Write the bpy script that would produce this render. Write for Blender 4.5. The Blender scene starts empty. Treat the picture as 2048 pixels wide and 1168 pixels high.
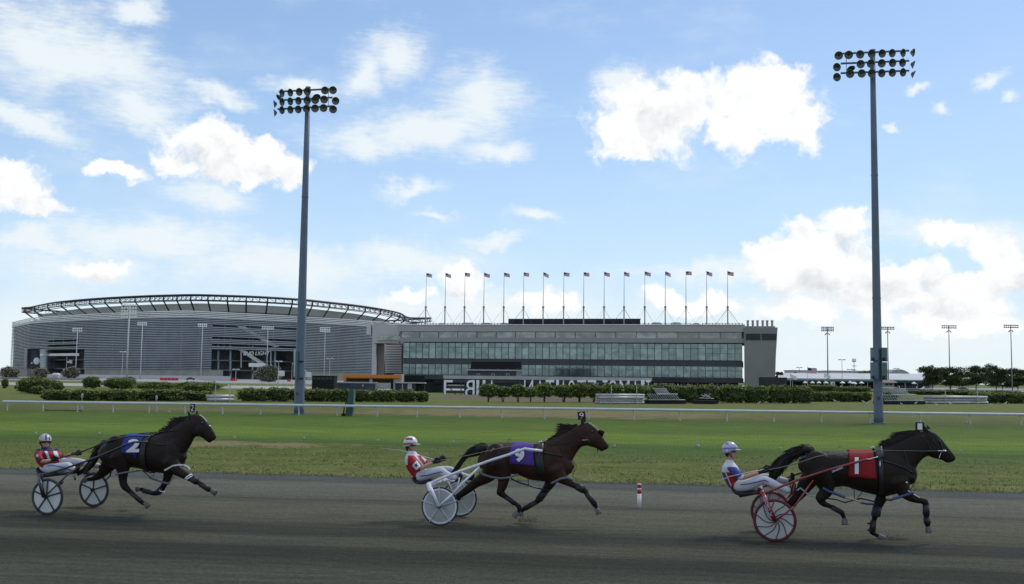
import bpy, bmesh, math, random
from mathutils import Vector, Matrix, noise
from mathutils.bvhtree import BVHTree
R = math.radians
random.seed(7)
S = bpy.context.scene
C = bpy.data.collections.new("place"); S.collection.children.link(C)

# ------------------------------------------------------------------ camera
FPX = 2100.0                      # focal length in photograph pixels (photograph 2048 wide)
CAMH = 2.70
PITCH, ROLL = math.atan(173/FPX), 0.012
cam_d = bpy.data.cameras.new("camera"); cam = bpy.data.objects.new("camera", cam_d); C.objects.link(cam)
cam_d.sensor_width = 36.0; cam_d.lens = 36.0*FPX/2048; cam_d.clip_start = 0.1; cam_d.clip_end = 9000
cam.location = (0, 0, CAMH)
CM = Matrix.Rotation(R(90)+PITCH, 4, 'X') @ Matrix.Rotation(ROLL, 4, 'Z')
cam.rotation_euler = CM.to_euler()
S.camera = cam
CO = Vector((0, 0, CAMH)); CM3 = CM.to_3x3()
S.view_settings.view_transform = 'Standard'; S.view_settings.look = 'None'
S.view_settings.exposure = 0.0; S.view_settings.gamma = 1.0

def ray(px, py):
    return (CM3 @ Vector(((px-1024)/FPX, -(py-584)/FPX, -1.0)))
def atY(px, py, Y):
    d = ray(px, py); return CO + d*(Y/d.y)
def gnd(px, py, z=0.0):
    d = ray(px, py); t = (z-CAMH)/d.z; return CO + d*t
def hor(px): return 757+0.012*(px-1024)
def up_at(px, py, base):
    """a point straight above base (world) as high as image row py shows"""
    d = ray(px, py); t = base.y/d.y; return Vector((base.x, base.y, (CO+d*t).z))

# ------------------------------------------------------------------ sun
SUN_EL, SUN_AZ = 52.0, 48.0       # degrees; azimuth measured from +Y towards +X
sl = bpy.data.lights.new("sun", 'SUN'); so = bpy.data.objects.new("sun", sl); C.objects.link(so)
sl.energy = 1.8; sl.angle = R(14); sl.color = (1.0, .955, .89)
sd = Vector((math.sin(R(SUN_AZ))*math.cos(R(SUN_EL)), math.cos(R(SUN_AZ))*math.cos(R(SUN_EL)), math.sin(R(SUN_EL))))
so.rotation_euler = (-sd).to_track_quat('-Z', 'Y').to_euler()

# ------------------------------------------------------------------ sky
W = bpy.data.worlds.new("World"); S.world = W; W.use_nodes = True
NT = W.node_tree; NT.nodes.clear()
class NB:
    def __init__(s, nt): s.nt = nt
    def n(s, t, **k):
        nd = s.nt.nodes.new(t)
        for a, b in k.items(): setattr(nd, a, b)
        return nd
    def put(s, sock, v):
        if isinstance(v, bpy.types.NodeSocket): s.nt.links.new(v, sock)
        else: sock.default_value = v
    def m(s, op, a, b=None, c=None, clamp=False):
        nd = s.n('ShaderNodeMath', operation=op); nd.use_clamp = clamp
        s.put(nd.inputs[0], a)
        if b is not None: s.put(nd.inputs[1], b)
        if c is not None: s.put(nd.inputs[2], c)
        return nd.outputs[0]
    def v(s, op, a, b=None, scale=None):
        nd = s.n('ShaderNodeVectorMath', operation=op)
        s.put(nd.inputs[0], a)
        if b is not None: s.put(nd.inputs[1], b)
        if scale is not None: s.put(nd.inputs['Scale'], scale)
        return nd.outputs['Value'] if op in ('LENGTH', 'DOT_PRODUCT') else nd.outputs[0]
    def ss(s, x, a, b, lo=0., hi=1.):
        nd = s.n('ShaderNodeMapRange', interpolation_type='SMOOTHSTEP')
        s.put(nd.inputs[0], x); s.put(nd.inputs[1], a); s.put(nd.inputs[2], b); s.put(nd.inputs[3], lo); s.put(nd.inputs[4], hi)
        return nd.outputs[0]
    def noise(s, vec, scale, det=5, rough=.55, dist=0., dim='3D'):
        nd = s.n('ShaderNodeTexNoise', noise_dimensions=dim)
        s.put(nd.inputs['Vector'], vec); nd.inputs['Scale'].default_value = scale
        nd.inputs['Detail'].default_value = det; nd.inputs['Roughness'].default_value = rough
        nd.inputs['Distortion'].default_value = dist
        return nd.outputs['Fac']
    def mix(s, f, a, b):
        nd = s.n('ShaderNodeMix', data_type='RGBA'); s.put(nd.inputs[0], f); s.put(nd.inputs[6], a); s.put(nd.inputs[7], b)
        return nd.outputs[2]
    def comb(s, x, y, z=0.):
        nd = s.n('ShaderNodeCombineXYZ'); s.put(nd.inputs[0], x); s.put(nd.inputs[1], y); s.put(nd.inputs[2], z); return nd.outputs[0]
def azel(px, py):
    d = ray(px, py).normalized(); return math.atan2(d.x, d.y), math.asin(d.z)
b = NB(NT)
tc = b.n('ShaderNodeTexCoord'); sep = b.n('ShaderNodeSeparateXYZ'); NT.links.new(tc.outputs['Generated'], sep.inputs[0])
az = b.m('ARCTAN2', sep.outputs[0], sep.outputs[1]); el = b.m('ARCSINE', sep.outputs[2])
P = b.comb(az, el)
sky = b.n('ShaderNodeTexSky', sky_type='NISHITA'); sky.sun_disc = False
sky.sun_elevation = R(SUN_EL); sky.sun_rotation = R(SUN_AZ)
sky.air_density = 1.0; sky.dust_density = 0.6; sky.ozone_density = 2.2; sky.altitude = 0
# (cx, cy, rx, ry, tilt) in the photograph, turned into directions of the sky
CUM = [(1300,235,108,78,0),(1237,240,48,46,0),(1370,212,62,58,0),(1520,215,110,76,0),(1592,238,62,55,20),(1450,205,50,38,0),(1480,262,60,42,0),(1555,160,70,34,0),(1280,300,50,24,0),
 (412,288,72,48,0),(480,335,112,34,0),(352,320,40,28,0),(560,342,52,32,0),(520,300,40,26,0),(40,375,62,48,0),(84,412,62,30,0),(12,350,30,28,0),(236,345,62,20,8),
 (1635,505,95,46,0),(1690,455,48,40,0),(1565,525,75,32,0),(1512,500,34,20,0),(1820,548,90,34,0),(2012,545,62,48,0),(1935,565,62,26,0),(1700,565,130,36,0),(1700,430,40,22,0),
 (920,560,48,34,0),(815,588,46,22,0),(1100,600,70,22,0),(1380,600,90,24,0),(195,540,60,22,0),(1840,640,18,14,0),(1900,610,120,28,0),(1900,470,50,24,0),(1600,470,40,26,0),(1660,560,110,40,0),(1990,500,40,30,0),(1780,600,130,30,0),(1950,650,120,24,0),(1600,610,90,24,0)]
CIR = [(1980,160,34,16,-15),(1838,183,20,9,-20),(1890,225,22,13,0),(1788,250,16,8,0),(2035,192,18,12,0),(90,100,240,92,14),(290,215,120,44,20),(790,108,64,54,0),(850,262,190,44,-6),(960,200,88,74,0),(728,150,42,56,0),(720,285,90,36,0),(1245,160,60,34,0),(60,245,130,26,12),(275,20,50,30,0),
 (820,380,60,18,-12),(866,425,48,10,0),(1070,432,56,13,0),(985,480,62,13,-8),(430,395,80,26,8),(300,480,220,50,0),(170,535,150,34,0),(550,525,210,50,0),(800,515,160,34,0),(1900,470,170,26,8),(1000,300,80,24,0),(440,190,70,20,10),(600,180,60,20,0),(1980,470,120,30,0),(1450,540,200,22,0),(1800,660,260,40,0),(950,620,260,30,0),(180,120,200,90,18),(60,480,120,30,0),(1650,610,260,30,0)]
GREY = [(1318, 256, 84, 46, -15), (1400, 294, 40, 27, 0), (430, 326, 84, 35, 0), (520, 349, 68, 19, 0), (55, 424, 76, 32, 0), (1590, 574, 108, 30, 0), (1700, 484, 46, 22, 0), (1700, 579, 148, 30, 0), (1850, 572, 94, 27, 0), (2025, 574, 81, 32, 0), (930, 589, 54, 22, 0), (1860, 624, 94, 16, 0), (200, 564, 68, 14, 0)]
nz1 = b.n('ShaderNodeTexNoise'); NT.links.new(P, nz1.inputs['Vector']); nz1.inputs['Scale'].default_value = 26; nz1.inputs['Detail'].default_value = 4; nz1.inputs['Roughness'].default_value = .6
warp = b.v('SCALE', b.v('SUBTRACT', nz1.outputs['Color'], (.5,.5,.5)), scale=.055)
Pw = b.v('ADD', P, warp)
def field(lst, PP):
    out = None
    for cx, cy, rx, ry, tilt in lst:
        a0, e0 = azel(cx, cy); a1, _ = azel(cx+rx, cy); _, e1 = azel(cx, cy-ry)
        sx, sy = abs(a1-a0), abs(e1-e0)
        if tilt == 0:
            nd = b.n('ShaderNodeVectorMath', operation='MULTIPLY_ADD'); NT.links.new(PP, nd.inputs[0]); nd.inputs[1].default_value = (1/sx, 1/sy, 0); nd.inputs[2].default_value = (-a0/sx, -e0/sy, 0)
            L = b.v('LENGTH', nd.outputs[0])
        else:
            mp = b.n('ShaderNodeMapping', vector_type='TEXTURE'); NT.links.new(PP, mp.inputs[0])
            mp.inputs['Location'].default_value = (a0, e0, 0); mp.inputs['Rotation'].default_value = (0, 0, R(-tilt)-0.012)
            mp.inputs['Scale'].default_value = (sx, sy, 1)
            L = b.v('LENGTH', b.v('MULTIPLY', mp.outputs[0], (1,1,0)))
        f = b.m('SUBTRACT', 1.0, L)
        if out is None: out = f
        else:
            out = b.m('SMOOTH_MAX', out, f, .12)
    return out
C1 = field(CUM, Pw)
fine = b.noise(P, 40, 3, .5)
P2 = b.v('ADD', P, b.v('SCALE', b.v('SUBTRACT', nz1.outputs['Color'], (.5,.5,.5)), scale=.035))
fb1 = b.noise(P2, 34, 9, .58)
fb1U = b.noise(b.v('ADD', P2, (.006, .011, 0)), 34, 5, .58)
cden = b.m('ADD', b.m('ADD', b.m('MULTIPLY', C1, 1.35), .06), b.m('MULTIPLY', b.m('SUBTRACT', fb1, .5), 2.7))
calpha = b.ss(cden, -.42, .42)
rel = b.m('MULTIPLY', b.m('SUBTRACT', fb1, fb1U), .5)
big = b.noise(P, 22, 4, .5)
grey = b.ss(b.m('ADD', field(GREY, P2), b.m('MULTIPLY', b.m('SUBTRACT', fine, .5), .25)), -.9, 1.1)
cshade = b.m('SUBTRACT', b.m('ADD', 1.0, rel), b.m('MULTIPLY', grey, .15))
cshade = b.m('MINIMUM', b.m('MAXIMUM', cshade, .66), 1.12)
C2 = field(CIR, b.v('ADD', P, b.v('SCALE', b.v('SUBTRACT', nz1.outputs['Color'], (.5,.5,.5)), scale=.04)))
Pst = b.n('ShaderNodeMapping'); NT.links.new(P, Pst.inputs[0]); Pst.inputs['Rotation'].default_value = (0,0,R(-10)); Pst.inputs['Scale'].default_value = (1, 2.6, 1)
wisp = b.noise(Pst.outputs[0], 13, 9, .66, .25)
Ps2 = b.n('ShaderNodeMapping'); NT.links.new(P, Ps2.inputs[0]); Ps2.inputs['Rotation'].default_value = (0,0,R(12)); Ps2.inputs['Scale'].default_value = (1, 5, 1)
streak = b.noise(Ps2.outputs[0], 60, 4, .7)
sden = b.m('ADD', b.m('ADD', b.m('MULTIPLY', C2, 1.15), b.m('MULTIPLY', b.m('SUBTRACT', wisp, .5), 2.3)), b.m('MULTIPLY', b.m('SUBTRACT', streak, .5), .9))
salpha = b.m('MULTIPLY', b.m('POWER', b.ss(sden, -.75, .95), 1.35), .93)
veil = b.m('MULTIPLY', b.ss(b.noise(Pst.outputs[0], 5, 5, .6), .48, .78), .38)
# clouds elsewhere round the sky, out of the picture
gen = b.noise(P, 3.2, 4, .6); away = b.ss(b.m('ABSOLUTE', az), .52, .75)
galpha = b.m('MULTIPLY', b.ss(gen, .46, .62), away)
ovh = b.ss(el, .45, .75); galpha = b.m('MAXIMUM', galpha, b.m('MULTIPLY', ovh, b.ss(gen, .42, .6)))
# low bank of haze cloud over the horizon
SKYGAIN, SKYPALE = 1.38, .35
hz = b.ss(b.m('ADD', el, b.m('MULTIPLY', b.m('SUBTRACT', wisp, .5), .10)), .21, .02)
hzn = b.ss(b.m('ADD', el, b.m('MULTIPLY', b.m('SUBTRACT', big, .5), .09)), .115, .02)
skyc = b.v('SCALE', sky.outputs[0], scale=SKYGAIN)
skyc = b.mix(SKYPALE, skyc, (3.5, 5.7, 9.4, 1))
K = 10.0     # the background runs at strength 0.1, so a cloud as bright as paper white is 10
def cl(r, g, bl): return (r*K, g*K, bl*K, 1)
c = b.mix(b.m('MULTIPLY', b.ss(el, .36, .08), .62), skyc, cl(.56,.78,1.04))
c = b.mix(b.m('MULTIPLY', hz, .55), c, cl(.72,.90,1.02))
c = b.mix(b.m('MULTIPLY', hzn, .80), c, cl(.86,.93,.95))
c = b.mix(b.m('MULTIPLY', veil, 1.), c, cl(.86,.94,1.0))
c = b.mix(salpha, c, cl(.87,.94,.97))
c = b.mix(galpha, c, cl(.85,.88,.92))
cc = b.mix(b.ss(cshade, .55, 1.02), cl(.55,.585,.62), cl(1.02,1.03,1.04))
c = b.mix(calpha, c, cc)
# below the horizon: plain dim ground light
c = b.mix(b.ss(el, -.004, -.02), c, cl(.10,.10,.08))
bg = b.n('ShaderNodeBackground'); NT.links.new(c, bg.inputs[0]); bg.inputs[1].default_value = 0.1
wo = b.n('ShaderNodeOutputWorld'); NT.links.new(bg.outputs[0], wo.inputs[0])
W.cycles.sampling_method = 'MANUAL'; W.cycles.sample_map_resolution = 1024

# ------------------------------------------------------------------ helpers
def tag(o, label=None, cat=None, group=None, kind=None):
    if label: o['label'] = label
    if cat: o['category'] = cat
    if group: o['group'] = group
    if kind: o['kind'] = kind
    return o
def thing(name, label, cat, loc=(0,0,0), group=None, rz=0):
    o = bpy.data.objects.new(name, None); C.objects.link(o); o.location = loc; o.rotation_euler = (0,0,rz)
    o.empty_display_size = .3
    bpy_mats[o.name] = Matrix.Translation(Vector(loc)) @ Matrix.Rotation(rz, 4, 'Z')
    return tag(o, label, cat, group)
bpy_mats = {}
def wm(o):
    m = Matrix.Identity(4)
    while o is not None:
        m = (Matrix.Translation(o.location) @ o.rotation_euler.to_matrix().to_4x4() @ Matrix.Diagonal(o.scale).to_4x4()) @ m; o = o.parent
    return m
def link(name, me, mat=None, parent=None, world=True, smooth=None):
    """link a mesh whose vertices are in world space (world=True) or in the parent's space"""
    o = bpy.data.objects.new(name, me); C.objects.link(o)
    if mat is not None:
        for mm in (mat if isinstance(mat, (list, tuple)) else [mat]): me.materials.append(mm)
    if smooth is not None:
        for p in me.polygons: p.use_smooth = smooth
    if parent is not None:
        if world: me.transform(wm(parent).inverted())
        o.parent = parent
    return o
def solo(name, me, mat, label, cat, base=None, group=None, smooth=None, kind=None):
    """one mesh that is a whole thing: origin moved to its base"""
    if base is None: base = Vector((0,0,0))
    me.transform(Matrix.Translation(-Vector(base)))
    o = link(name, me, mat, None, smooth=smooth); o.location = base
    return tag(o, label, cat, group, kind)
def copy_tree(o, parent=None):
    c = o.copy(); C.objects.link(c); c.parent = parent
    for ch in [x for x in C.objects if x.parent == o]: copy_tree(ch, c)
    return c
class MB:
    def __init__(s): s.v = []; s.f = []; s.m = []
    def add(s, vs, fs, mi=0):
        o = len(s.v); s.v += [tuple(v) for v in vs]; s.f += [tuple(i+o for i in f) for f in fs]; s.m += [mi]*len(fs); return s
    def box(s, a, b_, mi=0, M=None):
        x0,y0,z0 = a; x1,y1,z1 = b_
        vs = [Vector(p) for p in ((x0,y0,z0),(x1,y0,z0),(x1,y1,z0),(x0,y1,z0),(x0,y0,z1),(x1,y0,z1),(x1,y1,z1),(x0,y1,z1))]
        if M is not None: vs = [M @ v for v in vs]
        return s.add(vs, [(3,2,1,0),(4,5,6,7),(0,1,5,4),(1,2,6,5),(2,3,7,6),(3,0,4,7)], mi)
    def hexa(s, p, mi=0):
        """eight corners: four below (counter-clockwise), four above"""
        return s.add(p, [(3,2,1,0),(4,5,6,7),(0,1,5,4),(1,2,6,5),(2,3,7,6),(3,0,4,7)], mi)
    def tube(s, pts, r, n=8, mi=0, caps=True, up=None, flat=1.0):
        pts = [Vector(p) for p in pts]; k = len(pts)
        if not isinstance(r, (list, tuple)): r = [r]*k
        vs = []; ref = None
        for i, p in enumerate(pts):
            t = (pts[min(i+1,k-1)]-pts[max(i-1,0)]).normalized()
            if ref is None:
                ref = Vector(up) if up is not None else (Vector((0,0,1)) if abs(t.z) < .9 else Vector((1,0,0)))
            a = t.cross(ref)
            if a.length < 1e-5: a = t.orthogonal()
            a.normalize(); bb = a.cross(t).normalized(); 
            if up is None: ref = bb
            for j in range(n):
                an = 2*math.pi*j/n; vs.append(p + a*math.cos(an)*r[i]*flat + bb*math.sin(an)*r[i])
        fs = []
        for i in range(k-1):
            for j in range(n):
                j2 = (j+1)%n; fs.append((i*n+j, i*n+j2, (i+1)*n+j2, (i+1)*n+j))
        if caps: fs += [tuple(range(n))[::-1], tuple(range((k-1)*n, k*n))]
        return s.add(vs, fs, mi)
    def loft(s, secs, n=20, mi=0, power=2.0):
        """secs: (centre, half axis A, half axis B); closed with domed ends"""
        vs = []
        full = []
        k = len(secs)
        def lerp(u, w, t): return tuple(u[i].lerp(w[i], t) for i in range(3))
        secs = [tuple(Vector(x) for x in q) for q in secs]
        d0 = (secs[0][0]-secs[1][0]).normalized(); d1 = (secs[-1][0]-secs[-2][0]).normalized()
        r0 = min(secs[0][1].length, secs[0][2].length); r1 = min(secs[-1][1].length, secs[-1][2].length)
        pre = [(secs[0][0]+d0*r0*math.sin(a)*.8, secs[0][1]*math.cos(a), secs[0][2]*math.cos(a)) for a in (R(80), R(55), R(28))]
        post = [(secs[-1][0]+d1*r1*math.sin(a)*.8, secs[-1][1]*math.cos(a), secs[-1][2]*math.cos(a)) for a in (R(28), R(55), R(80))]
        mid = []
        for i in range(k-1):   # Catmull-Rom between sections
            q0 = secs[max(i-1,0)]; q1 = secs[i]; q2 = secs[i+1]; q3 = secs[min(i+2,k-1)]
            for t in (0, .34, .67):
                mid.append(tuple(.5*((2*q1[x])+(q2[x]-q0[x])*t+(2*q0[x]-5*q1[x]+4*q2[x]-q3[x])*t*t+(3*q1[x]-q0[x]-3*q2[x]+q3[x])*t**3) for x in range(3)))
        mid.append(secs[-1])
        full = pre+mid+post
        for c_, A, B in full:
            for j in range(n):
                an = 2*math.pi*j/n; ca, sa = math.cos(an), math.sin(an)
                if power != 2: ca = math.copysign(abs(ca)**(2/power), ca); sa = math.copysign(abs(sa)**(2/power), sa)
                vs.append(c_ + A*ca + B*sa)
        fs = []
        for i in range(len(full)-1):
            for j in range(n):
                j2 = (j+1)%n; fs.append((i*n+j, i*n+j2, (i+1)*n+j2, (i+1)*n+j))
        fs += [tuple(range(n))[::-1], tuple(range((len(full)-1)*n, len(full)*n))]
        return s.add(vs, fs, mi)
    def ball(s, c, r, n=10, mi=0, axes=None):
        c = Vector(c); rr = Vector(r) if isinstance(r, (list, tuple, Vector)) else Vector((r,r,r)); vs = []; fs = []
        A = axes or (Vector((1,0,0)), Vector((0,1,0)), Vector((0,0,1)))
        m_ = max(4, n//2+1)
        for i in range(m_+1):
            th = math.pi*i/m_
            for j in range(n):
                ph = 2*math.pi*j/n
                vs.append(c + A[0]*rr.x*math.sin(th)*math.cos(ph) + A[1]*rr.y*math.sin(th)*math.sin(ph) + A[2]*rr.z*math.cos(th))
        for i in range(m_):
            for j in range(n):
                j2 = (j+1)%n; fs.append((i*n+j, (i+1)*n+j, (i+1)*n+j2, i*n+j2))
        return s.add(vs, fs, mi)
    def quad(s, a, b_, c_, d, mi=0): return s.add([a,b_,c_,d], [(0,1,2,3)], mi)
    def mesh(s, name="m"):
        me = bpy.data.meshes.new(name); me.from_pydata(s.v, [], s.f); 
        if any(s.m): me.polygons.foreach_set('material_index', s.m)
        me.update(); return me
def fuse(mb, voxel, smooth=4, fac=.5, name="body"):
    """fuse overlapping lofts into one continuous skin"""
    me = mb.mesh(name); bm = bmesh.new(); bm.from_mesh(me); bmesh.ops.remove_doubles(bm, verts=bm.verts, dist=1e-5)
    bmesh.ops.recalc_face_normals(bm, faces=bm.faces); bm.to_mesh(me); bm.free()
    o = bpy.data.objects.new("tmp", me); C.objects.link(o)
    r = o.modifiers.new("r", 'REMESH'); r.mode = 'VOXEL'; r.voxel_size = voxel; r.use_smooth_shade = True
    if smooth:
        q = o.modifiers.new("s", 'SMOOTH'); q.iterations = smooth; q.factor = fac
    dg = bpy.context.evaluated_depsgraph_get(); ev = o.evaluated_get(dg)
    out = bpy.data.meshes.new_from_object(ev); bpy.data.objects.remove(o)
    for p in out.polygons: p.use_smooth = True
    return out
def text_mesh(txt, size=1.0, extrude=0.0, sub=0, bold=0.0):
    cu = bpy.data.curves.new("t", 'FONT'); cu.body = txt; cu.size = size; cu.extrude = extrude; cu.offset = bold; cu.resolution_u = 3
    cu.align_x = 'CENTER'; cu.align_y = 'CENTER'
    o = bpy.data.objects.new("t", cu); C.objects.link(o)
    dg = bpy.context.evaluated_depsgraph_get(); dg.update()
    me = bpy.data.meshes.new_from_object(o.evaluated_get(dg)); bpy.data.objects.remove(o)
    if sub:
        bm = bmesh.new(); bm.from_mesh(me); bmesh.ops.triangulate(bm, faces=bm.faces)
        for _ in range(sub): bmesh.ops.subdivide_edges(bm, edges=[e for e in bm.edges if e.calc_length() > size*.12], cuts=1)
        bmesh.ops.triangulate(bm, faces=bm.faces); bm.to_mesh(me); bm.free()
    xs = [v.co.x for v in me.vertices]; ys = [v.co.y for v in me.vertices]
    return me, (min(xs), max(xs), min(ys), max(ys))

# ------------------------------------------------------------------ materials
MATS = {}
def mat(name, col, rough=.7, var=.18, scale=6., spec=.3, metal=0., bump=0., bscale=None, col2=None, coat=0., trans=0., vary=None, stretch=None, sheen=0.):
    if name in MATS: return MATS[name]
    m = bpy.data.materials.new(name); m.use_nodes = True; nt = m.node_tree; nb = NB(nt); p = nt.nodes['Principled BSDF']
    p.inputs['Roughness'].default_value = rough; p.inputs['Metallic'].default_value = metal
    p.inputs['Specular IOR Level'].default_value = spec
    if coat: p.inputs['Coat Weight'].default_value = coat; p.inputs['Coat Roughness'].default_value = .15
    if sheen: p.inputs['Sheen Weight'].default_value = sheen
    if trans: p.inputs['Transmission Weight'].default_value = trans
    t = nb.n('ShaderNodeTexCoord'); vec = t.outputs['Object']
    if stretch:
        mp = nb.n('ShaderNodeMapping'); nt.links.new(vec, mp.inputs[0]); mp.inputs['Scale'].default_value = stretch; vec = mp.outputs[0]
    nz = nb.noise(vec, scale, 5, .6)
    c1 = tuple(x*(1-var) for x in col)+(1,); c2 = (tuple(x*(1+var) for x in col) if col2 is None else col2)+(1,)
    cc_ = nb.mix(nb.ss(nz, .3, .7), c1, c2)
    if vary:
        oi = nb.n('ShaderNodeObjectInfo'); cc_ = nb.mix(nb.m('MULTIPLY', oi.outputs['Random'], vary[0]), cc_, vary[1]+(1,))
    nt.links.new(cc_, p.inputs['Base Color'])
    if bump:
        bn = nb.n('ShaderNodeBump'); bn.inputs['Strength'].default_value = 1; bn.inputs['Distance'].default_value = bump
        nt.links.new(nb.noise(vec, bscale or scale*3, 6, .65), bn.inputs['Height']); nt.links.new(bn.outputs[0], p.inputs['Normal'])
    MATS[name] = m; return m

# ------------------------------------------------------------------ ground, track
E0, E1 = gnd(0, 935), gnd(2048, 985)
EU = (E1-E0).normalized(); EM = Vector((-EU.y, EU.x, 0))          # along the track, away from the camera
def st(s, t, z=0.0): return E0 + EM*s + EU*t + Vector((0,0,z))
def ground_mat():
    m = bpy.data.materials.new("grass_ground"); m.use_nodes = True; nt = m.node_tree; n = NB(nt); p = nt.nodes['Principled BSDF']
    tcn = n.n('ShaderNodeTexCoord'); pos = tcn.outputs['Object']
    s0 = n.m('SUBTRACT', n.v('DOT_PRODUCT', pos, tuple(EM)), E0.dot(EM)); t0 = n.v('DOT_PRODUCT', pos, tuple(EU))
    wv = n.comb(n.m('MULTIPLY', t0, .35), s0)
    w1 = n.noise(wv, .35, 5, .6); w2 = n.noise(n.comb(n.m('MULTIPLY', t0, .06), s0), .9, 4, .55)
    s = n.m('ADD', s0, n.m('MULTIPLY', n.m('SUBTRACT', w1, .5), 5.0))
    s = n.m('ADD', s, n.m('MULTIPLY', n.m('SUBTRACT', w2, .5), n.ss(s0, 0, 40, 1.2, 5.)))
    cr = n.n('ShaderNodeValToRGB'); nt.links.new(n.m('DIVIDE', s, 130.), cr.inputs[0])
    stops = [(-3,(.15,.16,.06)),(1.2,(.125,.145,.045)),(3.5,(.105,.135,.032)),(7,(.10,.13,.030)),(10.5,(.075,.12,.024)),(14,(.056,.108,.017)),(17.5,(.095,.165,.024)),
             (20,(.118,.185,.024)),(24,(.120,.190,.024)),(27,(.085,.145,.018)),(33,(.088,.145,.020)),(43,(.062,.115,.016)),(46,(.085,.105,.035)),(54,(.10,.12,.04)),(62,(.115,.14,.045)),(84,(.12,.15,.045)),(130,(.13,.16,.055))]
    els = cr.color_ramp.elements
    while len(els) < len(stops): els.new(.5)
    for e, (x, c_) in zip(els, stops): e.position = max(0, x/130.); e.color = c_+(1,)
    col = cr.outputs[0]
    # dry patches near the track edge and beyond the rail
    dry = n.noise(n.comb(n.m('MULTIPLY', t0, .55), n.m('MULTIPLY', s0, .42)), 1.0, 7, .68)
    f1 = n.m('MULTIPLY', n.ss(dry, .46, .70), n.ss(s0, 13.5, 7))
    col = n.mix(n.m('MULTIPLY', f1, .52), col, (.185,.165,.095,1))
    grn = n.noise(n.comb(n.m('MULTIPLY', t0, .9), n.m('MULTIPLY', s0, .6)), 1.3, 6, .68)
    col = n.mix(n.m('MULTIPLY', n.m('MULTIPLY', n.ss(grn, .50, .68), n.ss(s0, 14, 8)), .6), col, (.060,.095,.022,1))
    cu_, cv_ = gnd(1110, 826), gnd(470, 888)
    for (q, rt, rs, k) in ((cu_, 17, 12, .62), (cv_, 4.6, 2.0, .8), (gnd(700,824), 26, 5, .30)):
        qs, qt = (q-E0).dot(EM), q.dot(EU)
        dd = n.v('LENGTH', n.comb(n.m('DIVIDE', n.m('SUBTRACT', t0, qt), rt), n.m('DIVIDE', n.m('SUBTRACT', s0, qs), rs)))
        dd = n.m('ADD', dd, n.m('MULTIPLY', n.m('SUBTRACT', dry, .5), 2.6))
        gate = n.ss(s0, 43.5, 45.5) if qs > 40 else 1.0
        col = n.mix(n.m('MULTIPLY', n.m('MULTIPLY', n.ss(dd, 1.05, .6), k), gate), col, (.215,.180,.115,1))
    # blade-scale mottling
    g1 = n.noise(n.comb(n.m('MULTIPLY', t0, 2.2), n.m('MULTIPLY', s0, .9)), 5, 6, .72); g2 = n.noise(n.comb(n.m('MULTIPLY', t0, .30), n.m('MULTIPLY', s0, .8)), 1.5, 7, .70)
    gg = n.m('MULTIPLY', n.ss(g1, .28, .72, .55, 1.45), n.ss(g2, .28, .72, .74, 1.26))
    col = n.v('MULTIPLY', n.v('SCALE', col, scale=gg), (.95,.88,.66))
    nt.links.new(col, p.inputs['Base Color']); p.inputs['Roughness'].default_value = .9; p.inputs['Specular IOR Level'].default_value = .12
    bn = n.n('ShaderNodeBump'); bn.inputs['Distance'].default_value = .06; nt.links.new(g1, bn.inputs['Height']); nt.links.new(bn.outputs[0], p.inputs['Normal'])
    return m
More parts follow.
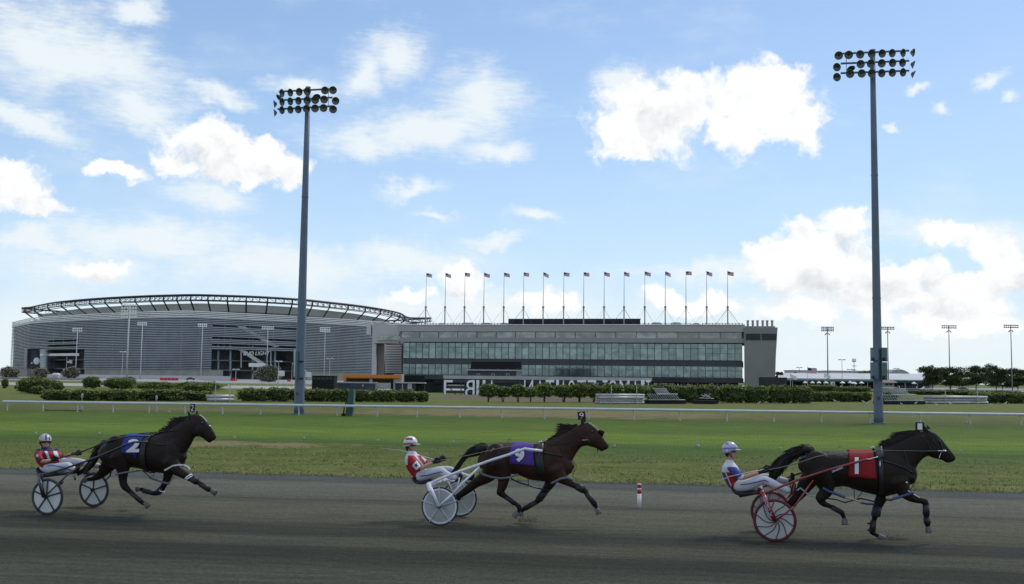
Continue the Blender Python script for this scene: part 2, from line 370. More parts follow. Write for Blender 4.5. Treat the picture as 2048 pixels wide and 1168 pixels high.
def track_mat():
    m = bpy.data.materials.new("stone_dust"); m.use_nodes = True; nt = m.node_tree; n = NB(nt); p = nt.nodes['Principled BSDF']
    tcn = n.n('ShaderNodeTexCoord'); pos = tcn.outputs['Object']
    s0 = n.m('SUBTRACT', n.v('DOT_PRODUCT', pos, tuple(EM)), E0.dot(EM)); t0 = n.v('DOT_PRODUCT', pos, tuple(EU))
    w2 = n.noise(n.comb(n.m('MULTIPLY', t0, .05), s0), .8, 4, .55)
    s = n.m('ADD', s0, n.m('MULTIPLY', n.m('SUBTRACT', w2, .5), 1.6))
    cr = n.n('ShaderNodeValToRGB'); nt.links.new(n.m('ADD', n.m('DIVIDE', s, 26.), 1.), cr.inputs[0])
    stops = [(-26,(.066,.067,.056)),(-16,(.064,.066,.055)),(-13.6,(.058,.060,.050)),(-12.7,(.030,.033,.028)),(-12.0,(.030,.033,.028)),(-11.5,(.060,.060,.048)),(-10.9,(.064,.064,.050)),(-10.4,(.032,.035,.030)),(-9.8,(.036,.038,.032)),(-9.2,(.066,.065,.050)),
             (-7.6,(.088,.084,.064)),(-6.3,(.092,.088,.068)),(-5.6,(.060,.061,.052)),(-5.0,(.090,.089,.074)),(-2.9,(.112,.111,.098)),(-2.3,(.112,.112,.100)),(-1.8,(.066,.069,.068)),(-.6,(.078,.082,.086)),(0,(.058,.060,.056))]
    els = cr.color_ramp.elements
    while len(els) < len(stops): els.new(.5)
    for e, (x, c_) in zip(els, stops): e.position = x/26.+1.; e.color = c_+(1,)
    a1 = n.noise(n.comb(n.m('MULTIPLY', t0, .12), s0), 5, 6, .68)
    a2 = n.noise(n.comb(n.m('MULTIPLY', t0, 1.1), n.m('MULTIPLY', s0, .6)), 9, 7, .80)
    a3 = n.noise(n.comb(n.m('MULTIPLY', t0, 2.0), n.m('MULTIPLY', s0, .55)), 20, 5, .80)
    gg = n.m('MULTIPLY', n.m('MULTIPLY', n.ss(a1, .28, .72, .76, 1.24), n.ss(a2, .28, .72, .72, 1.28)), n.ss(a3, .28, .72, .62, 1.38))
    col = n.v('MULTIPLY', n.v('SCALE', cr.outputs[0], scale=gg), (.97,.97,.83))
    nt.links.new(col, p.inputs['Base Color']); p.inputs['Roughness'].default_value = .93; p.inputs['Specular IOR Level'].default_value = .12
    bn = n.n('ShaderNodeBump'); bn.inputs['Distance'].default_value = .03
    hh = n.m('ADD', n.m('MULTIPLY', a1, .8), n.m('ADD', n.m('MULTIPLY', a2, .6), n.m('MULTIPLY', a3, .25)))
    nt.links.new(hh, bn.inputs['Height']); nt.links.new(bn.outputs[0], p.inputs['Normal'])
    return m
g = MB(); g.quad((-5000,-400,0),(5000,-400,0),(5000,7000,0),(-5000,7000,0)); link("ground", g.mesh(), ground_mat())['kind'] = 'structure'
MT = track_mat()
g = MB(); N = 3200; vs = []
for i in range(N+1):
    t = -190 + 400*i/N; v = noise.noise(Vector((t*.5, 3, 0)))*.50 + noise.noise(Vector((t*2.6, 9, 0)))*.30 + noise.noise(Vector((t*7, 1, 4)))*.16
    vs += [st(v, t, .004), st(-60, t, .004)]
g.add(vs, [(2*i+1, 2*i+3, 2*i+2, 2*i) for i in range(N)])
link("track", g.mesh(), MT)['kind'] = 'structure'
def strip(name, px, mt, z=.004, kind='structure'):
    g_ = MB(); g_.add([gnd(x, y, z) for x, y in px], [tuple(range(len(px)))]); o = link(name, g_.mesh(), mt); o['kind'] = kind
    return o
M_soil = mat("bare_soil", (.13,.105,.078), .95, .3, 1.2, .1, bump=.05)
M_road = mat("pale_asphalt", (.30,.30,.29), .9, .15, .4, .1)
M_walk = mat("pale_gravel", (.36,.35,.32), .9, .2, .8, .1)
strip("soil_bed", [(1560,804.5),(880,799.5),(850,797),(1560,800)][::-1] if False else [(845,797.6),(1330,806.2),(1330,797.5),(900,791.5)], M_soil)
strip("path", [(1380,790.5),(-60,768.5),(-60,763.5),(1380,784)], M_walk)
strip("road", [(2200,785.5),(1000,771.6),(-80,758.6),(-80,752.0),(1000,765.5),(2200,779.0)], M_road)

# small stones and tufts along the ragged edge of the track
def tufts():
    rnd = random.Random(3); g = MB()
    for i in range(13000):
        t = rnd.uniform(-6, 36); s = rnd.random()**1.6*11.5 - .25
        if noise.noise(Vector((t*.35, s*.8, 2))) < -.05+.0*s and s > .7: continue
        p = st(s, t); n_ = 3; h = rnd.uniform(.02,.06)*(1.3 if s < 1 else 1.)
        if (p-gnd(440,893)).length < 1.6: h *= 2.4
        for k in range(n_):
            a = rnd.uniform(0, 6.28); d = Vector((math.cos(a), math.sin(a), 0)); w = rnd.uniform(.006,.014)
            q = Vector((-d.y, d.x, 0))*w; o = Vector((rnd.uniform(-.06,.06), rnd.uniform(-.06,.06), 0))
            ln = rnd.uniform(.01,.05)
            g.add([p+o-q, p+o+q, p+o+d*ln+Vector((0,0,h))], [(0,1,2)], rnd.choice((0,0,1,2)))
    o = link("grass", g.mesh(), [mat("blade_green", (.125,.20,.035), .8, .3, 4), mat("blade_olive", (.20,.225,.065), .8, .3, 4), mat("blade_straw", (.30,.27,.14), .85, .3, 4)])
    tag(o, "short ragged green and straw grass fringing the dirt track", "grass", kind='stuff')
tufts()
def pebbles():
    rnd = random.Random(5); g = MB()
    for i in range(2600):
        t = rnd.uniform(-4, 34); s = -abs(rnd.gauss(0, .55))+.15 if i % 2 else -rnd.uniform(0, 14)
        r = rnd.uniform(.006,.02) if i % 2 else rnd.uniform(.004,.011); c_ = st(s, t, r*.4)
        g.ball(c_, (r, r*rnd.uniform(.7,1.2), r*.6), 5)
    tag(link("gravel", g.mesh(), mat("grit", (.14,.14,.125), .9, .4, 9)), "small loose grey stones on the dirt track", "gravel", kind='stuff')
pebbles()

# ------------------------------------------------------------------ stadium
M_louv = mat("louvre_metal", (.39,.42,.47), .45, .10, .05, .4, .25)
M_louvb = mat("louvre_bright", (.78,.78,.78), .4, .08, .05, .5, .2)
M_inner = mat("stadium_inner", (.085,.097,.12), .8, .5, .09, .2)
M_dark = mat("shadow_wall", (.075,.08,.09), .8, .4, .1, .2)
M_steel = mat("rim_steel", (.04,.045,.055), .55, .2, .2, .4, .2)
M_conc = mat("concrete", (.36,.35,.33), .85, .12, .15, .2, bump=.02)
M_bowl = mat("bowl_panel", (.75,.76,.76), .7, .1, .05, .2)
M_lampw = mat("lamp_glass", (.80,.80,.78), .2, .05, 1, .6)
M_white = mat("white_paint", (.78,.78,.78), .45, .05, 2, .4)
Hs = 42.7
def wp(px, y): return atY(px, y, FPX*Hs/(hor(px)-y))
wallpx = [(27,644.5),(33,643),(45,640),(64,635.6),(100,632.6),(150,629.6),(200,627),(258,624.3),(312,622.4),(352,621.3),(365,621.0),(378,621.2),(400,622),(450,624.4),(500,627),(594,632),(660,636.2),(733,641),(772,643.8),(815,647)]
ctl = [wp(*q) for q in wallpx]
ctl = [Vector((c_.x, c_.y, 0)) for c_ in ctl]
back = [Vector(p+(0,)) for p in ((-70,900),(-95,985),(-170,1060),(-280,1080),(-370,1040),(-425,965))]
def resample(pts, step, closed=True):
    out = []; k = len(pts)
    for i in range(k if closed else k-1):
        a, c_ = pts[i], pts[(i+1)%k]; n_ = max(1, int((c_-a).length/step))
        out += [a.lerp(c_, j/n_) for j in range(n_)]
    return out
path = resample(ctl+back, 7.5)
cen = sum(path, Vector())/len(path)
ns = []
for i, p in enumerate(path):
    t = (path[(i+1)%len(path)]-path[i-1]).normalized(); nn = Vector((t.y, -t.x, 0))
    if nn.dot(p-cen) < 0: nn = -nn
    ns.append(nn)
def proj(P):
    q = CM3.transposed() @ (Vector(P)-CO); return 1024+FPX*q.x/-q.z, 584-FPX*q.y/-q.z
spx = [proj(p)[0] if p.y < 900 or p.x > -200 else -99 for p in path]
front = [q.y < 930 for q in path]
ztop = Hs+CAMH
# openings in the louvre screen: (px0, px1, z0, z1)
def zz(px, y): q = wp(px, y); D = FPX*Hs/(hor(px)-[b_ for b_ in [interp_top(px)]][0]); return CAMH+(hor(px)-y)*D/FPX
def interp_top(px):
    for (a, ya), (c_, yc) in zip(wallpx, wallpx[1:]):
        if a <= px <= c_: return ya+(yc-ya)*(px-a)/(c_-a)
    return 645
OPEN = [(56,81,0,zz(68,697)), (92,163,0,zz(128,698)), (428,590,zz(500,742),zz(500,699)), (428,590,zz(500,742),zz(500,740)), (94,152,zz(128,684),zz(128,680)), (94,152,zz(128,694),zz(128,690.5))]
SLOT = [(428,592,zz(500,656),zz(500,652.5)), (428,592,zz(500,681),zz(500,675.5)), (428,592,zz(500,694),zz(500,689))]
def is_open(i, z):
    if not front[i]: return False
    x = (spx[i]+spx[(i+1)%len(path)])/2
    return any(a <= x <= c_ and z0 <= z <= z1 for a, c_, z0, z1 in OPEN+SLOT)
stadium = thing("stadium", "huge grey stadium wrapped in horizontal metal louvres behind the left light tower", "stadium", (path[10].x, path[10].y, 0))
NP = len(path)
def band(g, z0, z1, off, th, mi=0, test=True, rng=None):
    for i in range(NP):
        if test and is_open(i, (z0+z1)/2): continue
        if rng and not rng(i): continue
        j = (i+1) % NP
        a, c_ = path[i]+ns[i]*off, path[j]+ns[j]*off; a2, c2 = path[i]+ns[i]*(off-th), path[j]+ns[j]*(off-th)
        Z0, Z1 = Vector((0,0,z0)), Vector((0,0,z1))
        g.hexa([a+Z0, c_+Z0, c2+Z0, a2+Z0, a+Z1, c_+Z1, c2+Z1, a2+Z1], mi)
g = MB(); nl = 30; z_lo = zz(400, 740)
for k in range(nl):
    z = z_lo + (ztop-4.2-z_lo)*(k+.5)/nl
    band(g, z-.27, z+.27, 1.0, .9, 0)
# all slats share one even metal tone
link("louvres", g.mesh(), M_louv, stadium)
g = MB()
for z in (ztop-.5, ztop-1.7, ztop-2.9, ztop-4.0): band(g, z-.32, z+.32, 1.3, 1.1)
link("parapet_rail", g.mesh(), M_louvb, stadium)
for i in range(0, NP):
    if i % 2 or not front[i]: continue
    g = MB()
    p = path[i]+ns[i]*.15; zb = z_lo
    if is_open(i, 12) or is_open(i-1, 12): zb = zz(500,699) if spx[i] > 300 else zz(128,690)
    g.tube([p+Vector((0,0,zb)), p+Vector((0,0,ztop))], .16, 4)
    link("mullion", g.mesh(), mat("mullion", (.26,.28,.31), .6, .1, .1, .3), stadium)
g = MB()
zw = zz(400,740)
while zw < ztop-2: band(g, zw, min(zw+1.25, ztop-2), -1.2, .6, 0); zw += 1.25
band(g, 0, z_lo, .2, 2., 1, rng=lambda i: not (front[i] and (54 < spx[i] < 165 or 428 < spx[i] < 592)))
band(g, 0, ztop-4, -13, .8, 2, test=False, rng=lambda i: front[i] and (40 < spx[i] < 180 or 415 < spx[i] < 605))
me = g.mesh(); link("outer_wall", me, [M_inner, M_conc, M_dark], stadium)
def facade(px, y, off=0.0):
    """point of the stadium wall seen at px, y, moved off metres outwards"""
    i = min(range(NP), key=lambda k: abs(spx[k]-px) if front[k] else 1e9)
    D = FPX*Hs/(hor(px)-interp_top(px)); P_ = atY(px, y, D); return P_+ns[i]*off
# decks seen through the openings
g = MB()
for y in (676, 700, 722, 741):
    for a_, b_ in ((420,600),(50,170)):
        g = MB(); z = zz(500, y); band(g, z-.4, z+.4, -6, 5, 0, test=False, rng=lambda i: front[i] and a_ < spx[i] < b_)
        link("concourse_deck", g.mesh(), mat("deck", (.16,.17,.185), .8, .2, .2), stadium)
    for x_ in (445, 470, 515, 560): 
        g = MB(); q0 = facade(x_, y, -7); g.box((q0.x-.5,q0.y-.5,q0.z-9),(q0.x+.5,q0.y+.5,q0.z)); link("concourse_column", g.mesh(), M_louv, stadium)
def slab(pts, th, n_):
    """flat polygon pts given thickness th along n_"""
    g_ = MB(); k = len(pts); n_ = Vector(n_)*th
    g_.add([Vector(p) for p in pts]+[Vector(p)+n_ for p in pts], [tuple(range(k))[::-1], tuple(range(k, 2*k))]+[(i, (i+1)%k, k+(i+1)%k, k+i) for i in range(k)])
    return g_.mesh()
M_ramp = mat("ramp_concrete", (.52,.51,.48), .8, .15, .2)
M_door = mat("roller_door", (.13,.16,.17), .6, .15, .3)
for name, q, off, mt in (("ramp", [(474,652),(490,652),(560,694),(548,694)], -.55, M_ramp), ("ramp", [(478,700),(490,700),(558,744),(545,744)], -1.0, M_ramp),
                 ("banner", [(497,726),(530,726.5),(530,734),(497,733.5)], .6, M_white), ("beam", [(84,707.5),(161,706.5),(161,711.5),(84,712)], 1.5, M_louvb),
                 ("pier", [(81,698),(92,698),(92,745),(81,745)], .4, M_louv), ("pier", [(51,697),(56,697),(56,750),(51,750)], 1.0, M_louv), ("pier", [(586,699),(592,699),(592,754),(586,754)], 1.0, M_louv),
                 ("column", [(482,699),(484,699),(484,735),(482,735)], -.5, M_louv), ("column", [(541.6,699),(543.2,699),(543.2,735),(541.6,735)], -.5, M_louv),
                 ("loading_door", [(173,745.5),(197,745.5),(197,752),(173,752)], .6, M_door), ("loading_door", [(208,745.5),(234,745.5),(234,752.5),(208,752.5)], .6, M_door),
                 ("loading_door", [(246,745.5),(275,745.5),(275,753),(246,753)], .6, M_door), ("loading_door", [(329,746),(359,746),(359,754),(329,754)], .6, mat("teal_door", (.08,.16,.16), .5, .1, .3)), ("vent", [(285,746.2),(318,746.2),(318,749),(285,749)], .6, M_dark)):
    pts = [facade(x, y, off) for x, y in q]; nn = (pts[1]-pts[0]).cross(pts[3]-pts[0]).normalized()
    if nn.y < 0: nn = -nn
    link(name, slab(pts, .5, nn), mt, stadium)
# round white emblem on the dark bay at the far left
c_ = facade(68, 722, -2); g = MB(); g.ball(c_, (2.5, .5, 2.7), 14); g.ball(c_+Vector((-3.6,0,-1.6)), (.8,.4,.5), 8)
link("emblem", g.mesh(), mat("emblem_white", (.92,.93,.97), .3, .03, 1), stadium)
# lettering
def place_text(txt, p0, p1, h, mt, parent, name="lettering", ext=.15, shear=0., mirror=False, thick=True, width_fit=True):
    """text from p0 to p1 (baseline ends, world), h tall"""
    me, (x0,x1,y0,y1) = text_mesh(txt, 1.0, ext if thick else 0.0)
    u = (p1-p0); L = u.length; u.normalize(); up_ = Vector((0,0,1)) if abs(u.z) < .9 else Vector((1,0,0)); upv = (up_-u*up_.dot(u)).normalized(); nn = u.cross(upv)
    for v in me.vertices:
        fx = (v.co.x-x0)/(x1-x0); fy = (v.co.y-y0)/(y1-y0)
        if mirror: fx = 1-fx
        v.co = p0+u*(fx*L+shear*fy*h)+upv*(fy*h)+nn*v.co.z
    return link(name, me, mt, parent)
place_text("BUD LIGHT", facade(487,711,-.2), facade(538,710,-.2), 2.7, M_white, stadium, "sign_lettering", .2, .25)
# upper rim
rim = [(52,617.5,930),(63,614.5,905),(105,606,860),(150,601,832),(200,597,808),(250,594.2,788),(300,592,772),(345,590.7,762),(392,590,757),(455,591.6,764),(520,594,775),(600,599,795),(660,605,815),(720,612,840),(770,620,868),(800,627,898),(818,635.5,935)]
rp = [atY(*q) for q in rim]
cr_ = Vector((-235, 940, 0))
rback = [Vector((x, y, rp[8].z)) for x, y in ((-80,1020),(-150,1090),(-260,1110),(-350,1075),(-405,1005))]
ring = []
allr = rp+rback
for i in range(len(allr)):   # smooth closed curve
    a, b1, c1, d1 = (allr[(i+k) % len(allr)] for k in (-1,0,1,2))
    for t in (0,.2,.4,.6,.8): ring.append(.5*((2*b1)+(c1-a)*t+(2*a-5*b1+4*c1-d1)*t*t+(3*b1-a-3*c1+d1)*t**3))
def ringoff(inw, z): return [Vector((p.x+(cr_.x-p.x)*inw/ (p-cr_).to_2d().length, p.y+(cr_.y-p.y)*inw/(p-cr_).to_2d().length, p.z+z)) for p in ring]
def tubering(g, pts, r, mi=0): g.tube(pts+[pts[0]], r, 5, mi, caps=False)
g = MB(); tubering(g, ring, .75); tubering(g, ringoff(0, -3.6), .38); tubering(g, ringoff(5, -.3), .4); tubering(g, ringoff(5,-3.9), .3)
lo = ringoff(0, -3.6); li = ringoff(5, -.3)
for i in range(len(ring)):
    g.tube([ring[i], lo[i]], .25, 4); g.tube([ring[i], lo[(i+1)%len(ring)]], .16, 4); g.tube([lo[i], li[i]], .16, 4)
link("rim_truss", g.mesh(), M_steel, stadium)
g = MB(); lo2 = ringoff(1.2, -1.8)
for i in range(len(rp)*5):
    g = MB()
    p = lo2[i]; g.ball(p, (.75,.6,.5), 6)
    link("floodlight", g.mesh(), M_lampw, stadium, smooth=True)
bo = ringoff(13, -5.2); bl = ringoff(21, -18); bt = ringoff(13, -6.5)
g = MB(); n_ = len(ring)
g.add(bo+ringoff(16,-10.5)+bl+ringoff(40,-12)+ringoff(40,-6), sum([[(r*n_+i, r*n_+(i+1)%n_, (r+1)*n_+(i+1)%n_, (r+1)*n_+i) for i in range(n_)] for r in range(4)], []))
me = g.mesh(); o = link("seating_bowl", me, [M_bowl, mat("bowl_under", (.30,.31,.32), .8, .15, .1)], stadium)
me.polygons.foreach_set('material_index', [0]*n_+[1]*n_+[1]*n_*2)
lb = ringoff(17, -15.5)
for i in range(0, len(rp)*5-4, 3):
    g = MB(); g.tube([lo[i], lb[i]], .6, 4); g.tube([lb[i], lb[i]-Vector((0,0,7))], .5, 4); g.tube([ring[i], lo[i]], .55, 4)
    link("truss_strut", g.mesh(), M_steel, stadium)

# ------------------------------------------------------------------ grandstand
GA, GB = atY(805, 754, 420), atY(1485, 762, 390); GA.z = GB.z = 0
GU = (GB-GA).normalized(); GN = Vector((-GU.y, GU.x, 0)); GL = (GB-GA).length      # along the facade, away from the camera
GM = Matrix(((GU.x, GN.x, 0, GA.x), (GU.y, GN.y, 0, GA.y), (0, 0, 1, 0), (0, 0, 0, 1)))
def ga(px, py=700, off=0.):
    d = ray(px, py); t = (GA+GN*off-CO).dot(GN)/d.dot(GN); return (CO+d*t-GA).dot(GU)
def gz(py, px=1145, off=0.):
    d = ray(px, py); t = (GA+GN*off-CO).dot(GN)/d.dot(GN); return (CO+d*t).z
stand = thing("grandstand", "long grey grandstand with two bands of blue-green glass under the row of flags", "grandstand", GA, rz=math.atan2(GU.y, GU.x))
def gbox(g, a0, a1, z0, z1, d0, d1, mi=0): return g.box((a0,d0,z0),(a1,d1,z1), mi, GM)
M_panel = mat("facade_panel", (.40,.39,.385), .75, .06, .06, .25)
M_panel2 = mat("fascia_panel", (.31,.30,.295), .75, .05, .05, .25)
M_span = mat("spandrel", (.075,.078,.085), .7, .08, .1, .25)
M_frame = mat("dark_frame", (.03,.045,.05), .5, .1, 1, .4)
def glass_mat(name, col, met=.75):
    m = bpy.data.materials.new(name); m.use_nodes = True; nt = m.node_tree; n = NB(nt); p = nt.nodes['Principled BSDF']
    t = n.n('ShaderNodeTexCoord'); oi = n.n('ShaderNodeObjectInfo')
    ns_ = n.noise(n.v('ADD', n.v('MULTIPLY', t.outputs['Object'], (.35,.35,.6)), oi.outputs['Location']), .6, 4, .6)
    cc_ = n.mix(n.ss(ns_, .3, .75), tuple(x*.62 for x in col)+(1,), tuple(x*1.3 for x in col)+(1,))
    cc_ = n.mix(n.m('MULTIPLY', oi.outputs['Random'], .38), cc_, tuple(x*.55 for x in col)+(1,))
    nt.links.new(cc_, p.inputs['Base Color']); p.inputs['Metallic'].default_value = met; p.inputs['Roughness'].default_value = .10; p.inputs['Specular IOR Level'].default_value = .6
    bn = n.n('ShaderNodeBump'); bn.inputs['Distance'].default_value = .05; bn.inputs['Strength'].default_value = .35; nt.links.new(n.noise(t.outputs['Object'], .8, 2, .5), bn.inputs['Height']); nt.links.new(bn.outputs[0], p.inputs['Normal'])
    return m
M_glass = glass_mat("tinted_glass", (.20,.27,.275)); M_glass2 = glass_mat("gallery_glass", (.26,.29,.29), .6)
zr, zp, zc, zf = gz(650.5), gz(663.6), gz(676.4), gz(685)
zu0, zs0, zl0, zb = gz(719), gz(730.3), gz(752.5), gz(760)
aL, aR = ga(798, 665), ga(1488, 665)
g = MB()
gbox(g, aL, aR, zp, zr, -1.6, 30, 0); gbox(g, aL, aR, zc-.0, zp-.01, 1.2, 30, 1); gbox(g, aL+.6, aR, zf, zc-.01, -1.2, 30, 1)
gbox(g, 0, GL, zs0, zu0, .15, 30, 2); gbox(g, 0.5, GL-.5, zb, zf-.01, 1.6, 31, 3); gbox(g, 0, GL, zb-.4, zl0, -.1, 31, 3)
gbox(g, 6, GL-2, 0, zb-.41, 7, 31, 3)
link("main_block", g.mesh(), [M_panel, M_panel2, M_span, mat("undercroft", (.05,.05,.055), .8, .3, .1)], stand)
# roof lip
g = MB(); gbox(g, aL-.3, aR+.3, zr, zr+.28, -1.9, 30, 0); link("roof_edge", g.mesh(), M_louvb, stand)
NBAY = 49; bw = GL/NBAY
def window_mesh(w, z0, z1, trans):
    f = MB(); t = .095
    f.box((0,-.06,z0),(t,.1,z1)); f.box((w-t,-.06,z0),(w,.1,z1)); f.box((t,-.06,z0),(w-t,.1,z0+t)); f.box((t,-.06,z1-t),(w-t,.1,z1))
    for z in trans: f.box((t,-.05,z-.05),(w-t,.1,z+.05))
    q = MB(); q.box((t*.6,.1,z0+.02),(w-t*.6,.16,z1-.02))
    return f.mesh(), q.mesh()
for (z0, z1, tr, tr2) in ((zu0, zf-.25, [gz(695.8)], [gz(695.8), gz(705.5)]), (zl0, zs0, [], [gz(738.6)])):
    fa, qa = window_mesh(bw, z0, z1, tr); fb, qb = window_mesh(bw, z0, z1, tr2)
    fa.materials.append(M_frame); fb.materials.append(M_frame); qa.materials.append(M_glass)
    for k in range(NBAY):
        o = bpy.data.objects.new("window", fb if (k < 4 or k > NBAY-6) else fa); C.objects.link(o); o.parent = stand; o.location = (k*bw, 0, 0)
        p_ = bpy.data.objects.new("pane", qa); C.objects.link(p_); p_.parent = o
ng = 17; gwid = (aR-aL-1.5)/ng; fg, qg = window_mesh(gwid, zc, zp, [])
fg.materials.append(M_frame); qg.materials.append(M_glass2)
for k in range(ng):
    o = bpy.data.objects.new("gallery_window", fg); C.objects.link(o); o.parent = stand; o.location = (aL+.7+k*gwid, .6, 0)
    p_ = bpy.data.objects.new("pane", qg); C.objects.link(p_); p_.parent = o
# end tower, wider at the top
ta, tb = ga(1488.5, 700), ga(1555, 655); tc_ = ga(1551, 740)
zt = gz(655.5, 1520)
g = MB(); prof = [(0, tc_-.2), (zt*.25, tc_-.1), (zt*.55, tc_+.15), (zt*.8, tb-.3), (zt, tb)]
for (z0, x0), (z1, x1) in zip(prof, prof[1:]):
    g.add([GM@Vector(p) for p in ((ta,-2.2,z0),(x0,-2.2,z0),(x0,28,z0),(ta,28,z0),(ta,-2.2,z1),(x1,-2.2,z1),(x1,28,z1),(ta,28,z1))], [(0,1,5,4),(1,2,6,5),(2,3,7,6),(3,0,4,7)]+([(4,5,6,7)] if z1 == zt else []))
link("stair_tower", g.mesh(), mat("tower_concrete", (.25,.245,.235), .85, .08, .12, .2), stand)
for x0, x1 in ((1492,1521),(1523.5,1552.5)):
    g = MB(); z0, z1 = gz(680.6,1520), gz(667.8,1520); a0, a1 = ga(x0,674), ga(x1,674)
    gbox(g, a0, a1, z0, z1, -2.35, -2.2, 0)
    for k in range(9): z = z0+(z1-z0)*(k+.5)/9; gbox(g, a0+.1, a1-.1, z-.07, z+.07, -2.5, -2.34, 1)
    link("louvred_vent", g.mesh(), [M_dark, M_span], stand)
for x in (1495.5,1505.5,1515,1525.5,1534.5,1544.5):
    a = ga(x, 650); g = MB(); P0 = GM@Vector((a, 3, zt)); z1 = gz(640.5, x, 3)
    g.tube([P0-Vector((0,0,.3)), P0+Vector((0,0,z1-zt-.3))], .42, 10); g.tube([P0+Vector((0,0,z1-zt-.5)), P0+Vector((0,0,z1-zt))], .5, 10)
    g.box((a-1.1,2,zt),(a+1.1,5,zt+.7),0,GM)
    link("chimney", g.mesh(), mat("flue_metal", (.30,.30,.31), .5, .1, 1, .4, .4), stand)
M_unit = mat("roof_unit", (.30,.34,.34), .6, .15, .5)
for x0, x1, y in ((923,944,646.5),(962,980,647),(1000,1014,647),(878,886,647.5),(1303,1322,646),(1342,1361,646),(1384,1400,647.5)):
    g = MB(); gbox(g, ga(x0,648,8), ga(x1,648,8), zr, gz(y,x0,8), 8, 12); gbox(g, ga(x0,648,8)+.5, ga(x1,648,8)-.5, gz(y,x0,8), gz(y,x0,8)+.3, 8.6, 11.4)
    link("roof_unit", g.mesh(), M_unit, stand)
# railing on the roof edge
for x0, x1 in ((820,925),(945,1020),(1280,1305),(1322,1342),(1360,1382),(1405,1485)):
    g = MB(); a0, a1 = ga(x0,648,3), ga(x1,648,3); k = max(2, int((a1-a0)/1.1))
    for i in range(k):
        a = a0+(a1-a0)*i/(k-1); g.box((a-.14,3,zr+.2),(a+.14,3.2,zr+1.0),0,GM)
    g.box((a0,3.02,zr+.85),(a1,3.12,zr+.98),0,GM); link("roof_railing", g.mesh(), M_steel, stand)
# dark solar rack on the roof
g = MB(); a0, a1 = ga(1017,645,10), ga(1281,645,10); z0, z1 = zr+.1, gz(637.5,1145,10)
for i in range(36):
    x0 = a0+(a1-a0)*i/36; x1 = a0+(a1-a0)*(i+.995)/36
    g.hexa([GM@Vector(p) for p in ((x0,9.6,z0+.5),(x1,9.6,z0+.5),(x1,9.7,z0+.5),(x0,9.7,z0+.5),(x0,9.6,z1),(x1,9.6,z1),(x1,9.7,z1),(x0,9.7,z1))]); g.box((x0,9.7,z1-.15),(x1,12,z1),0,GM)
    g.box((x0,11.6,z0),(x0+.15,11.8,z1),0,GM); g.box((x0,9.4,z0),(x0+.15,9.6,z0+1),0,GM)
link("solar_rack", g.mesh(), mat("solar_panel", (.02,.022,.03), .8, .2, .4, .2), stand)
# sunken concrete frame that ties the stand to the walkway on the left
walk = thing("walkway_building", "pale concrete portal and walkway between the stadium and the grandstand", "building", (atY(748, 755, 440).x, 440, 0))
def wb(x0, y0, x1, y1, D, th): 
    p0, p1 = atY(x0, y1, D), atY(x1, y0, D); g = MB(); g.box((p0.x, D, max(0,p0.z)), (p1.x, D+th, p1.z)); return g
link("frame", wb(742.5, 643, 753.5, 775, 432, 9).mesh(), mat("portal_concrete", (.56,.55,.52), .85, .08, .15, .2), walk)
g = MB(); p = [atY(745,643,432.2), atY(798,652,424), atY(798,686,424), atY(745,686,432.2)]
link("portal_beam", slab(p, 8, (0,1,0)), mat("portal_panel", (.48,.47,.45), .8, .06, .1), walk)
link("end_panel", wb(733, 643.5, 742.3, 669, 434, 6).mesh(), mat("end_panel", (.60,.60,.57), .8, .06, .1), walk)
link("side_wall", wb(754, 686.2, 769, 775, 437, 4).mesh(), mat("side_wall", (.36,.32,.29), .85, .1, .1), walk)
p = [atY(754,671,429.5), atY(800,672,422.2), atY(800,680,422.2), atY(754,680.5,429.5)]
link("strip_window", slab(p, .6, (0,1,0)), M_glass2, walk)
g = MB()
for k in range(17):
    y = 690+k*3.35; p0, p1 = atY(770, y+.9, 445), atY(802, y-.5, 441); g.hexa([atY(770,y+1.5,445),atY(803,y+1.5,441),atY(803,y+1.5,442),atY(770,y+1.5,446),atY(770,y,445),atY(803,y,441),atY(803,y,442),atY(770,y,446)])
link("louvres", g.mesh(), M_louvb, walk)
link("back_wall", wb(768, 688, 806, 775, 448, 1).mesh(), M_dark, walk)

# ------------------------------------------------------------------ flagpoles on the roof
M_pole = mat("pole_grey", (.22,.23,.24), .5, .1, 1, .4, .3)
M_red = mat("flag_red", (.50,.07,.08), .7, .05, 2); M_fw = mat("flag_white", (.75,.74,.74), .7, .05, 2); M_fb = mat("flag_blue", (.04,.06,.22), .7, .05, 2)
def flag_mesh(w, h, seed, droop=.25, plain=False):
    rnd = random.Random(seed); nx, nz = 14, 13; g = MB(); ph = rnd.uniform(0, 6); dr = droop*rnd.uniform(.4,1.3)
    vs = []
    for side in (0, .012):
        for k in range(nz+1):
            for i in range(nx+1):
                u = i/nx; v = k/nz
                vs.append((u*w*(1-.12*dr), math.sin(u*7+ph)*.11*w*u+side, -v*h-dr*w*u*.55+math.sin(u*5+ph)*.03*h))
    o2 = (nx+1)*(nz+1); fs = []; ms = []
    for k in range(nz):
        for i in range(nx):
            a = k*(nx+1)+i; q = (a, a+1, a+nx+2, a+nx+1); mi = 0 if (k % 2 == 0) else 1
            if k < 7 and i < nx*.4: mi = 2
            if plain: mi = 1
            fs += [q[::-1], tuple(x+o2 for x in q)]; ms += [mi, mi]
    me = bpy.data.meshes.new("flag"); me.from_pydata(vs, [], fs); me.polygons.foreach_set('material_index', ms)
    for mm in (M_red, M_fw, M_fb): me.materials.append(mm)
    for p in me.polygons: p.use_smooth = True
    return me
fpx = [(851,853),(889.5,891.5),(928.5,931),(967,970),(1007,1009),(1046.5,1048),(1086,1088),(1127,1129),(1167,1168),(1208,1208),(1248,1248),(1289.5,1289),(1330.5,1330),(1372,1371.5),(1413.5,1413),(1455.5,1455)]
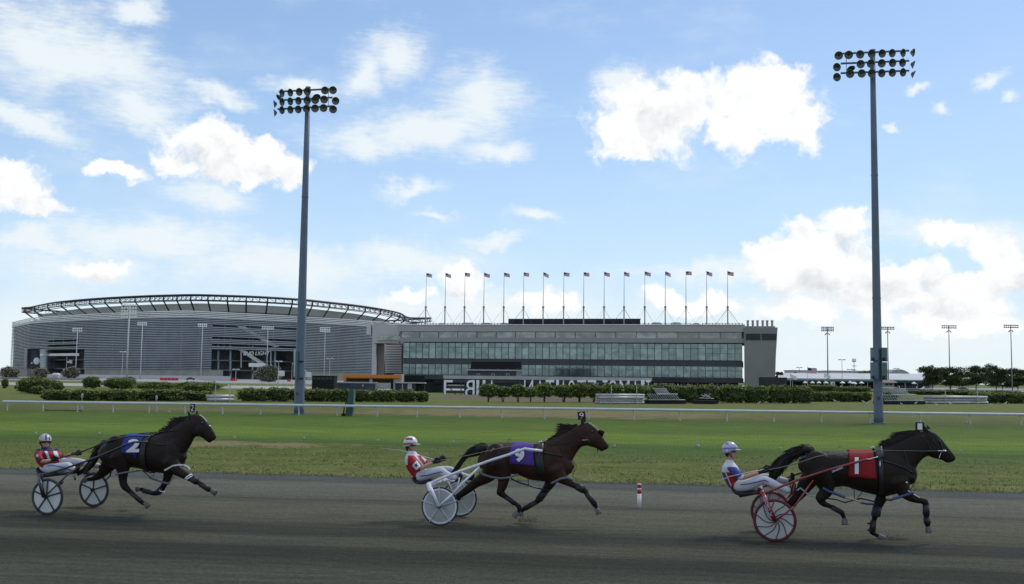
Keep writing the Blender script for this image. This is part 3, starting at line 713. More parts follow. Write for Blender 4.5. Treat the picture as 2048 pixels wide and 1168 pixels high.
ordn = ["first","second","third","fourth","fifth","sixth","seventh","eighth","ninth","tenth","eleventh","twelfth","thirteenth","fourteenth","fifteenth","sixteenth"]
for i, (xb, xt) in enumerate(fpx):
    base = GM@Vector((ga(xb, 650, 6), 6, zr)); yt = 545.5-4.*i/15
    ztp = base.z+(gz(yt, xb, 6)-zr); zball = base.z+(gz(614, xb, 6)-zr)
    t = thing("flagpole", f"roof flagpole flying the stars and stripes, {ordn[i]} of sixteen counted from the stadium end", "flagpole", base, "flagpoles on the grandstand roof")
    g = MB(); g.tube([base, Vector((base.x,base.y,zball))], [.26,.22], 8); g.tube([Vector((base.x,base.y,zball)), Vector((base.x,base.y,ztp))], [.14,.06], 6)
    link("pole", g.mesh(), M_pole, t)
    g = MB(); g.ball((base.x,base.y,zball), .48, 10); g.ball((base.x,base.y,zball-.5), (.35,.35,.5), 8); link("collar", g.mesh(), M_pole, t, smooth=True)
    fm = flag_mesh(2.35, 1.45, i+2, .28+.25*abs(math.sin(i*1.7))); fo = bpy.data.objects.new("flag", fm); C.objects.link(fo); fo.parent = t; fo.location = (.06, 0, ztp-base.z-.15); fo.rotation_euler = (0, 0, R(-8+26*math.sin(i*2.3)))
    for sgn in (-1, 1):
        for dy in (-3.5, 4):
            g = MB(); e = base+GU*(3.6*sgn if dy < 0 else 3.4*sgn)+GN*dy; thick = .07 if (i in (5,10,15,0) and dy < 0) else .03
            if dy < 0: e = base+GU*(4.6*sgn)+GN*dy
            g.tube([Vector((base.x,base.y,zball-.5)), e], thick, 4); link("guy_wire", g.mesh(), M_steel, t)

# ------------------------------------------------------------------ rail
M_rail = mat("rail_white", (.52,.56,.64), .5, .06, 2, .4)
M_rpost = mat("rail_post", (.52,.56,.58), .5, .08, 2, .4, .2)
posts = [14.5,86,155,226,298,370,445,521,597.5,674.5,754.4,834,919.5,1004,1089,1178,1268,1360,1454,1548,1643,1741,1841,1941,2043]
def ybase(x): return 821.5+(850-821.5)*(x-14)/(2043-14)+(1.5*math.sin(math.pi*(x-14)/2029))
def yrail(x): return 803.2+(829-803.2)*(x-10)/(2038)
rail = thing("rail_fence", "long white plastic racetrack rail on leaning posts across the grass", "fence", gnd(1004, ybase(1004)))
tops = []
for x in posts:
    b0 = gnd(x, ybase(x)); xr = x-5 if x < 500 else x-3 if x < 1200 else x-1
    tp = atY(xr, yrail(xr), b0.y-.38); tops.append(tp)
    g = MB(); g.tube([b0, b0+Vector((0,-.02,.35)), Vector((tp.x+(b0.x-tp.x)*.25, b0.y-.12, tp.z-.08)), tp-Vector((0,0,.03))], [.045,.045,.04,.04], 8)
    link("post", g.mesh(), M_rpost, rail)
d = tops[0]-tops[1]; L = [tops[0]+d.normalized()*.15]+tops+[tops[-1]+(tops[-1]-tops[-2])*k for k in (1,2,3,4)]
g = MB(); g.tube(L, .088, 10); link("rail", g.mesh(), M_rail, rail, smooth=True)
for k in (1,2,3,4):
    b0 = gnd(posts[-1], ybase(posts[-1]))+(tops[-1]-tops[-2])*k; b0.z = 0; tp = tops[-1]+(tops[-1]-tops[-2])*k
    g = MB(); g.tube([b0, tp], .045, 8); link("post", g.mesh(), M_rpost, rail)

# ------------------------------------------------------------------ light towers
M_tower = mat("tower_steel", (.125,.16,.215), .5, .12, .5, .4, .3)
M_tglass = mat("lamp_face", (.05,.055,.05), .12, .2, 3, .7)
M_trim = mat("lamp_rim", (.35,.36,.36), .3, .1, 3, .6, .6)
def lamp_mesh(r):
    g = MB(); n = 16; prof = [(.0,.62),(.28,.60),(.40,.48),(.72,.22),(.97,.03),(1.0,0)]
    vs = []; fs = []; mi = []
    for (a, z) in prof:
        for j in range(n): an = 2*math.pi*j/n; vs.append((a*r*math.cos(an), z*r*1.15, a*r*math.sin(an)))
    for i in range(len(prof)-1):
        for j in range(n): j2 = (j+1) % n; fs.append((i*n+j,(i+1)*n+j,(i+1)*n+j2,i*n+j2)); mi.append(0 if i < 4 else 1)
    # dished face
    o = len(vs)
    for (a, z) in ((1.0,-.03),(.93,-.02),(.90,.05),(.5,.30),(.12,.36)):
        for j in range(n): an = 2*math.pi*j/n; vs.append((a*r*math.cos(an), z*r, a*r*math.sin(an)))
    for j in range(n): j2 = (j+1) % n; fs.append((5*n+j, o+j, o+j2, 5*n+j2)); mi.append(1)
    for i in range(4):
        for j in range(n): j2 = (j+1) % n; fs.append((o+i*n+j, o+(i+1)*n+j, o+(i+1)*n+j2, o+i*n+j2)); mi.append(1 if i < 1 else 2)
    fs.append(tuple(o+4*n+j for j in range(n))); mi.append(2)
    g.add(vs, fs); g.m = mi; me = g.mesh()
    for mm in (M_tower, M_trim, M_tglass): me.materials.append(mm)
    for p in me.polygons: p.use_smooth = True
    return me
def light_tower(base_px, base_py, top_px, top_py, scale, x0, y0, rows, lamps, struts, label, rw, taper, extra):
    base = gnd(base_px, base_py); D = base.y
    t = thing("light_tower", label, "light tower", base, "floodlight towers beside the rail")
    topz = up_at(top_px, top_py, base).z
    g = MB(); ks = [0,.02,.25,.5,.75,1]
    g.tube([Vector((base.x, base.y, topz*k)) for k in ks], [rw*(1-(1-taper)*k) for k in ks], 14); link("pole", g.mesh(), M_tower, t, smooth=True)
    g = MB(); g.tube([base, base+Vector((0,0,.1))], rw*1.5, 14); g.tube([Vector((base.x,base.y,topz)), Vector((base.x,base.y,topz+.15))], rw*taper*1.15, 12)
    for k in (.33,.66): g.tube([Vector((base.x,base.y,topz*k)), Vector((base.x,base.y,topz*k+.12))], rw*(1-(1-taper)*k)*1.06, 14)
    link("collar", g.mesh(), M_tower, t)
    def W_(x, y, dy=0): return atY(x0+x/scale, y0+y/scale, D+dy)
    for (a, c_) in rows:
        g = MB(); g.tube([W_(*a), W_(*c_)], .07, 6); link("crossarm", g.mesh(), M_tower, t)
    for (a, c_) in struts:
        g = MB(); g.tube([W_(*a, -.05), W_(*c_, -.05)], .02, 5); link("brace", g.mesh(), M_tower, t)
    lm = lamp_mesh(.29)
    for (x, y, yaw, pit) in lamps:
        o = bpy.data.objects.new("floodlight", lm); C.objects.link(o); o.parent = t; o.location = W_(x, y, -.42)-base
        o.rotation_euler = (R(pit), 0, R(yaw))
    return t, base
LP = light_tower(597.7, 829, 613, 178, 11.38, 520, 150, [((430,378),(1640,315)),((460,575),(1650,512)),((400,778),(1640,708))],
    [(500,410,-42,15),(690,400,-35,15),(893,385,-22,14),(1075,375,-12,14),(1478,352,4,10),(1660,345,6,10),(430,520,-60,40),(320,660,-75,10),(500,615,-40,15),(690,600,-35,15),(875,588,-28,14),(1075,580,-8,14),(1255,570,6,14),(1290,500,30,55),(1458,558,4,12),(1720,590,30,14),
     (320,860,-78,10),(500,800,-36,15),(692,790,-30,15),(870,782,-22,14),(1057,770,-14,14),(1252,760,0,12),(1445,752,2,10),(1662,782,5,12)],
    [((1562,330),(1555,720)),((525,430),(520,740))], "tall grey floodlight tower in front of the stadium, the left of the two near ones", .36, .46, None)
RP = light_tower(1757.3, 848, 1747, 104, 7.877, 1620, 60, [((430,375),(1560,325)),((485,528),(1560,485)),((485,680),(1560,640))],
    [(453,403,-25,12),(610,393,-14,12),(790,385,0,10),(972,375,8,12),(1137,370,14,12),(1295,365,20,12),(1468,360,36,12),(1630,355,52,14),(425,585,-48,20),(645,610,20,60),(798,537,0,10),(958,530,6,12),(1130,525,6,12),(1300,518,14,12),(1457,515,20,12),(1635,545,68,20),
     (425,742,-48,20),(632,690,-4,10),(815,685,0,10),(972,682,6,12),(1130,680,14,12),(1297,672,14,12),(1465,668,24,12),(1640,700,74,25)],
    [((572,385),(572,665)),((1468,350),(1468,640))], "tall grey floodlight tower with four control boxes, the right of the two near ones", .31, .55, None)
t, base = RP; D = base.y
M_gbox = mat("cabinet_green", (.10,.16,.16), .55, .1, 2, .4, .1); M_blk = mat("cabinet_seam", (.02,.025,.03), .6, .1, 2)
for (x0, x1, y0, y1) in ((1743.3,1753.5,695.5,723),(1761,1771.7,695.5,723),(1743.3,1753.5,724.5,760),(1761,1771.7,724.5,760)):
    p0, p1 = atY(x0, y1, D-.3), atY(x1, y0, D-.3); g = MB(); g.box((p0.x, D-.55, p0.z), (p1.x, D-.05, p1.z), 0); g.box((p0.x+.03, D-.565, p0.z+.05),(p1.x-.03, D-.552, p0.z+.1),1)
    o = link("control_box", g.mesh(), [M_tower if x0 < 1750 else M_gbox, M_blk], t)
for (y,) in ((718.5,),(755,)):
    for x in (1746,1768):
        p = atY(x, y, D-.6); g = MB(); g.box((p.x-.09,p.y-.02,p.z-.05),(p.x+.09,p.y+.04,p.z+.05)); g.tube([p+Vector((-.1,-.01,.08)), p+Vector((.1,-.01,.09))], .025, 5); link("latch", g.mesh(), M_blk, t)
c1_ = atY(1757.5, 796, D-.33); g = MB(); g.ball(c1_, (.12,.03,.12), 10); link("number_disc", g.mesh(), mat("disc_maroon", (.16,.04,.05), .5, .1, 2), t)
t, base = LP; D = base.y
for (y,) in ((723,),(757,)):
    p = atY(603, y, D-.38); g = MB(); g.box((p.x-.14,p.y-.06,p.z-.06),(p.x+.14,p.y+.03,p.z+.06)); link("latch", g.mesh(), M_blk, t)
p0, p1 = atY(592.5, 760, D), atY(598.5, 703, D); g = MB(); g.box((p0.x, D-.5, p0.z), (p1.x, D-.22, p1.z)); link("control_box", g.mesh(), M_gbox, t)
c1_ = atY(594.5, 787, D-.36); g = MB(); g.ball(c1_, (.10,.03,.10), 10); link("number_disc", g.mesh(), MATS["disc_maroon"], t)

# ------------------------------------------------------------------ horses, sulkies and drivers
class Team:
    def __init__(s, cx, cy, theta, track):
        s.G = gnd(cx, cy); th = R(theta); s.d = Vector((math.cos(th), -math.sin(th), 0)); s.n = Vector((math.sin(th), math.cos(th), 0))
        s.w = track; s.O = s.G+s.n*track/2; s.ppm = FPX/s.G.y
    def P(s, px, py, lat=0.0):
        r = ray(px, py); t = (s.O+s.n*lat-CO).dot(s.n)/r.dot(s.n); return CO+r*t
    def mir(s, p, k=2.0): return p-s.n*((p-s.O).dot(s.n)*k)
    def lat(s, p): return (p-s.O).dot(s.n)
ZV = Vector((0,0,1))
M_horn = mat("hoof_horn", (.13,.125,.12), .6, .25, 9, .3)
M_leather = mat("black_leather", (.012,.012,.013), .45, .2, 8, .5)
M_chrome = mat("buckle_metal", (.72,.70,.66), .25, .1, 8, .6, .8)
M_gold = mat("brass", (.55,.42,.20), .3, .1, 8, .6, .7)
M_eye = mat("eye", (.01,.008,.006), .05, .1, 8, .8)
def coat_mat(name, base, dark, leg):
    """bay coat: dark points on the legs, mane line; patches follow the body, not the light"""
    m = bpy.data.materials.new(name); m.use_nodes = True; nt = m.node_tree; n = NB(nt); p = nt.nodes['Principled BSDF']
    t = n.n('ShaderNodeTexCoord'); s_ = n.n('ShaderNodeSeparateXYZ'); nt.links.new(t.outputs['Object'], s_.inputs[0])
    z = n.m('ADD', s_.outputs[2], n.m('MULTIPLY', n.m('SUBTRACT', n.noise(t.outputs['Object'], 3, 4, .6), .5), .35))
    c = n.mix(n.ss(z, .45, .85), leg+(1,), base+(1,))
    c = n.mix(n.m('MULTIPLY', n.ss(n.noise(t.outputs['Object'], 2.6, 5, .6), .35, .7), .7), c, dark+(1,))
    nt.links.new(c, p.inputs['Base Color']); p.inputs['Roughness'].default_value = .52; p.inputs['Specular IOR Level'].default_value = .22
    bn = n.n('ShaderNodeBump'); bn.inputs['Distance'].default_value = .022; bn.inputs['Strength'].default_value = .9
    nt.links.new(n.m('ADD', n.noise(t.outputs['Object'], 7, 4, .55), n.m('MULTIPLY', n.noise(t.outputs['Object'], 60, 3, .6), .08)), bn.inputs['Height']); nt.links.new(bn.outputs[0], p.inputs['Normal'])
    return m
def strands(T, roots, tips, n, w, seed, jit=.05, lat0=0.0, latj=.05, sag=0., name="hair", mt=None, parent=None, root_j=.02):
    """many tapered locks from a root line to a tip line"""
    rnd = random.Random(seed); g = MB()
    def along(L, u):
        k = u*(len(L)-1); i = min(int(k), len(L)-2); return Vector((L[i][0]+(L[i+1][0]-L[i][0])*(k-i), L[i][1]+(L[i+1][1]-L[i][1])*(k-i), 0))
    for _ in range(n):
        u = rnd.random(); a, b_ = along(roots, u), along(tips, min(1, max(0, u+rnd.uniform(-.08,.08))))
        l0 = lat0+rnd.uniform(-latj, latj)*.5; l1 = lat0+rnd.uniform(-latj, latj)*1.6
        p0 = T.P(a.x, a.y, l0)+Vector((rnd.uniform(-1,1),0,rnd.uniform(-1,1)))*root_j; p3 = T.P(b_.x, b_.y, l1); ln = (p3-p0).length
        f = rnd.uniform(.45, 1.08); p3 = p0+(p3-p0)*f+Vector((rnd.uniform(-1,1),0,rnd.uniform(-1,1)))*jit
        mid = p0.lerp(p3, .5)+Vector((0,0,sag*ln+rnd.uniform(-.5,.5)*jit)); k = 5; vs = []
        for i in range(k+1):
            t = i/k; q = p0*(1-t)**2+mid*2*t*(1-t)+p3*t*t; tt = (mid-p0)*(1-t)+(p3-mid)*t
            s_ = tt.cross(T.n); s_ = s_.normalized() if s_.length > 1e-6 else ZV
            ww = w*(1-t)**.7*rnd.uniform(.85,1.15)+.0008; vs += [q-s_*ww, q+s_*ww, q+T.n*ww*.6]
        fs = []
        for i in range(k):
            for j in range(3): j2 = (j+1)%3; fs.append((3*i+j, 3*i+j2, 3*i+3+j2, 3*i+3+j))
        g.add(vs, fs)
    return link(name, g.mesh(), mt, parent)
def limb(T, mb, pts, lat, flat=.78, n=16, plane=True):
    """pts: (px, py, radius[, lateral])"""
    c_ = [T.P(q[0], q[1], q[3] if len(q) > 3 else lat) for q in pts]; secs = []
    for i, p in enumerate(c_):
        t = (c_[min(i+1, len(c_)-1)]-c_[max(i-1, 0)]).normalized(); A = t.cross(T.n).normalized(); B = t.cross(A).normalized()
        secs.append((p, A*pts[i][2], B*pts[i][2]*flat))
    mb.loft(secs, n)
    return c_
def build_horse(T, H):
    root = thing("horse", H['label'], "horse", Vector((T.P(H['root'][0], H['root'][1]).x, T.P(H['root'][0], H['root'][1]).y, 0)), "horses in the race")
    mb = MB()
    for key in ('trunk', 'neck', 'head'):
        secs = []
        for (x0, y0, x1, y1, w) in H[key]:
            a, b_ = T.P(x0, y0), T.P(x1, y1); secs.append(((a+b_)/2, (a-b_)/2, T.n*w))
        mb.loft(secs, 28, power=2.15 if key == 'trunk' else 2.3)
    for (x, y, lat, r) in H['bulge']:
        mb.ball(T.P(x, y, lat), r, 14, axes=(T.d, T.n, ZV))
    for (bx, by, tx, ty, lat) in H['ears']:
        a, b_ = T.P(bx, by, lat), T.P(tx, ty, lat*1.1); t = (b_-a); A = t.normalized().cross(T.n).normalized()
        mb.loft([(a-t*.15, A*.035, T.n*.022), (a+t*.35, A*.036, T.n*.018), (a+t*.75, A*.02, T.n*.012), (b_, A*.008, T.n*.008)], 10)
    for (lat, pts) in H['legs']: limb(T, mb, pts, lat)
    body = link("body", fuse(mb, .0125, 14, .5), H['coat'], root)
    bm_ = body.data.copy(); bm_.transform(wm(root)); bw_ = bmesh.new(); bw_.from_mesh(bm_); bvh = BVHTree.FromBMesh(bw_)
    for (x0, y0, x1, y1, lat, r0, r1) in H['hooves']:
        g = MB(); a, b_ = T.P(x0, y0, lat), T.P(x1, y1, lat); t = (b_-a).normalized(); A = t.cross(T.n).normalized(); B = T.n
        n_ = 14; vs = []
        for (k, rr) in ((-.15,.8*r0),(0,r0),(.75,r1*.97),(1,r1),(1.02,r1*.86)):
            for j in range(n_): an = 2*math.pi*j/n_; vs.append(a+(b_-a)*k+A*math.cos(an)*rr+B*math.sin(an)*rr*.82)
        g.add(vs, [(i*n_+j, i*n_+(j+1)%n_, (i+1)*n_+(j+1)%n_, (i+1)*n_+j) for i in range(4) for j in range(n_)]+[tuple(range(n_))[::-1], tuple(range(4*n_, 5*n_))])
        link("hoof", g.mesh(), M_horn, root, smooth=True)
    ex, ey, el_ = H['eye']; hit = bvh.ray_cast(T.P(ex, ey, -1), T.n)[0] or T.P(ex, ey, -el_)
    for sgn in (0, 1):
        p = hit if not sgn else T.mir(hit); g = MB(); g.ball(p+(T.n*.006 if not sgn else -T.n*.006), .021, 10); link("eye", g.mesh(), M_eye, root, smooth=True)
    def hit_(px, py, off=.012, fall=-.02):
        o = T.P(px, py, -1.6); h = bvh.ray_cast(o, T.n, 2.2)
        if h[0] is None:
            return T.P(px, py, fall), False
        # parallel cast drifts from the sight line: look along the sight line instead
        h2 = bvh.ray_cast(CO, (T.P(px, py)-CO).normalized(), 60)
        if h2[0] is not None: return h2[0]-(h2[0]-CO).normalized()*off, True
        return h[0]-T.n*off, True
    def drape(quad, nu, nv, off, name, mt, parent=root, both=True):
        (tlx,tly),(trx,try_),(brx,bry),(blx,bly) = quad; rows = []
        for j in range(nv+1):
            v = j/nv; row = []
            for i in range(nu+1):
                u = i/nu; x = (tlx*(1-u)+trx*u)*(1-v)+(blx*(1-u)+brx*u)*v; y = (tly*(1-u)+try_*u)*(1-v)+(bly*(1-u)+bry*u)*v
                p, ok = hit_(x, y, off); 
                if not ok or T.lat(p) > -.06:
                    lt_ = -.06*(j/nv)-.004; q_ = T.P(x, y, lt_); h_ = bvh.ray_cast(q_+ZV*1.2, -ZV, 2); p = (h_[0]+ZV*off) if h_[0] is not None else q_
                rows.append(None) if False else row.append(p+T.n*(-.006*math.sin(u*9+v*3)-.006*max(0, v-.7)*math.sin(u*14)))
            rows.append(row)
        if both: rows = [[T.mir(p) for p in r] for r in rows[::-1]]+rows
        g = MB(); m_ = len(rows); vs = [p for r in rows for p in r]
        g.add(vs, [(a*(nu+1)+i, a*(nu+1)+i+1, (a+1)*(nu+1)+i+1, (a+1)*(nu+1)+i) for a in range(m_-1) for i in range(nu)])
        me = g.mesh(); o = link(name, me, mt, parent, smooth=True); sl_ = o.modifiers.new("t", 'SOLIDIFY'); sl_.thickness = .006; sl_.offset = 1
        return o, rows
    def wrap(quad, nu, nv, off, name, mt, parent=root):
        """cloth or band laid over the back: cast inwards towards the body axis all the way round"""
        (tlx,tly),(trx,try_),(brx,bry),(blx,bly) = quad; cols = []
        for i in range(nu+1):
            u = i/nu; tp = T.P(tlx*(1-u)+trx*u, tly*(1-u)+try_*u, -.02); bq = hit_(blx*(1-u)+brx*u, bly*(1-u)+bry*u, 0)[0]
            dt, db = (tp-T.O).dot(T.d), (bq-T.O).dot(T.d); db = max(dt-.10, min(dt+.10, db)) if name != 'saddle_cloth' else db; zc = tp.z-.36; ph_b = math.atan2(bq.z-zc, -T.lat(bq)); col = []
            for j in range(nv+1):
                f = j/nv; ph = ph_b+(math.pi/2-ph_b)*f; dd = db+(dt-db)*f
                axp = T.O+T.d*dd+ZV*zc; dr = -T.n*math.cos(ph)+ZV*math.sin(ph); h = bvh.ray_cast(axp+dr*1.1, -dr, 1.2)
                rr = (h[0]-axp).length if h[0] is not None else .3
                col.append(axp+dr*(rr+off+.004*math.sin(u*11+f*4)*(1-f)))
            cols.append(col+[T.mir(p) for p in col[::-1][1:]])
        g = MB(); m_ = len(cols[0]); vs = [p for c_ in cols for p in c_]
        g.add(vs, [(i*m_+j, (i+1)*m_+j, (i+1)*m_+j+1, i*m_+j+1) for i in range(nu) for j in range(m_-1)])
        o = link(name, g.mesh(), mt, parent, smooth=True); sl_ = o.modifiers.new("t", 'SOLIDIFY'); sl_.thickness = .006; sl_.offset = 0
        g2 = bmesh.new(); bb = MB(); bb.add(vs, g.f); g2.from_mesh(bb.mesh()); return o, BVHTree.FromBMesh(g2)
    cloth, cbvh = wrap(H['cloth'], 14, 12, .022, "saddle_cloth", H['cloth_mat'])
    def on_cloth(x, y, off):
        dr = (T.P(x, y)-CO).normalized(); h = cbvh.ray_cast(CO, dr, 60)
        return (h[0]-dr*off) if h[0] is not None else hit_(x, y, .03+off)[0]
    txt, (x0, y0, x1, y1), sh = H['number']
    me0, (bx0, bx1, by0, by1) = text_mesh(txt, 1.0, 0, 3, .055)
    for (off, mt, dx, gr) in ((.008, H['num_dark'], .5, 1.6), (.014, M_white, 0, 0)):
        me = me0.copy()
        for v in me.vertices:
            fx = (v.co.x-bx0)/(bx1-bx0); fy = (v.co.y-by0)/(by1-by0)
            x = x0-gr*.6+dx+(x1-x0+gr*1.4)*fx+sh*(fy-.5); y = y1+gr*.4-(y1-y0+gr*.9)*fy
            v.co = on_cloth(x, y, off)
        o = link("numeral", me, mt, cloth if False else root); o.parent = cloth; o.matrix_parent_inverse = Matrix.Identity(4)
    def strap(pts, r, name, mt, parent=root, off=None, free=False, lat=None, flat=1.0):
        L = []
        for (a, b_) in zip(pts, pts[1:]):
            k = max(1, int(math.hypot(b_[0]-a[0], b_[1]-a[1])/2.5))
            L += [(a[0]+(b_[0]-a[0])*i/k, a[1]+(b_[1]-a[1])*i/k) for i in range(k)]
        L.append(pts[-1]); Q = [hit_(x, y, off if off is not None else r*.6)[0] if not free else T.P(x, y, lat) for x, y in L]
        g = MB(); g.tube(Q, r, 6); 
        return link(name, g.mesh(), mt, parent, smooth=True)
    for (pts, r, name, mt) in H['straps']: strap(pts, r, name, mt)
    for (pts, r, name, mt, lat) in H['loose']: strap(pts, r, name, mt, free=True, lat=lat)
    # surcingle pad
    wrap(H['girth'], 4, 14, .03, "surcingle", M_leather)
    wrap(H['pad'], 4, 8, .042, "surcingle_pad", M_leather)
    if 'hood' in H: drape(H['hood'], 8, 8, .014, "blinker_hood", M_leather)
    # head number
    nx, ny, nw, nh, ntxt, tilt, dark, lightm = H['plate']
    c_ = T.P(nx, ny, -.03); ua = (T.d*math.cos(tilt)+ZV*math.sin(tilt)); ub = (ZV*math.cos(tilt)-T.d*math.sin(tilt)); pm = T.ppm*.97
    g = MB(); hw, hh = nw/2/pm, nh/2/pm
    g.hexa([c_+ua*a+ub*b_+T.n*q for q in (-.006,.006) for (a, b_) in ((-hw,-hh),(hw,-hh),(hw,hh),(-hw,hh))][0:8])
    g.tube([c_-ub*hh*1.4+T.n*.02, c_+T.n*.02], .008, 6); pl = link("head_number", g.mesh(), dark, root)
    o = place_text(ntxt, c_-ua*hw*.55-ub*hh*.75-T.n*.011, c_+ua*hw*.55-ub*hh*.75-T.n*.011, hh*1.5, lightm, root, "numeral", .002)
    o.parent = pl
    strands(T, H['mane'][0], H['mane'][1], H['mane'][2], .011, 5, jit=H['mane'][3], latj=.05, name="mane", mt=H['hair'], parent=root, sag=H['mane'][4], root_j=.03)
    # tail: solid dock plus locks
    g = MB(); tp = H['tail']; Q = [T.P(q[0], q[1], 0) for q in tp]
    secs = []
    for i, p in enumerate(Q):
        t = (Q[min(i+1, len(Q)-1)]-Q[max(i-1, 0)]).normalized(); A = t.cross(T.n).normalized(); secs.append((p, A*tp[i][2]*.86, T.n*tp[i][2]*.6))
    g.loft(secs, 12); rnd = random.Random(8)
    for _ in range(420):
        a = rnd.random()**.8*(len(Q)-1.2); i0 = int(a); seg = rnd.uniform(.8, 1.9); prev = None; r_off = rnd.uniform(-1, 1); l_off = rnd.uniform(-1, 1); vs = []
        K_ = 5
        for k in range(K_+1):
            u = min(len(Q)-1+.45, a+seg*k/K_); i = min(int(u), len(Q)-2); f = u-i; c__ = Q[i].lerp(Q[i+1], f); rr = tp[i][2]+(tp[i+1][2]-tp[i][2])*min(f, 1)
            t = (Q[i+1]-Q[i]).normalized(); A = t.cross(T.n).normalized(); flare = 1+.35*(k/K_)**2
            q = c__+A*rr*r_off*flare+T.n*rr*.75*l_off; w = .009*(1-k/K_)**.6+.0006; vs += [q-A*w, q+A*w, q+T.n*w]
        g.add(vs, [(3*i+j, 3*i+(j+1)%3, 3*i+3+(j+1)%3, 3*i+3+j) for i in range(K_) for j in range(3)])
    link("tail", g.mesh(), H['hair'], root, smooth=True)
    for (pts, r, lat, mt, nm) in H['boots']:
        g = MB(); Q = [T.P(x, y, lat) for x, y in pts]; g.tube(Q, r, 10); link(nm, g.mesh(), mt, root, smooth=True)
    return root

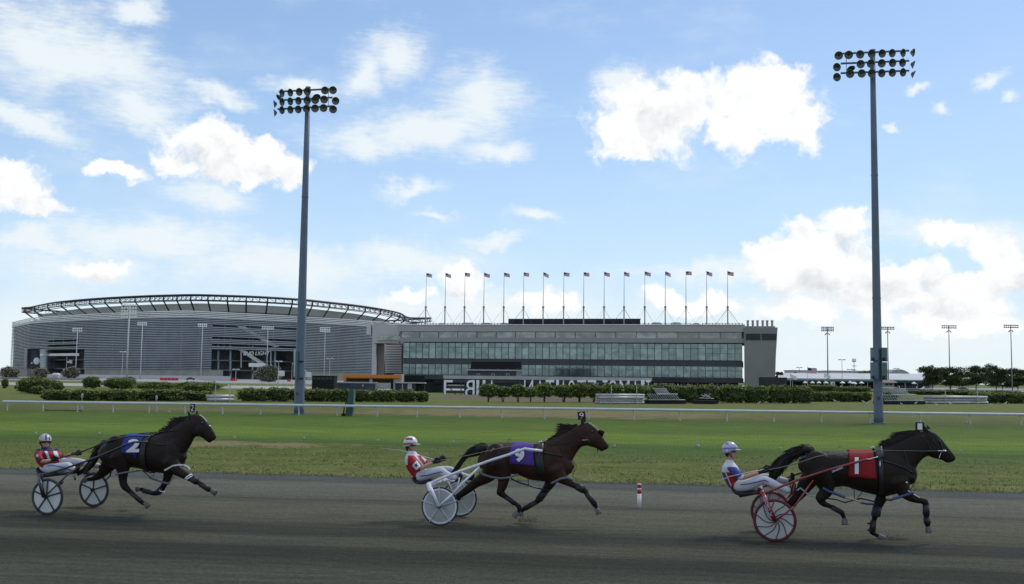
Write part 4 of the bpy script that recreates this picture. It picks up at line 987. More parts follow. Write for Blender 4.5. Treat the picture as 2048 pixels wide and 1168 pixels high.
M_boot = mat("boot_black", (.02,.02,.022), .5, .3, 8, .4)
M_hob_blue = mat("hobble_blue", (.05,.07,.16), .45, .1, 8, .5); M_hob_tan = mat("hobble_tan", (.45,.36,.20), .6, .15, 8); M_hob_grey = mat("hobble_grey", (.13,.14,.17), .4, .1, 8, .5); M_hob_white = mat("hobble_white", (.62,.62,.60), .45, .1, 8, .5)
M_navy = mat("numeral_navy", (.015,.02,.04), .7, .1, 3); M_pblack = mat("plate_black", (.01,.012,.012), .5, .1, 3)
M_hair = mat("black_hair", (.012,.010,.009), .55, .3, 12, .35)
T1 = Team(1550, 1084, 11, 1.30)
T9 = Team(879, 1051.6, 13, 1.32)
T2 = Team(93.2, 1030.8, 15, 1.38)
H1 = dict(label="near-black horse with red saddle cloth numbered 1 pulling the red-wheeled sulky", root=(1700,1083),
 coat=coat_mat("coat_dark", (.020,.012,.008), (.008,.0055,.0045), (.004,.0037,.0035)), hair=M_hair, cloth_mat=mat("cloth_red", (.26,.018,.024), .75, .12, 4, .15, bump=.004), num_dark=M_navy,
 trunk=[(1607,917,1607,946,.15),(1619,907,1617,962,.24),(1636,902.5,1641,974,.28),(1660,901,1666,975,.29),(1690,901.5,1690,973,.30),(1715,902.5,1715,981,.31),(1740,901.5,1742,988,.31),(1760,898,1765,991,.28),(1782,896,1789,989,.25),(1804,905,1809,979,.21),(1820,924,1822,966,.14)],
 neck=[(1752,899,1815,958,.20),(1778,889,1829,941,.145),(1803,878,1838,926,.115),(1826,868,1849,915,.10),(1842,861,1860,911,.095)],
 head=[(1856,858,1855,907,.085),(1868,864,1861,914,.10),(1880,874,1870,917,.09),(1890,886,1879,919,.074),(1899,898,1887,922,.060),(1906,906,1895,926,.055),(1910,912,1903,924,.040)],
 bulge=[(1868,898,-.07,(.10,.045,.12)),(1868,898,.07,(.10,.045,.12)),(1634,935,-.16,(.24,.14,.30)),(1634,935,.16,(.24,.14,.30)),(1650,962,-.15,(.17,.12,.17)),(1800,945,-.16,(.17,.10,.27)),(1800,945,.16,(.17,.10,.27)),(1822,955,0,(.08,.16,.12)),(1895,922,0,(.05,.035,.035))],
 ears=[(1853,862,1848,850.5,-.05),(1858,860,1853,849,.055)],
 legs=[(-.17,[(1640,945,.22),(1652,966,.17),(1652,983,.115),(1640,998,.085),(1645,1006,.055),(1660,1012.5,.042),(1674,1019,.040),(1684,1026,.048),(1688,1036,.036),(1689,1042,.034)]),
       (.17,[(1628,945,.2),(1612,968,.14),(1598,990,.095),(1584,1004,.075),(1570,1018,.048),(1561,1032,.044),(1553,1038,.036)]),
       (.16,[(1766,975,.14),(1764,992,.105),(1757,1008,.086),(1751,1028,.064),(1748,1040,.046),(1745,1054,.043),(1743.5,1064,.050),(1752,1069.5,.037),(1759,1072.5,.034)]),
       (-.17,[(1797,962,.17),(1808,982,.12),(1822,995,.078),(1838,1000,.062),(1850,1003.5,.060),(1852.5,1013,.054),(1852.5,1028,.048),(1854,1042,.050),(1855.5,1051,.044),(1856,1056,.036)])],
 hooves=[(1689,1038,1690,1049.5,-.17,.045,.058),(1552,1039,1545,1046,.17,.045,.058),(1758,1072,1768,1078.5,.16,.042,.056),(1856,1054,1858,1065,-.17,.045,.056)],
 eye=(1868,879,.09),
 cloth=[(1697,905),(1742,907),(1753,958.5),(1696,952.5)], number=("1",(1709.5,914.5,1717.5,948),0),
 girth=[(1751,901),(1760,899),(1766,985),(1757,986)], pad=[(1747,901),(1763,897),(1768,918),(1752,921)],
 straps=[([(1846,858),(1852,876),(1859,893),(1866,906)], .009, "cheek_strap", M_leather), ([(1858,866),(1868,882),(1878,896)], .010, "bridle", M_leather), ([(1878,880),(1884,892),(1886,908)], .012, "noseband", M_leather), ([(1857,862),(1866,868)], .008, "brow_band", M_leather),
         ([(1628,908),(1650,903),(1690,903),(1740,902)], .010, "back_strap", M_leather), ([(1766,922),(1790,928),(1812,937),(1824,945)], .016, "breast_collar", M_leather), ([(1804,885),(1812,915),(1820,940)], .010, "neck_strap", M_leather),
         ([(1604,915),(1612,914),(1625,910)], .03, "tail_guard", M_hob_blue), ([(1604,922),(1609,932),(1612,936)], .035, "tail_guard", M_hob_blue),
         ([(1759.5,923),(1759.8,933)], .022, "buckle_tag", M_white), ([(1876,901.5),(1893,902)], .012, "bit_bar", M_chrome), ([(1855,878),(1861,875)], .016, "bridle_disc", M_chrome), ([(1812,964),(1814,966)], .02, "ring", M_chrome)],
 loose=[([(1878,917),(1882,905),(1889,899)], .008, "bit_ring", M_chrome, -.07), ([(1815,981),(1825,987),(1840,996)], .010, "hobble_hanger", M_chrome, -.24), ([(1773,999),(1781,999.5),(1797,994.5),(1812,990),(1823,986),(1827,985)], .026, "hobble_loop", M_hob_blue, -.27), ([(1772,996),(1784,995)], .03, "hobble_buckle", M_hob_tan, -.28),
        ([(1645,976),(1658,983),(1675,989),(1690,995)], .026, "hobble_loop", M_hob_blue, -.28), ([(1690,995),(1708,999),(1722,1005)], .018, "hobble_strap", M_hob_tan, -.27), ([(1655,997),(1672,999),(1690,1005),(1704,1001),(1722,997),(1740,1001),(1752,1004)], .014, "hobble_strap", M_leather, .05), ([(1720,1005),(1735,1008),(1750,1008)], .02, "hobble_loop", M_hob_blue, .05),
        ([(1708,976),(1709,998)], .007, "hobble_hanger", M_leather, -.2), ([(1725,982),(1713,1000)], .007, "hobble_hanger", M_leather, -.2), ([(1594,981),(1601,976),(1608,982),(1620,992),(1636,996)], .012, "hobble_loop", M_hob_white, .0),
        ([(1829,945),(1832,955),(1829,968),(1823,976)], .005, "loose_strap", M_leather, -.1), ([(1750,901),(1766,900.7),(1800,901.3),(1850,902),(1876,901.5)], .005, "head_pole", mat("pole_dull", (.16,.16,.15), .4, .1, 8, .5), -.17), ([(1737,919),(1750,915),(1756,914)], .010, "buckle", M_chrome, -.42), ([(1676,896),(1680,893),(1684,895)], .004, "loose_strap", M_leather, -.02),
        ([(1742,896),(1746,893.5),(1750,899)], .010, "terret", M_chrome, -.08)],
 plate=(1839.5,853,16,16,"1",0.0,M_pblack,M_white),
 mane=([(1770,893),(1790,884),(1810,876),(1828,868),(1838,864)],[(1752,894),(1763,884),(1773,878),(1783,868),(1812,868)],300,.035,.10),
 tail=[(1626,909,.055),(1618,899,.075),(1606,899.5,.085),(1592,905,.092),(1578,913,.098),(1566,922,.10),(1556,934,.105),(1549,947,.09),(1543,957,.05)],
 boots=[([(1747,1041),(1744.5,1062)], .056, .16, M_boot, "leg_boot"), ([(1735,1047),(1742,1046.5)], .018, .12, M_boot, "boot_tab"), ([(1735,1060),(1742,1059.5)], .018, .12, M_boot, "boot_tab"), ([(1755,1012),(1751,1032)], .078, .16, mat("knee_boot", (.03,.035,.055), .6, .2, 8), "knee_boot"),
        ([(1852,1010),(1852.5,1030)], .058, -.17, M_boot, "knee_boot"), ([(1853,1036),(1855,1048)], .056, -.17, M_boot, "leg_boot"), ([(1663,1014),(1684,1025)], .046, -.17, M_boot, "leg_boot")])
H9 = dict(label="bay horse with purple saddle cloth numbered 9 pulling the white sulky", root=(1050,1050),
 coat=coat_mat("coat_bay", (.044,.018,.010), (.014,.008,.0055), (.008,.006,.005)), hair=M_hair, cloth_mat=mat("cloth_purple", (.085,.045,.27), .75, .12, 4, .15, bump=.004), num_dark=M_navy,
 trunk=[(967,907,966,938,.14),(979,894,980,951,.23),(997,887,1000,956,.28),(1018,886,1018,948,.285),(1040,886.5,1040,951,.30),(1060,888,1060,959,.31),(1080,888,1080,962,.30),(1098,886,1101,964,.27),(1117,891,1122,960,.23),(1132,905,1137,950,.18),(1141,919,1142,939,.12)],
 neck=[(1084,888,1136,936,.19),(1108,875,1146,919,.14),(1129,865,1154,905,.115),(1147,855,1163,894,.10),(1160,848,1172,892,.095)],
 head=[(1166,845,1166,888,.085),(1176,845,1173,891,.10),(1187,851,1180,893,.09),(1197,861,1188,895,.074),(1205,872,1195,898,.060),(1212,883,1202,901,.055),(1217,889,1210,900,.038)],
 bulge=[(1180,878,-.07,(.10,.045,.12)),(1180,878,.07,(.10,.045,.12)),(992,918,-.16,(.24,.14,.30)),(992,918,.16,(.24,.14,.30)),(1006,940,-.15,(.17,.12,.17)),(1110,922,-.16,(.17,.10,.26)),(1110,922,.16,(.17,.10,.26)),(1138,935,0,(.08,.15,.12)),(1203,899,0,(.05,.035,.035))],
 ears=[(1165,846,1164,832,-.05),(1169,845,1168,831,.055)],
 legs=[(-.17,[(1000,925,.22),(1007,943,.17),(1007,960,.11),(1004,975,.088),(1001,985,.082),(1010,992.5,.053),(1022,1001,.043),(1033,1009,.042),(1039,1015,.048),(1037,1022,.036),(1034,1027,.034)]),
       (.17,[(988,935,.2),(972,953,.14),(953,965,.095),(935,979,.078),(922,989,.066),(910,996,.046),(898,1006,.042),(890,1012,.04)]),
       (.16,[(1105,950,.14),(1101,964,.11),(1094,976,.082),(1083,991,.062),(1077,1000,.058),(1064,1010,.043),(1052,1016,.043),(1046,1019,.046),(1042,1025,.036)]),
       (-.17,[(1112,938,.17),(1122,955,.115),(1137,964,.078),(1153,972,.063),(1168,980,.060),(1176,989,.048),(1184,1001,.045),(1190.5,1010,.046),(1193,1016,.036),(1194,1019,.034)])],
 hooves=[(1034,1024,1028,1034,-.17,.045,.056),(889,1013,880,1018,.17,.045,.058),(1042,1024,1042,1032,.16,.042,.055),(1194,1018,1198.5,1028,-.17,.042,.054)],
 eye=(1184,863,.09),
 cloth=[(1027,888),(1067.5,891),(1070,932),(1019.5,927.5)], hood=[(1175,849),(1190,857),(1197,874),(1176,880)], number=("9",(1029,897,1049,924),-1.5),
 girth=[(1072,889),(1086,887),(1088,966),(1076,964)], pad=[(1072,889),(1087,886),(1088,908),(1073,909)],
 straps=[([(1168,848),(1171,862),(1174,876),(1180,888)], .012, "cheek_strap", M_leather), ([(1172,846),(1182,858),(1194,872)], .016, "bridle", M_leather), ([(1176,862),(1188,870),(1197,876)], .03, "blinker", M_leather), ([(1203,875),(1204.5,883),(1206,888)], .008, "noseband", M_hob_tan), ([(1191,884),(1195,897),(1196,903)], .012, "bit_strap", M_leather),
         ([(1178,845),(1190,853),(1199,864)], .010, "face_strap", M_hob_tan), ([(978,894),(1000,887),(1030,886.5),(1070,889)], .010, "back_strap", M_leather), ([(995,887),(985,899),(981,904)], .008, "hip_strap", M_hob_tan),
         ([(1086,905),(1105,908),(1128,913),(1144,922)], .016, "breast_collar", M_leather), ([(1113,880),(1122,895),(1132,910),(1144,924)], .010, "neck_strap", M_leather), ([(1078.5,902),(1079,910)], .026, "buckle_tag", M_hob_grey), ([(1164,880.5),(1197,878)], .009, "bit_bar", M_hob_tan)],
 loose=[([(1102,967),(1112,962),(1122,957),(1134,955.5),(1142,957),(1146,961)], .024, "hobble_loop", M_hob_grey, -.27), ([(958,943),(966,949),(982,954),(1000,957),(1018,955),(1036,949)], .022, "hobble_loop", M_hob_grey, -.28), ([(1022,957),(1038,965),(1055,970),(1075,976),(1100,982)], .016, "hobble_strap", M_leather, .0), ([(1058,970),(1078,976),(1096,981)], .012, "hobble_loop", M_hob_white, .0),
        ([(1057,951),(1057,970)], .007, "hobble_hanger", M_leather, -.2), ([(1147,923),(1151,928),(1153,933)], .006, "loose_strap", M_leather, -.1), ([(1150,938),(1146,948),(1146,960)], .006, "loose_strap", M_leather, -.1),
        ([(1015,885),(1017,878),(1021,877),(1022,882)], .004, "loose_strap", M_leather, -.02), ([(1087,879.5),(1091,878.5),(1095,879),(1092,882),(1087,882.5)], .010, "terret", M_gold, -.08), ([(1077,888),(1079,883),(1084,883)], .010, "terret", M_chrome, -.08), ([(1094,890),(1125,887),(1164,881)], .006, "rein", M_leather, -.14)],
 plate=(1163.3,831,15,15,"9",.12,M_pblack,M_white),
 mane=([(1094,885),(1112,875),(1128,866),(1142,858),(1154,851)],[(1088,890),(1098,879),(1108,867),(1114,848),(1140,856)],320,.04,.04),
 tail=[(977,897,.06),(965,896,.09),(954,900,.095),(943,905,.075),(933,911,.045),(925,920,.034),(916,933,.036),(908,943,.03),(901,951,.016)],
 boots=[([(1012,994),(1030,1007)], .047, -.17, M_boot, "leg_boot"), ([(1153,972),(1168,980)], .072, -.17, M_boot, "knee_boot"), ([(1173,986),(1190,1009)], .054, -.17, M_boot, "leg_boot"), ([(1090,982),(1078,999)], .074, .16, M_boot, "knee_boot"), ([(1072,1004),(1050,1017)], .052, .16, M_boot, "leg_boot")]
)
H9['loose'].append(([(1192,868),(1200,865),(1207,868)], .055, "shadow_roll", mat("fleece_black", (.012,.012,.012), .95, .4, 30, .1, bump=.01), 0.0))
H2 = dict(label="dark brown horse with blue saddle cloth numbered 2 pulling the black sulky", root=(280,1030),
 coat=coat_mat("coat_brown", (.021,.012,.008), (.009,.006,.005), (.006,.0045,.004)), hair=M_hair, cloth_mat=mat("cloth_blue", (.035,.06,.28), .75, .12, 4, .15, bump=.004), num_dark=M_navy,
 trunk=[(206,895,206,918,.14),(217,882,216,930,.24),(236,872,236,937,.28),(255,868.5,256,935,.29),(275,869,276,936,.30),(295,870,296,941,.31),(315,870,316,945,.30),(333,869,335,947,.27),(348,876,352,944,.23),(358,888,363,935,.18),(365,902,366,922,.11)],
 neck=[(318,869,364,918,.19),(336,860,374,901,.14),(352,850,382,888,.115),(366,841,389,875,.10),(379,833,397,873,.095)],
 head=[(385,828,386,869,.085),(396,828,393,872,.10),(407,834,400,874,.09),(416,845,407,877,.074),(423,855,411,881,.060),(429,865,417,884,.055),(432,872,424,882,.038)],
 bulge=[(399,860,-.07,(.10,.045,.12)),(399,860,.07,(.10,.045,.12)),(230,902,-.16,(.24,.14,.30)),(230,902,.16,(.24,.14,.30)),(243,926,-.15,(.17,.12,.17)),(342,908,-.16,(.17,.10,.26)),(342,908,.16,(.17,.10,.26)),(360,920,0,(.08,.15,.12)),(419,882,0,(.05,.035,.035))],
 ears=[(380,834,375.5,820,-.06),(394,830,394,820,.05)],
 legs=[(-.17,[(240,912,.22),(245,930,.17),(246,946,.11),(246,960,.085),(249,972,.077),(259,982,.053),(270,992,.043),(280,1001,.042),(286,1006,.047),(290,1008,.036)]),
       (.17,[(224,918,.2),(213,935,.14),(204,946,.095),(195,953,.075),(187,957,.050),(180,958.5,.044),(174,958.5,.04)]),
       (.16,[(334,930,.14),(337,945,.11),(334,957,.082),(328,970,.064),(322,980,.058),(314,986,.055),(303,986,.043),(292,983,.043),(285,979,.046),(281,978,.036)]),
       (-.17,[(340,922,.18),(352,938,.125),(363,946,.090),(377,954,.074),(391,961,.062),(400,967,.048),(411,974,.044),(419,979,.045),(423,982,.036)])],
 hooves=[(290,1006,297,1013.5,-.17,.045,.058),(175,958.5,168,961,.17,.045,.056),(280,978,273,978,.16,.045,.055),(423,981,432,986.5,-.17,.044,.058)],
 eye=(404,846,.09),
 cloth=[(260,873),(301,874.5),(291,912),(244,906.5)], number=("2",(254.5,878,280,904.5),5),
 girth=[(300,873),(309,871),(307,944),(297,943)], pad=[(297,874),(309,870),(308,888),(295,890)],
 straps=[([(384,836),(387,846),(390,858),(396,868)], .010, "cheek_strap", M_leather), ([(388,836),(394,832),(401,830)], .008, "brow_band", M_hob_white), ([(401,830),(409,837),(414,844)], .008, "face_strap", M_hob_white), ([(412,852),(408,862),(405,870)], .011, "noseband", M_leather), ([(397,840),(404,856),(410,866)], .010, "bridle", M_leather),
         ([(217,882),(240,871),(260,868.5),(298,871)], .010, "back_strap", M_leather), ([(308,887),(330,890),(352,900),(366,912)], .014, "breast_collar", M_leather), ([(345,858),(355,885),(368,905)], .009, "neck_strap", M_leather), ([(297,888),(296.5,894)], .022, "buckle_tag", M_white), ([(418,851),(421,853)], .014, "bridle_disc", M_chrome), ([(408,858),(411,860)], .013, "ring", M_chrome), ([(413,875),(417,882)], .010, "bit", M_chrome)],
 loose=[([(329,941),(335,938),(345,932),(357,930),(368,930.5),(376,934),(379,938),(377,942)], .018, "hobble_loop", M_hob_white, -.27), ([(231,949),(250,945),(273,942)], .020, "hobble_loop", M_hob_grey, -.28), ([(273,942),(285,941),(295,950),(300,955)], .010, "hobble_strap", M_leather, -.1), ([(299,955),(315,961),(330,966),(339,967)], .022, "hobble_loop", M_hob_grey, .0), ([(339,967),(343,960),(349,953)], .007, "hobble_strap", M_leather, .0),
        ([(309,936),(308,950),(300,955)], .006, "hobble_hanger", M_leather, -.1), ([(302,871),(303,868),(306,871)], .010, "terret", M_gold, -.08), ([(304,870),(318,866),(330,861),(341,856)], .010, "check_rein", M_leather, -.05), ([(375,903),(382,905),(385,911)], .005, "loose_strap", M_leather, -.1), ([(384,935),(387,931),(386,927)], .005, "loose_strap", M_leather, -.1)],
 plate=(385.3,815.5,10,15,"2",-.06,M_pblack,M_white),
 mane=([(322,869),(338,860),(350,852),(364,842),(376,835)],[(314,866),(325,858),(333,846),(343,838),(362,838)],300,.05,.03),
 tail=[(214,886,.05),(207,888,.07),(200,896,.08),(193,906,.078),(188,917,.07),(181,929,.055),(172,938,.045),(160,945,.03)],
 boots=[([(262,985),(282,1003)], .046, -.17, M_boot, "leg_boot"), ([(384,957),(394,963)], .070, -.17, M_boot, "knee_boot"), ([(401,968),(419,979)], .054, -.17, M_boot, "leg_boot"), ([(325,976),(316,985)], .066, .16, M_boot, "knee_boot"), ([(308,986),(287,981)], .052, .16, M_boot, "leg_boot"),
        ([(379.5,955),(380.5,957)], .082, -.17, M_white, "white_band"), ([(376.5,953.2),(377.5,954.6)], .084, -.17, M_white, "white_band"), ([(323.5,979.5),(322.6,981)], .068, .16, M_white, "white_band")])
for T_, H_ in ((T1, H1), (T9, H9), (T2, H2)): build_horse(T_, H_)

# ------------------------------------------------------------------ sulkies
def wheel(T, root, px, py_bottom, near, style):
    lat = -T.w/2 if near else T.w/2
    if near: c0 = T.G.copy()
    else: c0 = T.G+T.n*T.w
    r = style['r']; c_ = Vector((c0.x, c0.y, r)); n = 40; d, z = T.d, ZV
    def ring(rr, sec, mb, k=10, flat=1.0):
        vs = []
        for i in range(n):
            a = 2*math.pi*i/n; e = d*math.cos(a)+z*math.sin(a)
            for j in range(k): b_ = 2*math.pi*j/k; vs.append(c_+e*(rr+sec*math.cos(b_))+T.n*sec*flat*math.sin(b_))
        mb.add(vs, [(i*k+j, i*k+(j+1)%k, ((i+1)%n)*k+(j+1)%k, ((i+1)%n)*k+j) for i in range(n) for j in range(k)])
    g = MB(); ring(r-style['tyre'], style['tyre'], g, 8, .75)
    w_ = link("wheel", g.mesh(), style['m_tyre'], root, smooth=True)
    def sub(name, g_, mt, sm=False):
        me = g_.mesh(); me.transform(wm(root).inverted()); o = bpy.data.objects.new(name, me); C.objects.link(o); me.materials.append(mt); o.parent = w_
        for p in me.polygons: p.use_smooth = sm
    if style.get('rim'):
        g = MB(); ring(r-style['tyre']*2-style['rim'], style['rim'], g, 8, .5); sub("rim", g, style['m_rim'], True)
    g = MB(); R1 = r-style['tyre']*1.4
    for sgn in (-1, 1):
        vs = [c_+T.n*.022*sgn]+[c_+(d*math.cos(2*math.pi*i/n)+z*math.sin(2*math.pi*i/n))*R1+T.n*.006*sgn for i in range(n)]
        g.add(vs, [(0, 1+i, 1+(i+1)%n) for i in range(n)])
    sub("disc", g, style['m_disc'])
    g = MB(); ns_ = style['spokes']
    for i in range(ns_):
        a0 = 2*math.pi*i/ns_+style['phase']; pts = []; rad = []
        for k in range(9):
            t = k/8; rr = .03+(R1-.02)*t; a = a0+style['curve']*math.sin(t*math.pi/2)
            pts.append(c_+(d*math.cos(a)+z*math.sin(a))*rr-T.n*.026); rad.append(style['sw'])
        g.tube(pts, rad, 5, flat=1.0)
    sub("spokes", g, style['m_spoke'], True)
    g = MB(); g.tube([c_-T.n*.075, c_+T.n*.05], .032, 12); sub("hub", g, style['m_hub'], True)
    return c_
def sulky(T, D):
    root = thing("sulky", D['label'], "sulky", Vector((T.O.x, T.O.y, 0)), "racing sulkies")
    cn = wheel(T, root, 0, 0, True, D['wheel']); cf = wheel(T, root, 0, 0, False, D['wheel'])
    mt = D['mat']
    def both(pts, r, name, n_=8, m_=None, near_m=None):
        Q = [T.P(x, y, l) for x, y, l in pts]
        for side in (0, 1):
            g = MB(); g.tube(Q if not side else [T.mir(p) for p in Q], r, n_); link(name, g.mesh(), m_ or mt, root, smooth=True)
        return Q
    both(D['shaft'], D['sr'], "shaft")
    both(D['strut']+[], D['tr'], "strut")
    hubn = cn-T.n*.10
    for side in (0, 1):
        Q = [T.P(*q) for q in D['fork']]+[hubn]; Q = Q if not side else [T.mir(p) for p in Q]
        g = MB(); g.tube(Q, D['fr'], 8, flat=.7); link("fork", g.mesh(), mt, root, smooth=True)
        Q = [T.P(*D['strut'][-1]), hubn]; Q = Q if not side else [T.mir(p) for p in Q]
        g = MB(); g.tube(Q, D['tr'], 8); link("stay", g.mesh(), mt, root, smooth=True)
    a = T.P(*D['fork'][0]); g = MB(); g.tube([a, T.mir(a)], D['fr']*.9, 10); link("arch", g.mesh(), mt, root, smooth=True)
    # seat: dished pan
    g = MB(); secs = []
    for (x0, y0, x1, y1, w) in D['seat']:
        p0, p1 = T.P(x0, y0), T.P(x1, y1); secs.append(((p0+p1)/2, (p0-p1)/2, T.n*w))
    g.loft(secs, 14, power=3); link("seat", g.mesh(), D['seat_mat'], root, smooth=True)
    for (pts, r, m_, nm) in D.get('extra', []):
        g = MB(); g.tube([T.P(*q) for q in pts], r, 8); link(nm, g.mesh(), m_, root, smooth=True)
    for (pts, r) in D['stirrup']:
        both(pts, r, "stirrup")
    for (txt, x0, y0, x1, y1, lat, h, m_, bgm) in D['text']:
        p0, p1 = T.P(x0, y0, lat), T.P(x1, y1, lat)
        u = (p1-p0).normalized(); upv = u.cross(T.n)*-1; p0 = p0-upv*h*.5; p1 = p1-upv*h*.5
        if bgm is not None:
            g = MB(); g.add([p0-u*.01-upv*.004+T.n*.004, p1+u*.01-upv*.004+T.n*.004, p1+u*.01+upv*(h+.004)+T.n*.004, p0-u*.01+upv*(h+.004)+T.n*.004], [(0,1,2,3)]); link("label", g.mesh(), bgm, root)
        me, (a0, a1, b0, b1) = text_mesh(txt, 1., 0)
        for v in me.vertices:
            fx = (v.co.x-a0)/(a1-a0); fy = (v.co.y-b0)/(b1-b0); v.co = p0+(p1-p0)*fx+upv*(fy*h)
        link("lettering", me, m_, root)
    return root
def alpha_mat(name, col, alpha, rough=.4):
    m = mat(name, col, rough, .1, 2, .4); m.node_tree.nodes['Principled BSDF'].inputs['Alpha'].default_value = alpha; return m
M_sred = mat("sulky_red", (.19,.018,.022), .3, .1, 4, .5, coat=.4); M_dred = mat("dark_red", (.10,.018,.022), .45, .15, 5, .4)
M_disc1 = mat("disc_grey", (.46,.48,.46), .45, .06, 2, .4); M_swhite = mat("sulky_white", (.66,.69,.74), .3, .05, 4, .5, coat=.4)
M_sblack = mat("sulky_black", (.018,.018,.02), .35, .1, 4, .5, coat=.3); M_rub = mat("tyre_rubber", (.022,.026,.032), .75, .15, 6, .25); M_rubg = mat("tyre_grey", (.055,.057,.062), .75, .15, 6, .25)
M_seat = mat("seat_black", (.02,.02,.028), .5, .15, 6, .4); M_seatb = mat("seat_navy", (.018,.022,.05), .5, .15, 6, .4)
M_lab = mat("label_navy", (.05,.04,.12), .5, .1, 3); M_lt = mat("label_pink", (.62,.50,.66), .5, .05, 3)
sulky(T1, dict(label="racing sulky with red shafts and curved red spokes behind horse number 1", mat=M_sred, sr=.021, tr=.016, fr=.046, fork=[(1526,988,-.66),(1534,1008,-.75)], seat_mat=M_seat,
  shaft=[(1520,990,-.56),(1540,982,-.52),(1600,958,-.46),(1660,939,-.42),(1724,921.5,-.40),(1732,919.5,-.39),(1742,919.8,-.37)], strut=[(1626,961,-.45),(1607,988,-.62),(1588,1014,-.74)],
  seat=[(1463,970,1460,974,.18),(1473,979,1468,986,.20),(1488,981,1482,991,.21),(1505,979,1502,989,.20),(1518,978,1517,985,.16)], stirrup=[([(1585,990,-.40),(1589,968,-.36)], .012), ([(1540,982,-.5),(1575,1003,-.42),(1586,985,-.36)], .007)],
  extra=[([(1478,992,-.15),(1500,988,-.15),(1522,984,-.2)], .03, M_dred, "seat_rail"), ([(1478,992,.15),(1500,988,.15),(1522,984,.2)], .03, M_dred, "seat_rail"), ([(1519,978,-.1),(1523,982,-.3)], .03, M_seat, "seat_bracket")],
  text=[("TIM PETERS", 1664, 943.5, 1685, 934.5, -.455, .034, M_white, M_lab), ("DROBO 2K", 1528.5, 993, 1542.5, 1033, -.79, .052, M_lt, None)],
  wheel=dict(r=.362, tyre=.028, rim=0, spokes=10, phase=.2, curve=-1.1, sw=.0075, m_tyre=M_dred, m_disc=M_disc1, m_spoke=M_dred, m_hub=M_chrome)))
sulky(T9, dict(label="racing sulky with white shafts, white fork and five-spoke wheels behind horse number 9", mat=M_swhite, sr=.026, tr=.022, fr=.056, fork=[(857,970,-.66),(864,986,-.76)], seat_mat=M_seatb,
  shaft=[(855,969,-.56),(880,957.5,-.52),(930,939,-.46),(985,919.5,-.43),(1016,910,-.42),(1034,903,-.42),(1050,897.5,-.41),(1062,899.5,-.40),(1085,901.8,-.36)], strut=[(959,934,-.46),(925,966,-.64),(905,988,-.74)],
  seat=[(831,953,828,957,.18),(837,959,834,965,.20),(848,959,845,968,.21),(860,958,859,966,.20),(868,958,868,962,.16)], stirrup=[([(915,975,-.40),(919,955,-.36)], .016), ([(896,962,-.4),(906,985,-.42),(925,968,-.38)], .008)],
  extra=[([(866,961,-.1),(884,957,-.1)], .02, M_swhite, "seat_rail"), ([(893,962,.1),(902,975,.5)], .03, M_swhite, "seat_rail")],
  text=[("Custom", 858.5, 982, 870.5, 1007, -.80, .05, M_navy, None)],
  wheel=dict(r=.352, tyre=.014, rim=.020, m_rim=M_swhite, spokes=5, phase=.35, curve=0, sw=.011, m_tyre=M_rub, m_disc=alpha_mat("disc_clear", (.46,.49,.49), .5), m_spoke=mat("spoke_pale", (.50,.54,.60), .4, .05, 3), m_hub=M_rub)))
sulky(T2, dict(label="racing sulky with black frame and grey-tyred pale disc wheels behind horse number 2", mat=M_sblack, sr=.020, tr=.016, fr=.052, fork=[(75.5,952,-.68),(81,968,-.79)], seat_mat=M_seatb,
  shaft=[(76,953,-.58),(88,949,-.56),(120,940,-.50),(165,925,-.46),(200,912,-.44),(230,899,-.43),(258,887,-.42),(270,884,-.40),(295,884,-.38)], strut=[(175,920,-.46),(152,938,-.48),(134,950,-.68),(118,966,-.77)],
  seat=[(86,934,83,938,.18),(91,942,88,948,.20),(103,946,100,951,.21),(120,946,119,951,.20),(132,946,132,949,.16)], stirrup=[([(148,948,-.42),(156,925,-.40)], .02), ([(168,948,-.2),(182,925,-.36)], .02)],
  extra=[([(95,951,-.1),(120,949,-.1),(145,944,-.2)], .018, M_sblack, "seat_rail"), ([(82,950,-.6),(86,962,-.6)], .025, M_sblack, "bracket"), ([(126,963,-.6),(121,969,-.6)], .022, M_sblack, "bracket"), ([(148,952,-.45),(151,960,-.45)], .018, M_sblack, "tassel")],
  text=[], wheel=dict(r=.352, tyre=.030, rim=0, spokes=5, phase=.30, curve=0, sw=.014, m_tyre=M_rubg, m_disc=mat("disc_pale", (.64,.66,.64), .45, .06, 2, .4), m_spoke=M_rubg, m_hub=M_rub)))

# ------------------------------------------------------------------ drivers
M_skin = mat("skin", (.42,.24,.17), .55, .08, 12, .35); M_pants = mat("white_trousers", (.55,.55,.60), .75, .05, 9, .15, bump=.006, bscale=22)
M_jred = mat("silk_red", (.32,.016,.022), .6, .12, 7, .25, bump=.005, bscale=18); M_jblue = mat("silk_blue", (.055,.075,.27), .6, .12, 7, .25, bump=.005, bscale=18); M_jwhite = mat("silk_white", (.60,.61,.65), .6, .06, 7, .25, bump=.005, bscale=18); M_jnavy = mat("silk_navy", (.018,.022,.055), .6, .12, 7, .25)
M_glove = mat("glove_black", (.012,.012,.013), .6, .2, 9, .3); M_hairb = mat("dark_hair", (.018,.012,.009), .6, .2, 20, .3)
M_gog = mat("goggle_lens", (.008,.008,.010), .08, .1, 2, .8)
def lh(T, mb, secs, n=16, power=2.2):
    L = []
    for (x0, y0, x1, y1, w, lat) in secs:
        a, b_ = T.P(x0, y0, lat), T.P(x1, y1, lat); L.append(((a+b_)/2, (a-b_)/2, T.n*w))
    mb.loft(L, n, power=power)
